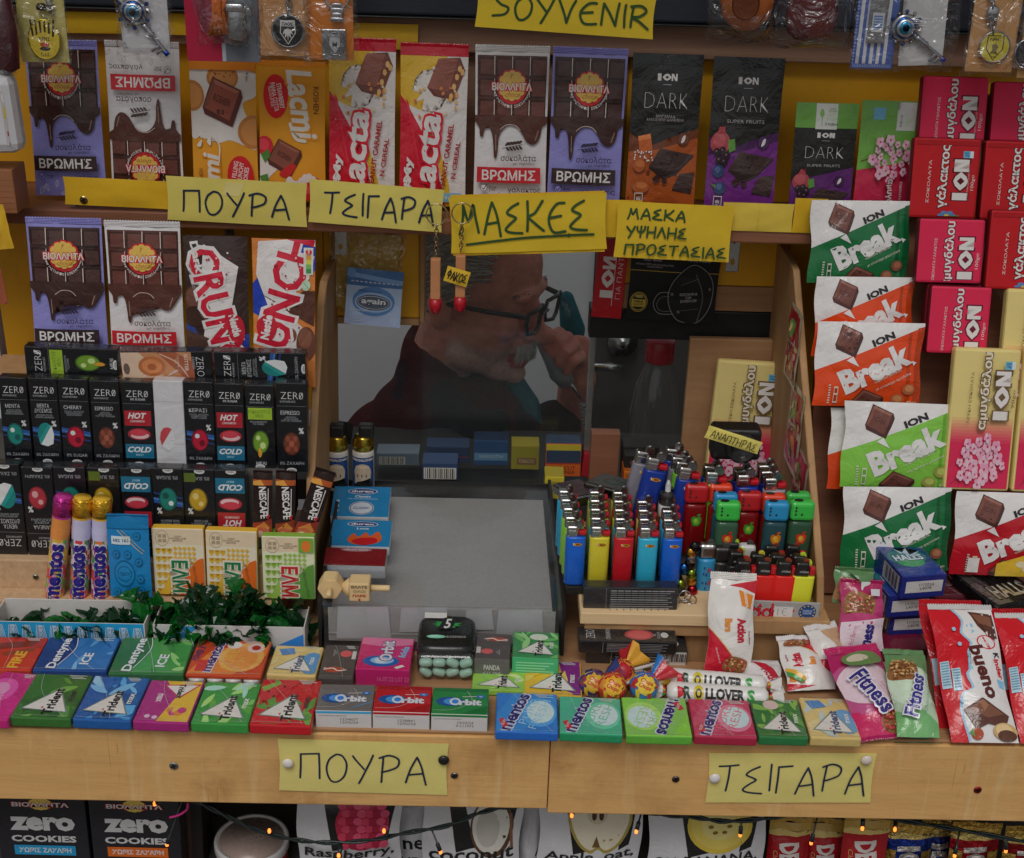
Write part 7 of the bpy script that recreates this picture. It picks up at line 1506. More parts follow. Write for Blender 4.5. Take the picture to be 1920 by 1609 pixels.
# black gum bottle with a clear window
p = ptz(835, 1278, .9925); bw = .030
def rsq(w, h, n=28, e=.42):
    o = []
    for i in range(n):
        a = 2 * math.pi * i / n; c_, s_ = math.cos(a), math.sin(a); o.append((w * math.copysign(abs(c_) ** e, c_), h * math.copysign(abs(s_) ** e, s_)))
    return o
lay = [(.0, .90, .86), (.003, .99, .98), (.008, 1, 1), (.026, 1, 1), (.031, .97, .97), (.034, .86, .86)]
V, Fc = [], []; n = 28
for z, sx, sy in lay:
    for x, y in rsq(.0285 * sx, .031 * sy): V.append((x, y, z))
for j in range(len(lay) - 1):
    for i in range(n): Fc.append([j * n + i, j * n + (i + 1) % n, (j + 1) * n + (i + 1) % n, (j + 1) * n + i])
Fc.append(list(range(n - 1, -1, -1))); Fc.append([(len(lay) - 1) * n + i for i in range(n)])
tilt = Matrix.Translation(p + Vector((0, .036, .0005))) @ Matrix.Rotation(rad(0), 4, 'X')
gb = empty('gum_bottle', tilt, 'black plastic gum bottle with a green burst and a clear window full of pale gum', 'gum bottle')
Mi = gb.matrix_world.inverted()
def ch(o): o.parent = gb; o.matrix_parent_inverse = Matrix.Identity(4); return o
ch(mesh('bottle_body', [(x, y, z) for x, y, z in V], Fc, [C('141514')] * len(Fc), 'plastic', None, True))
prt = [P([(20 + 30 * (1 if k % 2 else .62) * math.cos(k * .35) + 30, 52 + 26 * (1 if k % 2 else .6) * math.sin(k * .35)) for k in range(18)], '1f7a34'), P([(44, 12), (70, 12), (58, 84), (32, 84)], '151515'), T('5', 51, 48, 15, 58, 'b0aeab', 0, .02, .25)]
pv, pf, pc = paint(prt, .052, .030); ch(mesh('printed_label', [(x, y - .004, z + .0348) for x, y, z in pv], facing(pv, pf), pc, 'gloss'))
pv, pf, pc = paint([EL(28, 50, 20, 36, '6aa088', 20), EL(26, 44, 12, 18, '8ab8a0'), T('ΔΥΟΣΜΟΣ\nSPEARMINT', 70, 50, 42, 40, '8a8886')], .046, .009); ch(mesh('printed_label', [(x, y - .0165, z + .0347) for x, y, z in pv], facing(pv, pf), pc, 'gloss'))
rs = random.Random(8)
for k in range(8):
    v, f = rbox(.013, .009, .008, .0036, 3); e = Matrix.Translation((-.019 + (k % 4) * .0128, -.0322 - rs.random() * .001, .008 + (k // 4) * .0105)) @ Matrix.Rotation(rs.uniform(-.7, .7), 4, 'Y') @ Matrix.Translation((0, -.004, .004))
    ch(mesh('gum_piece', [tuple(e @ Vector(q)) for q in v], f, [C('7d9c8c')] * len(f), 'plastic', None, True))
wv, wf = rbox(.054, .026, .010, .004, 3); ch(mesh('clear_window', [(x, -.0305 + z * .85 - .0045 + .006, y + .003) for x, y, z in wv], [q[::-1] for q in wf], None, 'acrylic'))
v, f = rbox(.024, .010, .0005, .0002); ch(mesh('price_sticker', [(x * .92 - .012, y + .022, z + .0348) for x, y, z in v], f, [C('a9a6a2')] * len(f), 'paper'))
# ================================================================== bars and sweets piled at the right of the counter
GP = 'snack bars piled at the right of the counter'
def bar(label, BL, BR, TL, z, lean, ops, base, d=None, pillow=.007, wr=.0022, seals=None, group=GP, name='snack_bar', cat='snack bar', nx=14, ny=18, side=None):
    return item(name, cat, label, BL, BR, TL, d, lean, z=z, ops=ops, base=base, mat='wrap', pillow=pillow, wr=wr, seals=seals, group=group, nx=nx, ny=ny, side=side, wav=.0012)
def granola(x0, y0, x1, y1, seed, red=True, n=90):
    rs = random.Random(seed); o = []
    cx, cy = (x0 + x1) / 2, (y0 + y1) / 2
    o.append(P(crom([(x0, cy), (x0 + (x1 - x0) * .3, y0), (x1, y0 + (y1 - y0) * .3), (x1 - (x1 - x0) * .2, y1), (x0 + (x1 - x0) * .1, y1 - (y1 - y0) * .1)], 4, True), '7a5232'))
    for k in range(n):
        u, v = rs.random(), rs.random(); o.append(EL(x0 + (x1 - x0) * (.1 + .8 * u), y0 + (y1 - y0) * (.12 + .76 * v), rs.uniform(1.6, 4.2), rs.uniform(.8, 1.8), rs.choice(['a5804e', '8d6238', 'b9986a', '6a4224'] + (['8f1f2a', 'a8323a'] if red else [])), 7))
    return o
def action(cut=1.0):
    o = [P([(100, 0), (100, 14), (70, 8), (40, 6)], 'a01826'), P(crom([(0, 52), (30, 66), (60, 84), (78, 100)], 5) + [(0, 100)], 'a3182a'), L([(0, 51), (30, 65), (60, 83), (78, 99)], 1.4, 'b99a3a', True), P([(62, 10), (96, 16), (92, 30), (70, 26)], 'b86a1a'), T('Bonora', 81, 20, 17, 10, 'c9c0b4', -78, .03)]
    o += [T('Action', 72, 52, 26, 21, '9c1a2c', -86, .05), T('Bars', 42, 47, 14, 17, 'b5702a', -86, .05), T('free from', 90, 60, 14, 4, '7a2a30', -86), T('Strawberry', 24, 80, 18, 5, 'c9a0a4', -70)] + granola(36, 80, 90, 98, 4, True, 40)
    return o
bar('white and red cereal bar standing upright in front of the lighter ledge', (1322, 1262), (1408, 1266), (1287, 1082), None, 22, action(), 'b9b5b0', d=1.135, seals=[('t', 7, 'b4b0ac')], pillow=.008)
bar('white and red cereal bar tilted to the left with a rainbow stripe', (1478, 1296), (1568, 1292), (1408, 1204), .998, 66, spin(action()) + [P([(0, 60), (20, 70), (40, 84), (34, 88), (16, 76), (0, 68)], 'b5892a'), P([(0, 66), (16, 76), (34, 88), (30, 92), (12, 82), (0, 74)], '3f7a3a')], 'b5b1ad', seals=[('t', 9, 'b0acab')], pillow=.009)
bar('white cereal bar with torn saw edge peeping out behind the tilted one', (1540, 1262), (1600, 1250), (1490, 1188), 1.008, 60, [P([(40, 10), (100, 4), (100, 60), (80, 70)], 'a08064'), P([(0, 70), (40, 80), (100, 60), (100, 100), (0, 100)], 'a01a2c')], 'b5b1ad', seals=[('t', 12, 'b0acab')], pillow=.008)
bar('white cereal bar lying flat behind the long white rolls', (1400, 1298), (1470, 1300), (1376, 1236), .995, 70, [P([(20, 10), (60, 20), (100, 60), (70, 60)], '98182a'), T('Action', 70, 60, 60, 30, '98182a', -60, .03)], 'b0acab', pillow=.007)
def fitness(bg, top, wm, nuts, red, lbl):
    o = [R(0, 0, 100, 24, top), P(crom([(0, 24), (50, 18), (100, 26), (100, 60), (100, 100), (0, 100), (0, 60)], 3, True), bg), P(crom([(0, 70), (30, 78), (60, 72), (100, 84)], 4) + [(100, 100), (0, 100)], 'a3244e' if red else '5f8f5a'), EL(50, 44, 54, 26, 'b9a4ac' if red else 'a9b9a4', 28)]
    o += nuts + [TO('Fitness', 46, 58, 50, 34, '2a2a6c' if not red else '2c2460', 'b4b0b8', -68 if wm else 72, .03, .03), T(lbl, 74, 64, 30, 8, '8a2a4a' if red else '3a6a3a', -68 if wm else 72, -.01)]
    return o
bar('pink cereal bar leaning against the blue candy boxes, letters running up', (1572, 1216), (1652, 1220), (1556, 1090), None, 28, [R(0, 0, 100, 22, '8a1c48')] + granola(4, 12, 80, 52, 7) + [P(crom([(0, 52), (40, 44), (100, 52), (100, 74), (40, 66), (0, 80)], 3, True), '98305c'), P([(0, 60), (100, 50), (100, 100), (0, 100)], 'b5a4ac'), T('Fitness', 56, 86, 52, 30, '2a2460', 80, .05), T('Red Berries', 26, 78, 30, 10, '9a2a50', 80, -.01), R(66, 8, 88, 18, 'a5a2a6')], '98305c', d=1.155, seals=[('t', 5, '8a1c48')])
bar('green topped cereal bar behind the pink one at the rack post', (1562, 1130), (1634, 1134), (1546, 1066), None, 24, granola(0, 20, 70, 100, 8, False) + [P([(30, 0), (100, 0), (100, 60), (70, 40)], '4a6a44'), R(62, 30, 88, 54, 'a5a9a4')], '4f7048', d=1.185, seals=[('t', 8, '4a6a44')])
bar('bright pink cereal bar lying slanted at the front, granola at its lower end', (1612, 1386), (1716, 1372), (1530, 1232), .997, 70, fitness('98426a', '8f1c4c', True, granola(46, 74, 100, 100, 9), True, 'Strawberry') + [P(crom([(20, 12), (70, 8), (90, 20), (60, 28), (24, 24)], 3, True), '4f6a3a'), EL(44, 17, 20, 5, 'a59a88')], 'a06a84', seals=[('t', 8, '98184c'), ('b', 4, '8f1c4c')], pillow=.011)
bar('pale green cereal bar lying slanted beside the red and white bar', (1684, 1382), (1764, 1384), (1622, 1226), 1.004, 64, fitness('93a58c', '4f7048', False, granola(2, 10, 70, 38, 10, False), False, 'Chocolate'), '8a9c84', seals=[('t', 6, '4f7048')], pillow=.011)
bar('green cereal bar end showing under the pink and pale green ones', (1676, 1392), (1768, 1393), (1664, 1352), .990, 80, [EL(70, 50, 20, 30, '8a7a5a')], '3f5f3c', pillow=.005)
def bueno(k=0):
    o = [P(crom([(34, 0), (46, 10), (40, 20), (52, 28), (44, 36), (52, 44), (36, 52), (42, 62), (26, 66), (20, 80), (28, 100)], 3) + [(100, 100), (100, 0)], '7fa0b4'), P(crom([(38, 0), (50, 10), (44, 20), (56, 28), (48, 36), (56, 44), (40, 52), (46, 62), (30, 66), (24, 80), (32, 100)], 3) + [(100, 100), (100, 0)], 'b9b6b4')]
    o += [P([(60, 2), (98, 4), (98, 26), (84, 22), (70, 14)], '4a2a20'), P([(64, 4), (94, 6), (94, 14), (74, 12)], '6a4434'), L([(76, 12), (82, 22)], 1.4, '301a14'), EL(78, 27, 15, 5.6, 'a8202a', 22), EL(78, 27, 13, 4.8, 'b9b4b2', 22), T('x2', 78, 27, 12, 4.4, 'a8202a', -70, .04), T('bueno', 66, 50, 40, 24, '4a1f1c', -80, .04), T('K', 91, 37, 4.5, 9, '1a1a1c', -80, .04), T('inder', 92, 47, 15, 9, 'a31c26', -80, .04), P([(86, 55), (98, 56), (96, 62), (88, 61)], '6a9ab8')]
    o += [R(2, 42, 14, 62, '93aeba'), R(16, 48, 28, 64, '93aeba')] + [R(3, 43 + q * 2, 13, 43.8 + q * 2, '5a7a8a') for q in range(9)] + [R(17, 49 + q * 2, 27, 49.8 + q * 2, '5a7a8a') for q in range(7)]
    o += [P([(24, 78), (54, 70), (92, 82), (84, 90), (58, 88), (40, 92)], '4a2a20'), P([(30, 78), (54, 71.4), (84, 81), (58, 84)], '64402f'), P([(48, 73), (54, 71.4), (62, 75), (54, 80)], '7d5640'), EL(82, 93, 18, 6, 'a5875a', 18), EL(80, 92, 12, 4, 'c0a678', 16), EL(84, 96, 14, 4, '4a2c1e', 16), EL(40, 95, 9, 4, '8a3a20', 14), P([(28, 94), (34, 91), (36, 97)], '4a7a3a')]
    o += [EL(x, y, 3, 1.6, '7fa0b4', 12) for x, y in ((34, 30), (30, 18), (24, 72))]
    return o
bar('red and white wafer bar with melting white edge, fully in view at the right', (1782, 1392), (1908, 1394), (1722, 1142), .996, 56, bueno(), 'a51a22', seals=[('t', 4, 'a5a3a2')], pillow=.009, wr=.0018)
bar('red and white wafer bar at the right edge cut by the frame', (1912, 1394), (2040, 1396), (1852, 1158), .996, 56, bueno(), 'a51a22', seals=[('t', 4, 'a8a6a4')], pillow=.009, wr=.0018)
bar('red wafer bar lying under the fully visible one, only its red edge showing', (1766, 1384), (1890, 1386), (1716, 1134), .987, 57, [R(2, 42, 14, 62, '93aeba')], '98161e', seals=[('t', 4, '98161e')], pillow=.004)
bar('red wafer bar hidden under the cut one at the right edge', (1896, 1388), (2020, 1390), (1846, 1150), .987, 57, [R(2, 42, 14, 62, '93aeba')], '98161e', seals=[('t', 4, '98161e')], pillow=.004)
# blue menthol candy boxes stacked three high
hb = lambda: [R(0, 0, 100, 100, '1c2c74'), P([(0, 10), (100, 0), (100, 60), (0, 74)], '15305c'), EL(46, 40, 44, 24, '1c5a5a', 22), EL(46, 58, 30, 14, '2a7a4a', 18), P([(30, 10), (40, 30), (60, 12), (56, 34), (84, 24), (62, 44)], '8a9cac'), TO('HALLS', 48, 42, 66, 18, 'a9b4b9', '1a3a5a', 0, .05, .04)]
HG = 'blue candy boxes in a stack of three'
for k, (BLp, BRp, TLp, z, lb) in enumerate((((1672, 1152), (1752, 1148), (1640, 1098), 1.0225, 'blue candy box at the bottom of the stack of three'), ((1668, 1118), (1750, 1112), (1636, 1062), 1.0478, 'blue candy box in the middle of the stack of three'), ((1694, 1082), (1776, 1076), (1650, 1024), 1.0728, 'blue candy box on top of the stack of three, turned slightly'))):
    M, Wd, Ht = frame(BLp, BRp, TLp, None, 90, z); th = .0250
    o = empty('candy_box', M @ Matrix.Translation((0, 0, -th)), lb, 'candy box', HG); Mi = o.matrix_world.inverted()
    a = item('box_body', None, None, None, None, None, fr=(M, Wd, Ht), thick=th, ops=hb(), base='1c2c74', mat='gloss'); a.parent = o; a.matrix_parent_inverse = Mi
    M2 = M @ Matrix.Translation((0, -.0004, -th)) @ Matrix.Rotation(math.pi / 2, 4, 'X')
    a = item('date_panel', None, None, None, None, None, fr=(M2, Wd * .98, th), thick=.0006, ops=[R(8, 24, 94, 76, 'a9a7a6'), T('11/2024\nL4078', 56, 50, 34, 30, '5a5858')], base='1a2468', mat='gloss', r=.0003); a.parent = o; a.matrix_parent_inverse = Mi
    M3 = M @ Matrix.Translation((-Wd / 2 - .0004, Ht / 2, -th)) @ Matrix(((0, 0, -1, 0), (-1, 0, 0, 0), (0, 1, 0, 0), (0, 0, 0, 1)))
    a = item('barcode_panel', None, None, None, None, None, fr=(M3, Ht * .96, th), thick=.0006, ops=[R(34, 14, 92, 88, '9a98a0')] + [R(40 + q * 4, 18, 40 + q * 4 + 1 + (q * 5 % 3), 82, '2c2a44') for q in range(12)], base='1a2468', mat='gloss', r=.0003); a.parent = o; a.matrix_parent_inverse = Mi
    wv, wf = rbox(Wd + .002, Ht + .002, th + .0016, .0014); c = mesh('clear_wrap', [(x, y - .001, q + .0008) for x, y, q in wv], wf, None, 'film', None, M=M); c.parent = o; c.matrix_parent_inverse = Mi
def hstick(label, BL, BR, TL, z, c, c2, ink, lean=86):
    gum(label, BL, BR, TL, z, [P([(0, 0), (100, 0), (100, 30), (0, 46)], c2), TO('HALLS', 50, 48, 74, 40, ink, c2, 0, .05, .04)] + [L([(0, 70 + k * 8), (100, 64 + k * 8)], .6, ink) for k in range(3)], c, 'wrapped candy sticks at the right', thick=.016, cat='candy stick', name='candy_stick')
hstick('dark red candy stick lying beside the blue boxes', (1752, 1118), (1838, 1116), (1740, 1064), 1.022, '4a1a22', '3a1218', '7a5a60'); hstick('dark red candy stick lying lower, beside the blue boxes', (1756, 1146), (1850, 1146), (1744, 1096), 1.006, '541c26', '40141c', '80626a')
for k, (lb, a, b, c, z) in enumerate((('black and silver candy stick on top at the right edge', (1868, 1140), (1962, 1118), (1826, 1066), 1.034), ('black and silver candy stick lying under the other at the right', (1842, 1160), (1940, 1160), (1826, 1106), 1.012))):
    M, Wd, Ht = frame(a, b, c, None, 88, z)
    item('candy_stick', 'candy stick', lb, None, None, None, fr=(M, Wd, Ht), thick=.015, ops=([R(0, 0, 100, 100, 'a8801c'), EL(60, 50, 26, 30, 'b5641c')] if k == 2 else [P([(0, 0), (26, 0), (40, 100), (10, 100)], '6a6a68'), TO('HALLS', 56, 66, 66, 34, 'b0b0ae', '2a2a2a', 0, .05, .05)] + [L([(20 + q * 9, 2), (26 + q * 9, 40)], 1, '55555a') for q in range(9)]), base='1f2022' if k < 2 else 'a8801c', mat='foil' if k < 2 else 'gloss', r=.004, group='wrapped candy sticks at the right')
item('snack_bar', 'snack bar', 'dark red flat pack lying under the blue candy boxes', (1654, 1216), (1742, 1218), (1640, 1186), None, 88, z=.9972, thick=.015, ops=[], base='5a1226', mat='gloss', group=GP)
# cartons stacked below the ledge
zc = lambda: turn(zero('red')) [:]
M, Wd, Ht = frame((1100, 1218), (1290, 1222), (1094, 1192), None, 82, 1.0105)
for lb, BLp, BRp, TLp, z, th in (('black cinnamon candy carton lying under the ledge, upper one', (1086, 1202), (1270, 1206), (1084, 1174), 1.021, .014), ('black cinnamon candy carton lying under the ledge, lower one with its back text', (1100, 1218), (1290, 1222), (1096, 1190), 1.0085, .026)):
    M, Wd, Ht = frame(BLp, BRp, TLp, None, 84, z)
    o = item('candy_carton', 'candy carton', lb, None, None, None, fr=(M, Wd, Ht), thick=th, ops=[T('ZERO', 12, 50, 56, 9, 'a9a9a9', 90, -.02), T('CINNAMON', 30, 50, 70, 5, '7a7a7c', 90), EL(62, 50, 15, 34, '8a3a3c', 22), EL(62, 50, 12, 26, 'a04c4a', 20), EL(88, 50, 4, 18, '9a9a98'), T('0%\nSUGAR', 80, 50, 44, 7, '7a7a7c', 90)], base='201f20', mat='gloss', group='cinnamon cartons under the ledge', film=True)
    M2 = Matrix.Translation((0, -.0005, -th)) @ Matrix.Rotation(math.pi / 2, 4, 'X')
    q = item('printed_side', None, None, None, None, None, fr=(M2, Wd * .98, th), thick=.0004, ops=[L([(24, 6), (24, 94)], .6, '6a6a6c')] + [R(28, 14 + k * 13, 92 - (k * 17 % 11), 20 + k * 13, '6a6a6c') for k in range(6)] + ([R(74, 2, 104, 70, 'a9a7a4')] + [R(76 + k * 1.7, 10, 76.8 + k * 1.7 + (k % 3) * .3, 48, '2a2a2a') for k in range(14)] if th > .02 else []), base='1c1c1e', mat='gloss', r=.0003); q.parent = o
# rolls with big lettering
def longroll(label, x0, y0, x1, y1, r, z, seed):
    a = ptz(x0, y0, z); b_ = ptz(x1, y1, z); ax = (b_ - a); Ln = ax.length; n = 24; V, Fc, cs = [], [], []
    for j in range(25):
        t = j / 24; rr_ = r * (1 + .012 * math.sin(t * 60)) * (.55 if j in (0, 24) else 1)
        for i in range(n): q = 2 * math.pi * i / n; V.append((t * Ln, rr_ * math.cos(q), rr_ * math.sin(q)))
    for j in range(24):
        for i in range(n): Fc.append([j * n + i, j * n + (i + 1) % n, (j + 1) * n + (i + 1) % n, (j + 1) * n + i]); cs.append(C('b5b2ae'))
    Fc.append([i for i in range(n)][::-1]); cs.append(C('b5b2ae')); Fc.append([24 * n + i for i in range(n)]); cs.append(C('b5b2ae'))
    pr = [T('R', 14, 50, 9, 62, '1d3a2a', 0, .05), EL(27, 48, 6, 40, 'a8982a', 14), T('O', 27, 52, 8, 50, '241f1e', 0, .05), T('LLOVER', 58, 50, 46, 56, '1a1a1a', 0, .05), T('S', 88, 50, 9, 62, '2a7a34', 0, .05), P([(2, 20), (10, 30), (6, 46), (11, 60), (3, 82)], 'a01c26'), EL(46, 88, 4, 9, 'b5741c', 8), R(40, 90, 78, 93, '8a8a88')]
    pv, pf, pc = paint(pr, Ln * .84, r * 1.9); pf = facing(pv, pf); pv, pf, pc = slice_lattice(pv, pf, pc, Ln * .84, r * 1.9, 1, 14)
    k0 = len(V)
    for x, y, zz in pv: an = (y / (r * 1.9) - .5) * 1.9 + rad(35); V.append((x + Ln / 2, -(r * 1.013 + .0002 + zz) * math.cos(an), (r * 1.013 + .0002 + zz) * math.sin(an)))
    Fc += [[i + k0 for i in q] for q in pf]; cs += pc
    xx = ax.normalized(); zz_ = Vector((0, 0, 1)); yy = zz_.cross(xx).normalized(); zz_ = xx.cross(yy); M = Matrix((xx, yy, zz_)).transposed().to_4x4(); M.translation = a
    o = mesh('sweet_roll', V, Fc, cs, 'gloss', None, True, M=M); tag(o, label, 'sweets', 'long white sweet rolls')
    rs = random.Random(seed)
    for s, x in ((-1, 0), (1, Ln)):
        tv, tf = [], []
        for j in range(5):
            for i in range(16): q = 2 * math.pi * i / 16; r2 = r * (.35 + .22 * j) * (1 + .3 * math.sin(q * 5 + seed)); tv.append((x + s * (.001 + j * .0032 + rs.uniform(-.0006, .0006)), r2 * math.cos(q), r2 * math.sin(q) * .7))
        for j in range(4):
            for i in range(16): tf.append([j * 16 + i, j * 16 + (i + 1) % 16, (j + 1) * 16 + (i + 1) % 16, (j + 1) * 16 + i])
        mesh('twisted_end', tv, tf, [C('b5b2ae') if (f[0] // 16) else C(['a8242a', 'b5892a', '3a7a3a'][f[0] % 3]) for f in tf], 'wrap', o, True)
longroll('white sweet roll with big black letters, rear one of two', 1250, 1270, 1436, 1286, .0098, 1.006, 1); longroll('white sweet roll with big black letters, front one beside the gum row', 1250, 1296, 1440, 1308, .0098, 1.002, 2)
# lollipops
def lolly(label, px, py, d, c1, c2, cf, seed):
    p = pt(px, py, d); r = .0142; rs = random.Random(seed); V, Fc, cs = [], [], []; n = 22; m = 14
    for j in range(m + 1):
        th = math.pi * j / m
        for i in range(n): a = 2 * math.pi * i / n; q = r * (1 + .03 * math.sin(a * 7 + j)); V.append((q * math.sin(th) * math.cos(a), q * math.sin(th) * math.sin(a), q * math.cos(th)))
    for j in range(m):
        for i in range(n): Fc.append([j * n + i, (j + 1) * n + i, (j + 1) * n + (i + 1) % n, j * n + (i + 1) % n]); cs.append(C([c1, c2, c1, 'b99a2a'][(i * 2 // 3 + j // 3) % 4]))
    o = mesh('lollipop', V, Fc, cs, 'wrap', None, True, loc=p); tag(o, label, 'lollipop', 'round lollipops in printed wrappers')
    fl = []
    for k in range(20): a = 2 * math.pi * k / 20; q = 40 + 8 * math.cos(a * 8); fl.append((50 + q * math.cos(a), 50 + q * math.sin(a)))
    pr = [P(fl, cf), T('Chupa\nChups', 50, 50, 54, 44, '98201c', -24, .03, .2)]
    pv, pf, pc = paint(pr, .022, .022); pf = facing(pv, pf); pv, pf, pc = slice_lattice(pv, pf, pc, .022, .022, 6, 6)
    el_ = rad(38); W2 = []
    for x, y, z in pv:
        y -= .011; rr_ = r * 1.04 + .0003 + z; ang = math.hypot(x, y) / r; k = math.sin(ang) / (math.hypot(x, y) + 1e-9); a_, b_, c_ = x * k * rr_, y * k * rr_, math.cos(ang) * rr_
        W2.append((a_, -c_ * math.cos(el_) + b_ * math.sin(el_), c_ * math.sin(el_) + b_ * math.cos(el_)))
    mesh('printed_badge', W2, pf, pc, 'gloss', o, True)
    tv, tf = [], []
    for j in range(5):
        for i in range(16): q = 2 * math.pi * i / 16; r2 = (.004 + j * .0026) * (1 + .35 * math.sin(q * 4 + seed)); tv.append((.012 + j * .0042, r2 * math.cos(q), r2 * math.sin(q)))
    for j in range(4):
        for i in range(16): tf.append([j * 16 + i, j * 16 + (i + 1) % 16, (j + 1) * 16 + (i + 1) % 16, (j + 1) * 16 + i])
    w = mesh('twisted_wrapper', tv, tf, [C([c1, c2, 'b5892a', '3a7a4a'][(f[0] % 16) // 4]) for f in tf], 'wrap', o, True); w.rotation_euler = (0, rs.uniform(-.3, .3), rs.uniform(.2, 1.2))
    sv, sf = tube([(0, 0, 0), (.05, .03, -.004)], .0018, 8); mesh('stick', sv, sf, [C('a9a6a2')] * len(sf), 'plastic', o, True)
lolly('red and yellow lollipop at the top of the lolly pile', 1164, 1262, 1.128, '8f1c22', 'b5842a', '98202a', 1); lolly('orange yellow faced lollipop in front, left', 1148, 1288, 1.098, 'a02a2a', 'b5742a', 'b58a26', 2)
lolly('blue lollipop with a yellow face, right', 1208, 1286, 1.094, '1f5a94', '98242c', 'b59a30', 3); lolly('dark blue lollipop half hidden at the left of the pile', 1112, 1282, 1.110, '28305c', '7a2a3c', 'a8862a', 4)
item('rainbow_wrapper', 'wrapper', 'rainbow striped wrapper piece between the lollipops and the rolls', (1222, 1284), (1262, 1288), (1222, 1252), None, 60, z=1.0, thick=.002, ops=[R(0, 0 + k * 16.7, 100, 17 + k * 16.7, c) for k, c in enumerate(('a3242a', 'b5642a', 'b59a2a', '3f8a3a', '2a5a94', '5a2a6a'))], base='a3242a', mat='wrap', pillow=.006, wr=.003)
# leaflets stuck on the inner side of the right board
for k, (yc, zc_, w, h, lb, c) in enumerate(((1.395, 1.245, .060, .085, 'upper red and cream leaflet stuck inside the right side board', 'a39a80'), (1.355, 1.165, .066, .095, 'middle leaflet with food pictures stuck inside the right side board', 'a89e86'), (1.31, 1.115, .060, .085, 'lower dark red leaflet stuck inside the right side board', 'a3968a'))):
    xf = X_(1512, 760, 1.30) + .03 * (1.33 - zc_) - .0012
    M = Matrix(((0, 0, -1, xf), (-1, 0, 0, yc), (0, 1, 0, zc_ - h / 2), (0, 0, 0, 1)))
    rs = random.Random(k); ops = [R(8, 6, 92, 46, rs.choice(['8f1c2a', '98242a'])), R(8, 54, 92, 94, '8a1a3a'), EL(40, 30, 20, 12, '6a8a4a'), EL(64, 70, 20, 14, 'a86a3a'), T('ION', 50, 52, 40, 8, '7a1c24', 12, .04)] + [EL(rs.uniform(14, 86), rs.uniform(10, 90), rs.uniform(4, 9), rs.uniform(3, 7), rs.choice(['b59a6a', '98323a', '5a7a3a', 'b08a8a']), 10) for q in range(16)]
    item('leaflet', 'leaflet', lb, None, None, None, fr=(M, w, h), thick=.0006, ops=ops, base=c, mat='gloss', pillow=.0015, wr=.003, group='leaflets inside the right side board')
# ================================================================== paper strips and handwritten signs
GS = 'yellow paper strips stuck on the shelf edge'
sign('plain yellow paper strip with one screw at the left of the shelf edge', (122, 383), (330, 393), (122, 331), 1.4135, [], 'b58f1e', name='paper_strip', group=GS)
sign('plain pale yellow paper strip right of the mask sign', (1352, 432), (1484, 436), (1352, 379), 1.4135, [R(50, 0, 52, 100, 'b39b3e')], 'bfa540', name='paper_strip', group=GS)
sign('deep yellow paper strip at the right end by the green nut bar', (1484, 436), (1545, 438), (1484, 371), 1.4135, [], 'b48e1e', name='paper_strip', group=GS)
sign('deep yellow paper strip behind the middle signs', (1120, 444), (1200, 446), (1120, 374), 1.4135, [], 'c09d26', name='paper_strip', group=GS)
sign('pale yellow sign with five handwritten Greek letters on the shelf edge', (314, 412), (576, 426), (322, 330), 1.4105, [P([(42, 8), (56, 7), (52, 38), (40, 36)], 'dccb82')] + hand('ΠΟΥΡΑ', 10, 30, 90, 80, 1.5, INK))
sign('pale yellow sign with seven handwritten Greek letters on the shelf edge', (578, 416), (828, 436), (586, 336), 1.4075, hand('ΤΣΙΓΑΡΑ', 10, 26, 96, 78, 1.6, INK, .05))
o = sign('deep yellow sign with one large underlined Greek word', (846, 476), (1138, 467), (840, 371), 1.4045, hand('ΜΑΣΚΕΣ', 4, 12, 90, 66, 1.7, INKG, .06) + [L([(10, 84), (40, 76), (74, 72), (92, 72)], 1.6, INKG, True), EL(76, 72, 1.2, 3.6, INKG)], 'dab830', wr=.003)
sign('deep yellow backing paper under the underlined sign', (850, 480), (1134, 472), (842, 366), 1.4062, [], 'bd9824', name='paper_strip')
sign('deep yellow three line sign asking for high protection masks', (1150, 482), (1366, 492), (1156, 377), 1.4045,
     hand('ΜΑΣΚΑ', 8, 12, 60, 30, 1.7, INKG) + hand('ΥΨΗΛΗΣ', 8, 42, 62, 60, 1.7, INKG) + hand('ΠΡΟΣΤΑΣΙΑΣ', 8, 74, 98, 92, 1.7, INKG), 'dab630')
sign('deep yellow souvenir sign at the top of the kiosk', (890, 50), (1224, 74), (890, -40), 1.40, hand('SΟΥVΕNΙR', 8, 30, 98, 76, 1.4, INKG, .04), 'd8ba34')
sign('pale yellow sign with five handwritten Greek letters pinned on the counter front', (523, 1482), (839, 1491), (526, 1385), 1.0385, hand('ΠΟΥΡΑ', 11, 26, 90, 76, 1.2, INK, .06), 'e6d680', wr=.001)
sign('pale yellow sign with seven handwritten Greek letters pinned on the counter front', (1322, 1505), (1632, 1505), (1332, 1412), 1.038, hand('ΤΣΙΓΑΡΑ', 5, 24, 98, 78, 1.2, INK, .06), 'e6d680', wr=.001)
def tack(label, px, py, d, col, g='drawing pins in the counter front'):
    v, f = lathe([(.0045, 0), (.0052, .0012), (.0045, .0026), (.002, .0034), (.0003, .0036)], 16); p = pt(px, py, d)
    o = mesh('drawing_pin', [(x, -z, y) for x, y, z in v], f, [C(col)] * len(f), 'plastic', None, True, loc=p); tag(o, label, 'pin', g)
tack('white drawing pin on the left end of the five letter counter sign', 540, 1430, 1.0368, 'b9b4ae'); tack('black drawing pin on the right end of the five letter counter sign', 832, 1424, 1.0368, '161616')
tack('white drawing pin on the left end of the seven letter counter sign', 1340, 1458, 1.0362, 'b9b4b4'); tack('pale drawing pin at the top right corner of the seven letter counter sign', 1624, 1424, 1.0362, 'b4a8a0')
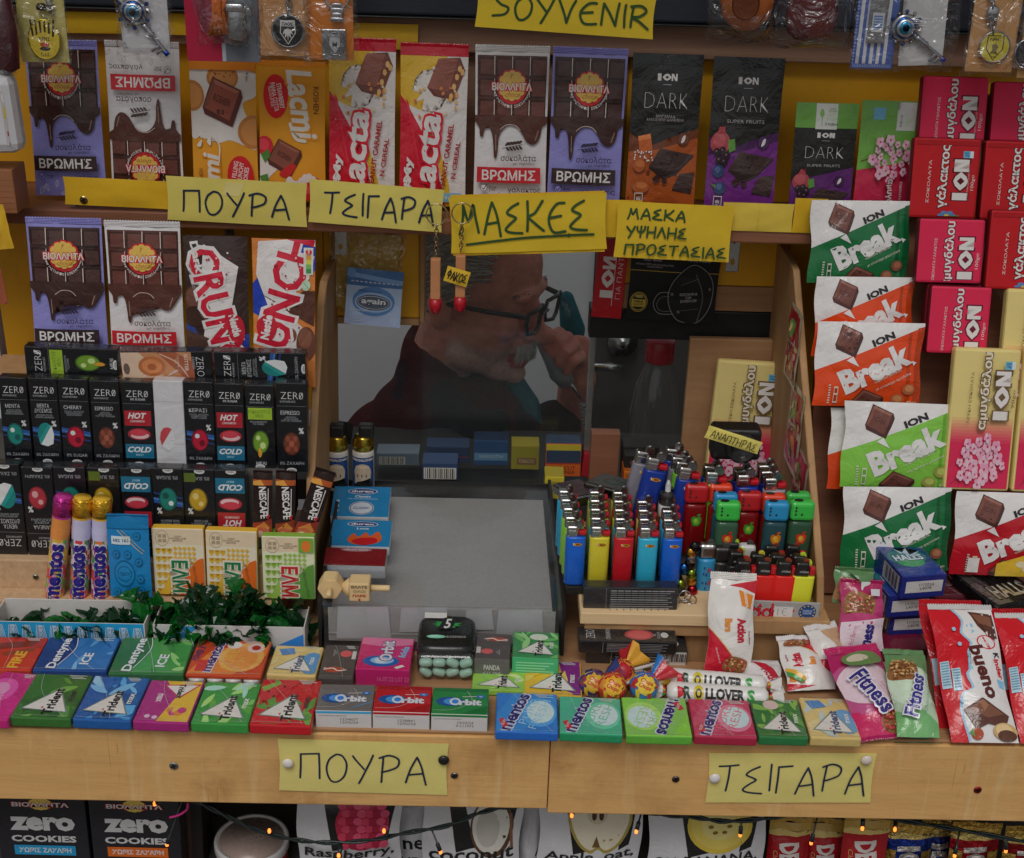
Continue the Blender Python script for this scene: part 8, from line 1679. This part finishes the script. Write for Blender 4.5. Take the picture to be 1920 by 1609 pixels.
def screw(px, py, d, r=.0036, c='8a8a88', label=None):
    v, f = lathe([(r, 0), (r, .0006), (r * .8, .0012), (r * .25, .0013)], 14); p = pt(px, py, d); parts = [([(x, -z, y) for x, y, z in v], f, C(c))]
    for a in (0, math.pi / 2):
        bv, bf = rbox(r * 1.3, r * .26, .0004, 0); bv = [(x, y - r * .13, z) for x, y, z in bv]
        parts.append(([(x * math.cos(a + .4) - y * math.sin(a + .4), -.0012 - abs(z) * .5, x * math.sin(a + .4) + y * math.cos(a + .4)) for x, y, z in bv], bf, C('2c2c2a')))
    V, Fc, cs = join(parts); o = mesh('screw', V, Fc, cs, 'metal', None, False, loc=p); tag(o, label, 'screw', 'screws in the kiosk boards')
screw(326, 1436, 1.0398, .0042, label='bright screw in the counter front left of the five letter counter sign'); screw(852, 1454, 1.0398, .0036, '6a645c', 'dull screw in the counter front right of the five letter counter sign')
screw(1267, 1461, 1.0393, .0036, '55504a', 'dark screw in the counter front left of the seven letter counter sign'); screw(1833, 1481, 1.0393, .0038, '8a3030', 'reddish screw at the right end of the counter front')
screw(157, 375, 1.413, .0042, '8a7a58', 'screw through the plain yellow strip at the left'); screw(67, 1082, 1.239, .003, '5f6a66', 'small screw in the beige board at the left')
def bracket(label, x0, y0, x1, y1, d):
    M, w, h = frame((x0, y1), (x1, y1 + .5), (x0, y0), d, 0)
    o = item('metal_bracket', 'bracket', label, None, None, None, fr=(M, w, h), thick=.0018, ops=[EL(50, 25, 18, 8, '3a3a38'), EL(50, 25, 10, 4.4, '6a6a66'), EL(50, 76, 17, 8, '8f6a30')], base='92928e', mat='metal', group='metal brackets under the upper shelf')
bracket('thin steel bracket below the plain strip at the left', 136, 380, 158, 404, 1.43); bracket('steel bracket behind the dark crispy bar', 420, 410, 441, 442, 1.43)
bracket('steel bracket between the blue crispy bar and the crumpled bag', 627, 412, 651, 478, 1.43); bracket('steel bracket right of the three line mask sign', 1360, 430, 1384, 510, 1.43)
# ================================================================== souvenirs hanging along the top edge
HDp = 1.385
def bag(o, x0, y0, x1, y1, d, depth=.004, seed=1):
    """loose clear bag with a crimped bottom corner, part of o."""
    a = pt(x0, y1, d); b_ = pt(x1, y1, d); t = pt(x0, y0, d); W_ = (b_ - a).length; H = t.z - a.z; V, Fc = [], []; n = 26
    for s in (1, -1):
        for j in range(n + 1):
            for i in range(n + 1):
                u, v = i / n, j / n; q = Vector((u * 4 + seed, v * 5, s * 2.2)); w = noise.noise(q) + .5 * noise.noise(q * 2.4)
                e_ = math.sin(math.pi * u) ** .5 * min(1, v * 4) ** .6
                V.append((a.x + W_ * u + .0012 * math.sin(v * 7 + seed), d - s * (depth * e_ + .0016 * w * e_) - .0002 * s, a.z + H * v + .0012 * math.sin(u * 8 + seed) * (1 - v)))
    m = (n + 1) * (n + 1)
    for j in range(n):
        for i in range(n):
            k = j * (n + 1) + i; Fc.append([k, k + 1, k + n + 2, k + n + 1]); Fc.append([m + k, m + k + n + 1, m + k + n + 2, m + k + 1])
    q = mesh('clear_bag', V, Fc, None, 'bagfilm', None, True); q.parent = o; q.matrix_parent_inverse = o.matrix_world.inverted(); return q
def hang(label, x0, y0, x1, y1, col, ops=(), d=HDp, cat='keyring', name='carded_keyring', bagx=None, grp='carded souvenirs hanging along the top', tilt=0, mat='card'):
    c = pt((x0 + x1) / 2, y1, d); o = empty(name, c, label, cat, grp)
    q = item('backing_card', None, None, (x0, y1), (x1, y1 + (x1 - x0) * .0236 + tilt), (x0 - tilt * (y1 - y0) / max(1, (x1 - x0)), y0), d + .004, 0, thick=.0008, ops=list(ops), base=col, mat=mat, r=.0003)
    q.parent = o; q.matrix_parent_inverse = o.matrix_world.inverted()
    if bagx: bag(o, *bagx, d, .007, len(label))
    return o
def part(o, name, V, Fc, col, mat='metal', smooth=True):
    q = mesh(name, V, Fc, col if isinstance(col, list) else [C(col)] * len(Fc), mat, None, smooth); q.parent = o; q.matrix_parent_inverse = o.matrix_world.inverted(); return q
def disc(o, name, px, py, rpx, d, rim, ops, base, sy=1.0, th=.002):
    c = pt(px, py, d); r = rpx * .00055
    lv, lf = lathe([(r * .96, 0), (r, th * .3), (r, th * .8), (r * .93, th), (r * .9, th * .7), (.0003, th * .7)], 32); part(o, name + '_rim', [(c.x + x, d - z, c.z + y * sy) for x, y, z in lv], lf, rim)
    pv, pf, pc = paint([EL(50, 50, 46, 46, base, 32)] + list(ops), r * 2, r * 2 * sy); part(o, name, [(c.x + x, d - th * .72 - z, c.z - r * sy + y) for x, y, z in pv], facing(pv, pf), pc, 'gloss', False)
def eye_key(o, ex, ey, tx, ty, d, s=1.0):
    e_, t = pt(ex, ey, d), pt(tx, ty, d); ax = (t - e_).normalized(); sd = Vector((ax.z, 0, -ax.x)); ps = []
    for r, c, yy in ((.0135, '7d7d80', 0), (.0108, '1f3f7a', -.0008), (.0088, 'a5a8aa', -.0014), (.0066, '3a7a9c', -.002), (.0036, '14202c', -.0026)):
        lv, lf = lathe([(r * s, 0), (r * s * .97, .0016), (r * s * .7, .0022), (.0002, .0024)], 24); ps.append(([(e_.x + x, d - z + yy, e_.z + y) for x, y, z in lv], lf, C(c)))
    for k in range(12):
        a = 2 * math.pi * k / 12; lv, lf = lathe([(.0004, -.002), (.0021, 0), (.0004, .002)], 10); ps.append(([(e_.x + x + .0152 * s * math.cos(a), d - z, e_.z + y + .0152 * s * math.sin(a)) for x, y, z in lv], lf, C('1c3a8a' if k % 2 else '8a8a8c')))
    L_ = (t - e_).length; tv, tf = tube([e_ + ax * (.014 * s + (L_ - .014 * s) * q / 14) for q in range(15)], [(.0022 + (.0016 if q in (1, 3, 5) else 0) + (.0008 if q in (2, 4) else 0)) * s for q in range(15)], 12); ps.append((tv, tf, C('85858a')))
    for f_, w in ((.80, .010), (.90, .008)):
        c = e_ + ax * L_ * f_ + sd * w * .5 * s; bv, bf = rbox(.0028 * s, w * s, .002, .0004); ps.append(([tuple(c + ax * x + sd * (y - w * s / 2) + Vector((0, z, 0))) for x, y, z in bv], bf, C('85858a')))
    lv, lf = lathe([(.0004, -.0034), (.0036, 0), (.0004, .0034)], 14); ps.append(([(t.x + x, d + y, t.z + z) for x, y, z in lv], lf, C('1f3f9c')))
    V, Fc, cs = join(ps); part(o, 'blue_eye_key', V, Fc, cs)
def links(o, x0, y0, x1, y1, d, n=5, r=.0032, tr=.0008, c='85858a'):
    V, Fc, cs = join([(v, f, C(c)) for v, f in chain(pt(x1, y1, d), pt(x0, y0, d), n, r, tr)]); part(o, 'chain', V, Fc, cs)
o = hang('yellow carded keyring with an oval striped yellow and black badge, far left', 42, -30, 131, 116, 'a59a5c', bagx=(34, -30, 136, 122))
disc(o, 'oval_badge', 84, 74, 29, HDp, 'a5922a', [P([(10 + k * 14, 2), (16 + k * 14, 2), (20 + k * 12, 42), (14 + k * 12, 42)], '1c1a18') for k in range(6)] + [EL(50, 62, 34, 30, 'b09a2c'), T('ΑΡΗΣ', 50, 48, 34, 10, '1c1a18', 0, .03), EL(50, 62, 14, 6, '9a3a1c'), EL(50, 72, 16, 5, '2a2a28'), T('Π.Α.Σ.', 50, 86, 26, 8, '1c1a18', 0, .02)], 'b09a2c', 1.22)
lv, lf = lathe([(.005, 0), (.005, .004), (.003, .006)], 14); c = pt(78, 18, HDp); part(o, 'knot', [(c.x + x, HDp + y, c.z + z) for x, y, z in lv], lf, '4a4438'); v, f = tube([pt(84, -20, HDp), pt(93, 8, HDp - .001), pt(96, 26, HDp)], [.003, .003, .0024], 8); part(o, 'lanyard_clip', v, f, '8a8884')
o = hang('white carded key with a blue glass eye, left one', 231, -30, 320, 98, 'a5a3a5', bagx=(222, -30, 328, 104)); eye_key(o, 250, 22, 312, 100, HDp)
# red and grey blister with an orange whistle cord
o = hang('red and grey blister pack with a whistle on an orange cord', 352, -30, 489, 114, '8f1c34', [P([(52, 0), (100, 0), (100, 100), (49, 100)], '55595f'), R(48, 74, 53, 100, '8f969c'), EL(50, 10, 40, 66, '7a2f40') , P([(52, 0), (90, 0), (90, 50), (80, 72), (52, 74)], '6a6e74')], cat='whistle', name='carded_whistle')
cc = [pt(402, -20, HDp - .004), pt(410, 20, HDp - .005), pt(398, 56, HDp - .005), pt(392, 64, HDp - .005), pt(404, 66, HDp - .006), pt(414, 40, HDp - .006), pt(420, 60, HDp - .006), pt(426, 64, HDp - .006), pt(416, 20, HDp - .006), pt(424, -20, HDp - .005)]
v, f = tube(cc, .0026, 8); part(o, 'orange_cord', v, f, 'a8561c', 'cloth')
for k in range(4): v, f = tube([pt(398 + k * 4, -25, HDp - .008), pt(402 + k * 3, 26, HDp - .010), pt(394 + k * 9, 64, HDp - .008)], .0022, 8); part(o, 'orange_cord', v, f, 'a8561c', 'cloth')
c = pt(443, 45, HDp - .004); lv, lf = lathe([(.0085, -.010), (.0095, -.008), (.0095, .010), (.008, .012)], 20); part(o, 'whistle', [(c.x + x, c.y + y, c.z + z * 1.5) for x, y, z in lv], lf, '8d8f92'); c = pt(443, 20, HDp - .004); v, f = rbox(.017, .008, .012, .002); part(o, 'whistle_collar', [(c.x + x, c.y + z, c.z + y) for x, y, z in v], f, 'a3a5a8')
bag(o, 372, -30, 478, 84, HDp - .004, .012, 5)
o = hang('tan carded keyring with a round black and white crest', 489, -30, 579, 104, 'a37850', bagx=(484, -30, 584, 112)); links(o, 541, -30, 541, 28, HDp, 4, .0036, .0011)
shield = [P([(28, 18), (72, 18), (74, 56), (50, 90), (26, 56)], 'a5a3a0'), P([(31, 21), (69, 21), (71, 55), (50, 86), (29, 55)], '161616'), R(31, 21, 69, 36, 'a5a3a0'), T('ΠΑΟΚ', 50, 29, 34, 10, '161616', 0, .05), P([(50, 42), (40, 46), (34, 60), (42, 56), (40, 72), (48, 62), (50, 80), (52, 62), (60, 72), (58, 56), (66, 60), (60, 46)], 'a5a3a0')]
disc(o, 'crest_medallion', 540, 58, 29, HDp, '7d7d80', shield, '141414')
o = hang('orange carded keyring with a silver bottle opener plate', 578, -30, 664, 112, 'a8611f', bagx=(572, -30, 672, 120)); rv, rf = ring(0, 0, 0, .012, .0012); c = pt(632, -8, HDp); part(o, 'split_ring', [(c.x + x, c.y + y, c.z + z) for x, y, z in rv], rf, '8d8d90')
for k in range(4): c = pt(632, 14 + k * 9, HDp); v, f = rbox(.010 + .003 * (k % 2), .0046, .003, .0012); part(o, 'watch_link', [(c.x + x, c.y + z, c.z + y) for x, y, z in v], f, '95959a')
M, w_, h_ = frame((604, 112), (650, 113), (606, 54), HDp, 0); v, f = rbox(w_, h_, .0025, .0022); q = mesh('opener_plate', v, f, [C('98989a')] * len(f), 'metal', None, M=M); q.parent = o; q.matrix_parent_inverse = o.matrix_world.inverted()
disc(o, 'crest_medallion', 628, 82, 20, HDp - .0024, '6a6a6c', [P([(28, 22), (72, 22), (74, 56), (50, 90), (26, 56)], '8a8a8c'), T('CREST'[:0] or 'ΠΑΟΚ', 50, 14, 50, 10, 'a3a3a5'), P([(40, 40), (50, 50), (60, 40), (60, 66), (50, 60), (40, 66)], '2a2a2c')], '4a4a4d')
# bagged wooden pipe and red glass
def bagged(label, x0, y0, x1, y1, fn, d=1.39): 
    c = pt((x0 + x1) / 2, y1, d); o = empty('bagged_souvenir', c, label, 'souvenir', 'carded souvenirs hanging along the top'); fn(o); bag(o, x0, y0, x1, y1, d, .020, len(label)); return o
def pipe(o):
    c = pt(1400, 10, 1.39); lv, lf = lathe([(.0004, -.030), (.012, -.027), (.023, -.016), (.0265, 0), (.025, .016), (.020, .028), (.017, .028), (.014, .010), (.0004, .004)], 28); part(o, 'pipe_bowl', [(c.x + x, c.y + y * .8, c.z + z * .95 + .004) for x, y, z in lv], lf, '8a4a22', 'gloss'); disc(o, 'dark_knot', 1398, 8, 24, 1.366, '5a2e18', [], '4f2814', 1.1)
bagged('bagged round orange brown wooden pipe bowl at the top right of centre', 1322, -40, 1446, 76, pipe)
def rglass(o):
    c = pt(1522, 30, 1.39); lv, lf = lathe([(.014, -.022), (.022, -.016), (.026, 0), (.023, .018), (.026, .036), (.024, .036), (.020, .016), (.022, 0), (.0004, -.014)], 30); part(o, 'red_glass', [(c.x + x * (1 + .05 * math.sin(math.atan2(y, x) * 6)), c.y + y * .8, c.z + z) for x, y, z in lv], lf, '4a1216', 'gloss')
bagged('bagged dark red glass souvenir beside the wooden pipe', 1440, -40, 1592, 88, rglass)
o = hang('blue and white striped flag card with a silver clip', 1594, -30, 1672, 128, '3c4f8a', [R(10 + k * 16, 4, 18 + k * 16, 94, 'a9aaae') for k in range(5)] + [R(4 + k * 4, 94.5, 6 + k * 4, 98.5, '7a8ab4') for k in range(23)] + [R(1, 4 + k * 4, 4, 6 + k * 4, '7a8ab4') for k in range(23)], bagx=(1588, -30, 1680, 134))
M, w_, h_ = frame((1624, 82), (1658, 83), (1628, -20), HDp, 0); v, f = rbox(w_, h_, .004, .0022); q = mesh('money_clip', v, f, [C('95959a')] * len(f), 'metal', None, M=M); q.parent = o; q.matrix_parent_inverse = o.matrix_world.inverted()
pv, pf, pc = paint([R(18, 42, 82, 78, 'a5a5a8'), R(24, 46, 76, 74, '8d98a8')] + [R(26, 48 + k * 5, 74, 50 + k * 5, '3a5a94') for k in range(5)], w_, h_); q = mesh('flag_print', [(x, y, z + .0002) for x, y, z in pv], facing(pv, pf), pc, 'gloss', None, M=M); q.parent = o; q.matrix_parent_inverse = o.matrix_world.inverted()
o = hang('white carded key with a blue glass eye, right one', 1684, -30, 1766, 124, 'a5a3a3', bagx=(1678, -30, 1786, 132), tilt=-4); eye_key(o, 1697, 52, 1768, 112, HDp)
o = hang('tan carded keyring with a round yellow crest on a chain', 1808, -30, 1896, 134, 'a37a50', bagx=(1800, -30, 1904, 140)); links(o, 1858, -30, 1862, 20, HDp, 3, .0036, .0011); links(o, 1862, 40, 1863, 62, HDp, 2, .0036, .0011)
lv, lf = lathe([(.0004, -.009), (.0055, -.006), (.006, 0), (.0055, .006), (.0004, .009)], 16); c = pt(1861, 26, HDp); part(o, 'oval_bead', [(c.x + x, c.y + y * .5, c.z + z) for x, y, z in lv], lf, '8d8d90')
disc(o, 'crest_medallion', 1864, 88, 28, HDp, '85858a', [P([(24, 14), (76, 14), (78, 56), (50, 92), (22, 56)], '1c1a16'), P([(27, 17), (73, 17), (75, 55), (50, 88), (25, 55)], 'a8982c'), T('ΑΡΗΣ', 50, 26, 38, 12, '1c1a16', 0, .04), P([(40, 44), (52, 38), (62, 50), (56, 60), (64, 74), (46, 70), (36, 74), (44, 58)], '5a4f1c'), T('ΠΑΣ', 50, 80, 16, 6, '1c1a16')], 'a8982c')
o = hang('tan carded keyring cut by the right frame edge', 1906, -30, 1990, 146, 'a8804f', bagx=(1900, -30, 1996, 152)); disc(o, 'crest_medallion', 1930, 100, 28, HDp, '85858a', [], '2a2a2c')
# things at the left edge
o = bagged('clear bag with a dark red thing hanging at the far left', -70, -40, 34, 138, lambda o: part(o, 'dark_contents', *(lambda lf: ([(pt(6, 70, 1.37).x + x * .9, 1.37 + y * .6, pt(6, 70, 1.37).z + z * 1.2) for x, y, z in lf[0]], lf[1]))(lathe([(.0004, -.03), (.014, -.024), (.016, 0), (.013, .03), (.0004, .034)], 18)), '3a141c', 'gloss'), 1.37)
item('white_box', 'box', 'white plastic box with rounded corners at the far left edge', (-90, 292), (40, 290), (-86, 142), 1.36, 0, thick=.03, ops=[R(82, 20, 94, 96, '9a9494'), R(84, 40, 93, 54, 'a8922a'), R(85, 70, 92, 76, '7a2a3a'), R(86, 84, 91, 92, '2a3a7a'), EL(88, 28, 4, 7, 'b4b0ae')], base='a9a8aa', mat='plastic', r=.010)
item('small_box', 'box', 'small brown wood grained box at the far left edge', (-60, 400), (33, 401), (-60, 318), 1.37, 0, thick=.04, ops=[L([(0, 20 + k * 14), (100, 24 + k * 13)], .5, '5a3422') for k in range(6)], base='7d5238', mat='card', r=.001)
sign('folded yellow paper tag with a bent corner at the far left', (-20, 470), (26, 466), (-10, 384), 1.355, [], 'b58f26', name='price_tag', cat='tag', wr=.006)
item('printed_pouch', 'pouch', 'brown and yellow printed pouch hanging at the far left edge', (-70, 574), (16, 570), (-70, 402), 1.365, 0, thick=.01, ops=[EL(80, 40, 30, 20, 'b0982c'), EL(86, 78, 26, 22, '8a4a34'), P([(60, 0), (100, 0), (100, 24)], 'a87a3c')], base='7a4a34', mat='wrap', pillow=.006, wr=.004)
item('white_box', 'box', 'dark red edged white pack low at the far left edge', (-70, 720), (10, 720), (-70, 578), 1.375, 0, thick=.02, ops=[R(84, 0, 100, 40, '5a1418')], base='8d8b8c', mat='card')
# ================================================================== goods under the counter
def cookies(c): return [EL(51, 14.5, 15, 5.2, 'a31f28', 24)] + [EL(51 + 8.4 * math.cos(k * .5236), 14 + 3.9 * math.sin(k * .5236), 4.6, 2.2, 'b59a4a', 10) for k in range(12)] + [EL(51, 14, 8, 3.6, 'b59a4a')] + TO('ΒΙΟΛΑΝΤΑ', 51, 14.6, 62, 4.2, 'a9a3a0', '7a1a20', 0, .03, .05) + [T('zero', 51, 33, 72, 13.5, 'a9a8a8', 0, .05), T('COOKIES', 51, 47.5, 72, 6.4, 'a9a8a8', 0, .04), R(17, 54, 85, 63.5, c), T('ΧΩΡΙΣ ΖΑΧΑΡΗ', 51, 58.8, 58, 4.8, 'b0b0b0', 0, .03), EL(56, 86, 40, 18, '9a6a3c', 26), EL(50, 84, 30, 13, 'a87a48', 22)] + [EL(40 + k * 5, 80 + (k * 7 % 11), 3, 1.6, '4a2a1c', 8) for k in range(6)]
GC = 'cookie boxes under the counter'
item('cookie_box', 'cookie box', 'black cookie box with a blue strip under the counter', (10, 1668), (176, 1672), (4, 1478), 1.10, 0, thick=.05, ops=cookies('1f7ca6'), base='201f23', mat='gloss', group=GC)
item('cookie_box', 'cookie box', 'black cookie box with an orange strip under the counter', (182, 1672), (346, 1676), (176, 1482), 1.10, 0, thick=.05, ops=cookies('b5561c'), base='201f23', mat='gloss', group=GC)
item('cookie_box', 'cookie box', 'dark box side in shadow right of the cookie boxes', (352, 1678), (386, 1679), (348, 1486), 1.125, 0, thick=.05, ops=[R(20, 0, 40, 100, '3a2a22')], base='221d1c', mat='card')
p = pt(472, 1572, 1.13); R0 = .0372
lv, lf = lathe([(R0 * .96, -.09), (R0 * .97, -.012), (R0 * .97, -.0095)], 40); tub = empty('food_tub', (p.x, p.y, p.z - .09), 'round red tub with a pale plastic lid under the counter', 'tub')
def tp(n_, v, f, c, m='plastic'): q = mesh(n_, [(x, y, z + .09) for x, y, z in v], f, [C(c)] * len(f), m, tub, True); return q
tp('tub_body', lv, lf, '98161c'); lv, lf = lathe([(R0, -.010), (R0 * 1.02, -.008), (R0 * 1.02, -.001), (R0, .001), (R0 * .93, .001), (R0 * .90, -.0008), (.0004, -.0008)], 44); tp('lid', lv, lf, 'a5a29f'); lv, lf = lathe([(R0 * .88, -.0006), (R0 * .88, -.0002), (.0004, -.0002)], 44); tp('lid_panel', lv, lf, '86746c')
pv, pf, pc = paint([T('COCOA', 50, 50, 40, 16, '98887f', 200)], R0 * 1.6, R0 * 1.6); mesh('lid_lettering', [(x, y - R0 * .8, z + .0901) for x, y, z in pv], facing(pv, pf), pc, 'card', tub)
GLV = 'white snack pouches under the counter'
def lov(fruit, words, y=45):
    o = [P([(26, 0), (42, 0), (50, 30), (56, 38), (34, 44)], '1c1b1b'), P([(82, 0), (94, 0), (88, 36), (78, 40)], '1c1b1b')] + fruit
    for k, w in enumerate(words): o.append(T(w, 50 + 3 * k, y + k * 12, 88, 10.5, '1f1e1e', 4, .02, .1))
    return o
rasp = [EL(63, 20, 26, 22, '98203a', 26)] + [EL(44 + (k % 6) * 7.4 + (k // 6 % 2) * 3.4, 4 + (k // 6) * 6.4, 4.6, 3.6, ['a8324a', '8a1a34', 'b0405a'][k % 3], 10) for k in range(36)]
coco = [EL(70, 22, 22, 26, '4a3224', 26), EL(69, 21, 19, 23, 'b0aca4', 26), EL(66, 22, 12, 16, '9a968e', 22), L([(88, 10), (92, 40)], 3, '6a4a34')]
appl = [P(crom([(56, -4), (84, -2), (90, 14), (80, 34), (66, 42), (58, 38), (50, 42), (38, 34), (28, 14), (34, -4)], 4, True), '8a7a3c'), P(crom([(56, -4), (82, -1), (87, 14), (78, 32), (66, 39), (58, 35), (50, 39), (40, 32), (31, 14), (36, -4)], 4, True), 'b5ad98'), EL(56, 8, 10, 8, 'a39a80'), EL(53, 9, 2.4, 4, '3a2418', 10), EL(60, 9, 2.4, 4, '3a2418', 10), P([(56, 26), (60, 36), (52, 36)], '5a4428')]
bana = [EL(60, 16, 28, 24, 'b09a3c', 26), EL(60, 15, 25, 21, 'b5a24f', 26), EL(60, 16, 16, 12, 'b5a868', 22)] + [EL(60 + 8 * math.cos(k * 1.05), 16 + 6 * math.sin(k * 1.05), 2.4, 1.6, '6a5424', 8) for k in range(6)]
def pouch(label, BL, BR, TL, d, ops): item('snack_pouch', 'snack pouch', label, BL, BR, TL, d, 4, thick=.02, ops=ops, base='a9a8aa', mat='gloss', group=GLV, pillow=.010, wr=.003, wav=.0015, seals=[('t', 5, 'a3a2a4')])
pouch('white snack pouch behind the others with only letters showing', (730, 1690), (830, 1692), (734, 1510), 1.135, [T('nen', 55, 34, 60, 10, '1f1e1e', 4, .02), T('ND &', 55, 52, 70, 10, '1f1e1e', 4, .02)])
pouch('white snack pouch with a raspberry picture', (560, 1690), (752, 1694), (556, 1498), 1.105, lov(rasp, ['Raspberry,', 'oat & seeds']))
pouch('white snack pouch with a half coconut picture', (790, 1694), (972, 1698), (796, 1500), 1.11, lov(coco, ['coconut', 'oat & nuts'], 46))
pouch('white snack pouch edge left of the apple one', (964, 1696), (1010, 1698), (972, 1506), 1.13, [T('A', 80, 40, 30, 9, '1f1e1e'), T('S', 80, 60, 20, 9, '1f1e1e')])
pouch('white snack pouch with an apple half picture', (1002, 1698), (1192, 1702), (1006, 1504), 1.105, lov(appl, ['Apple, oat,', 'cinnamon'], 46))
pouch('white snack pouch with a banana slice picture', (1204, 1702), (1420, 1706), (1206, 1508), 1.105, lov(bana, ['oat BANANA,', 'peanut'], 47))
GWf = 'gold and red wafer packs under the counter'
def wafer(label, BL, BR, TL, d, c, word, band=None, lean=4):
    ops = [R(0, 0, 100, 9, '9a7c3a'), P(crom([(0, 9), (30, 6), (70, 11), (100, 8)], 4) + [(100, 12), (0, 13)], 'b09a5a'), T(word, 54, 42, 46, 48, 'b0a9a4', -84, .06), T('Classic', 20, 40, 24, 10, 'b08a5a', -84, .0)] + ([R(0, 24, 24, 100, '9a7c3a'), R(76, 24, 100, 100, '9a7c3a')] if band else [])
    item('wafer_pack', 'wafer pack', label, BL, BR, TL, d, lean, thick=.01, ops=ops, base=c, mat='wrap' if not band else 'foil', group=GWf, pillow=.009, wr=.004, seals=[('t', 5, '9a7c3a')])
wafer('red and gold wafer pack, first right of the banana pouch', (1424, 1706), (1500, 1708), (1432, 1540), 1.12, '8a161c', 'DERBY'); wafer('red and gold wafer pack, second right of the banana pouch', (1494, 1708), (1562, 1710), (1486, 1542), 1.128, '8a161c', 'DERBY'); wafer('red and gold wafer pack standing alone before the blue banded ones', (1560, 1710), (1644, 1712), (1556, 1536), 1.108, '8f171d', 'DERBY')
wafer('gold wafer pack with a blue band', (1636, 1712), (1726, 1714), (1640, 1546), 1.125, '1c2f7a', 'ION', 1); wafer('gold wafer pack with a red band, near the right', (1758, 1714), (1848, 1716), (1756, 1548), 1.118, '8a141c', 'ION', 1); wafer('gold wafer pack with a blue band, crumpled at the right', (1700, 1714), (1772, 1716), (1716, 1540), 1.14, '24306a', 'ION', 1); wafer('gold wafer pack with a red band cut by the right frame edge', (1856, 1716), (1950, 1718), (1852, 1556), 1.122, '7a141a', 'ION', 1)
# fairy lights
fl = empty('fairy_lights', pt(960, 1540, 1.075), 'string of small orange lights on a dark green cable under the counter', 'fairy lights')
path = crom([(330, 1490), (372, 1505), (420, 1528), (480, 1556), (540, 1572), (610, 1580), (690, 1576), (760, 1562), (840, 1548), (900, 1524), (960, 1512), (1060, 1508), (1160, 1512), (1230, 1526), (1300, 1532), (1360, 1540), (1440, 1534), (1520, 1520), (1600, 1524), (1700, 1540), (1800, 1556), (1930, 1580)], 5)
def fp(n_, v, f, m, c=None):
    q = mesh(n_, v, f, None if c is None else [C(c)] * len(f), m, None, True); q.parent = fl; q.matrix_parent_inverse = fl.matrix_world.inverted(); return q
pts_ = [pt(x, y, 1.072 + .006 * math.sin(x * .012)) for x, y in path]
for ph in (0, math.pi): v, f = tube([p_ + Vector((0, .0014 * math.cos(i * .9 + ph), .0014 * math.sin(i * .9 + ph))) for i, p_ in enumerate(pts_)], .0014, 6); fp('cable', v, f, 'plastic', '1a2220')
for k, (x, y) in enumerate(((290, 1507), (313, 1583), (505, 1558), (720, 1558), (826, 1597), (1072, 1529), (1193, 1559), (1388, 1565), (1521, 1580), (1617, 1553), (1678, 1555), (1886, 1595), (1790, 1604), (635, 1440 + 164))):
    b_ = pt(x, y, 1.066); j = min(pts_, key=lambda q: (q - b_).length); up = (j - b_); up = up.normalized() if up.length > 1e-4 else Vector((0, 0, 1))
    v, f = tube([j, b_ + up * .010, b_ + up * .009, b_ + up * .0015], [.0009, .0009, .0021, .0022], 8); fp('lamp_holder', v, f, 'plastic', '1a2220')
    lv, lf = lathe([(.0004, -.0026), (.0014, -.002), (.0017, 0), (.0012, .002)], 10); fp('bulb', [tuple(b_ + Vector(q)) for q in lv], lf, 'bulb')
v, f = tube([pt(x, y, 1.06) for x, y in crom([(352, 1506), (350, 1518), (336, 1528), (318, 1533)], 6)], .0012, 6); rb = mesh('ribbon', v, f, [C('a8286a')] * len(f), 'plastic', None, True); tag(rb, 'thin pink ribbon end hanging by the second cookie box', 'ribbon')
sign('yellow paper strip behind the carded key along the top beam at the left', (40, 60), (352, 66), (40, 20), 1.5, [], 'b58f1e', name='paper_strip'); sign('yellow paper strip on the wood beam behind the peanut bars', (640, 90), (785, 94), (640, 42), 1.503, [], 'b38f2a', name='paper_strip')
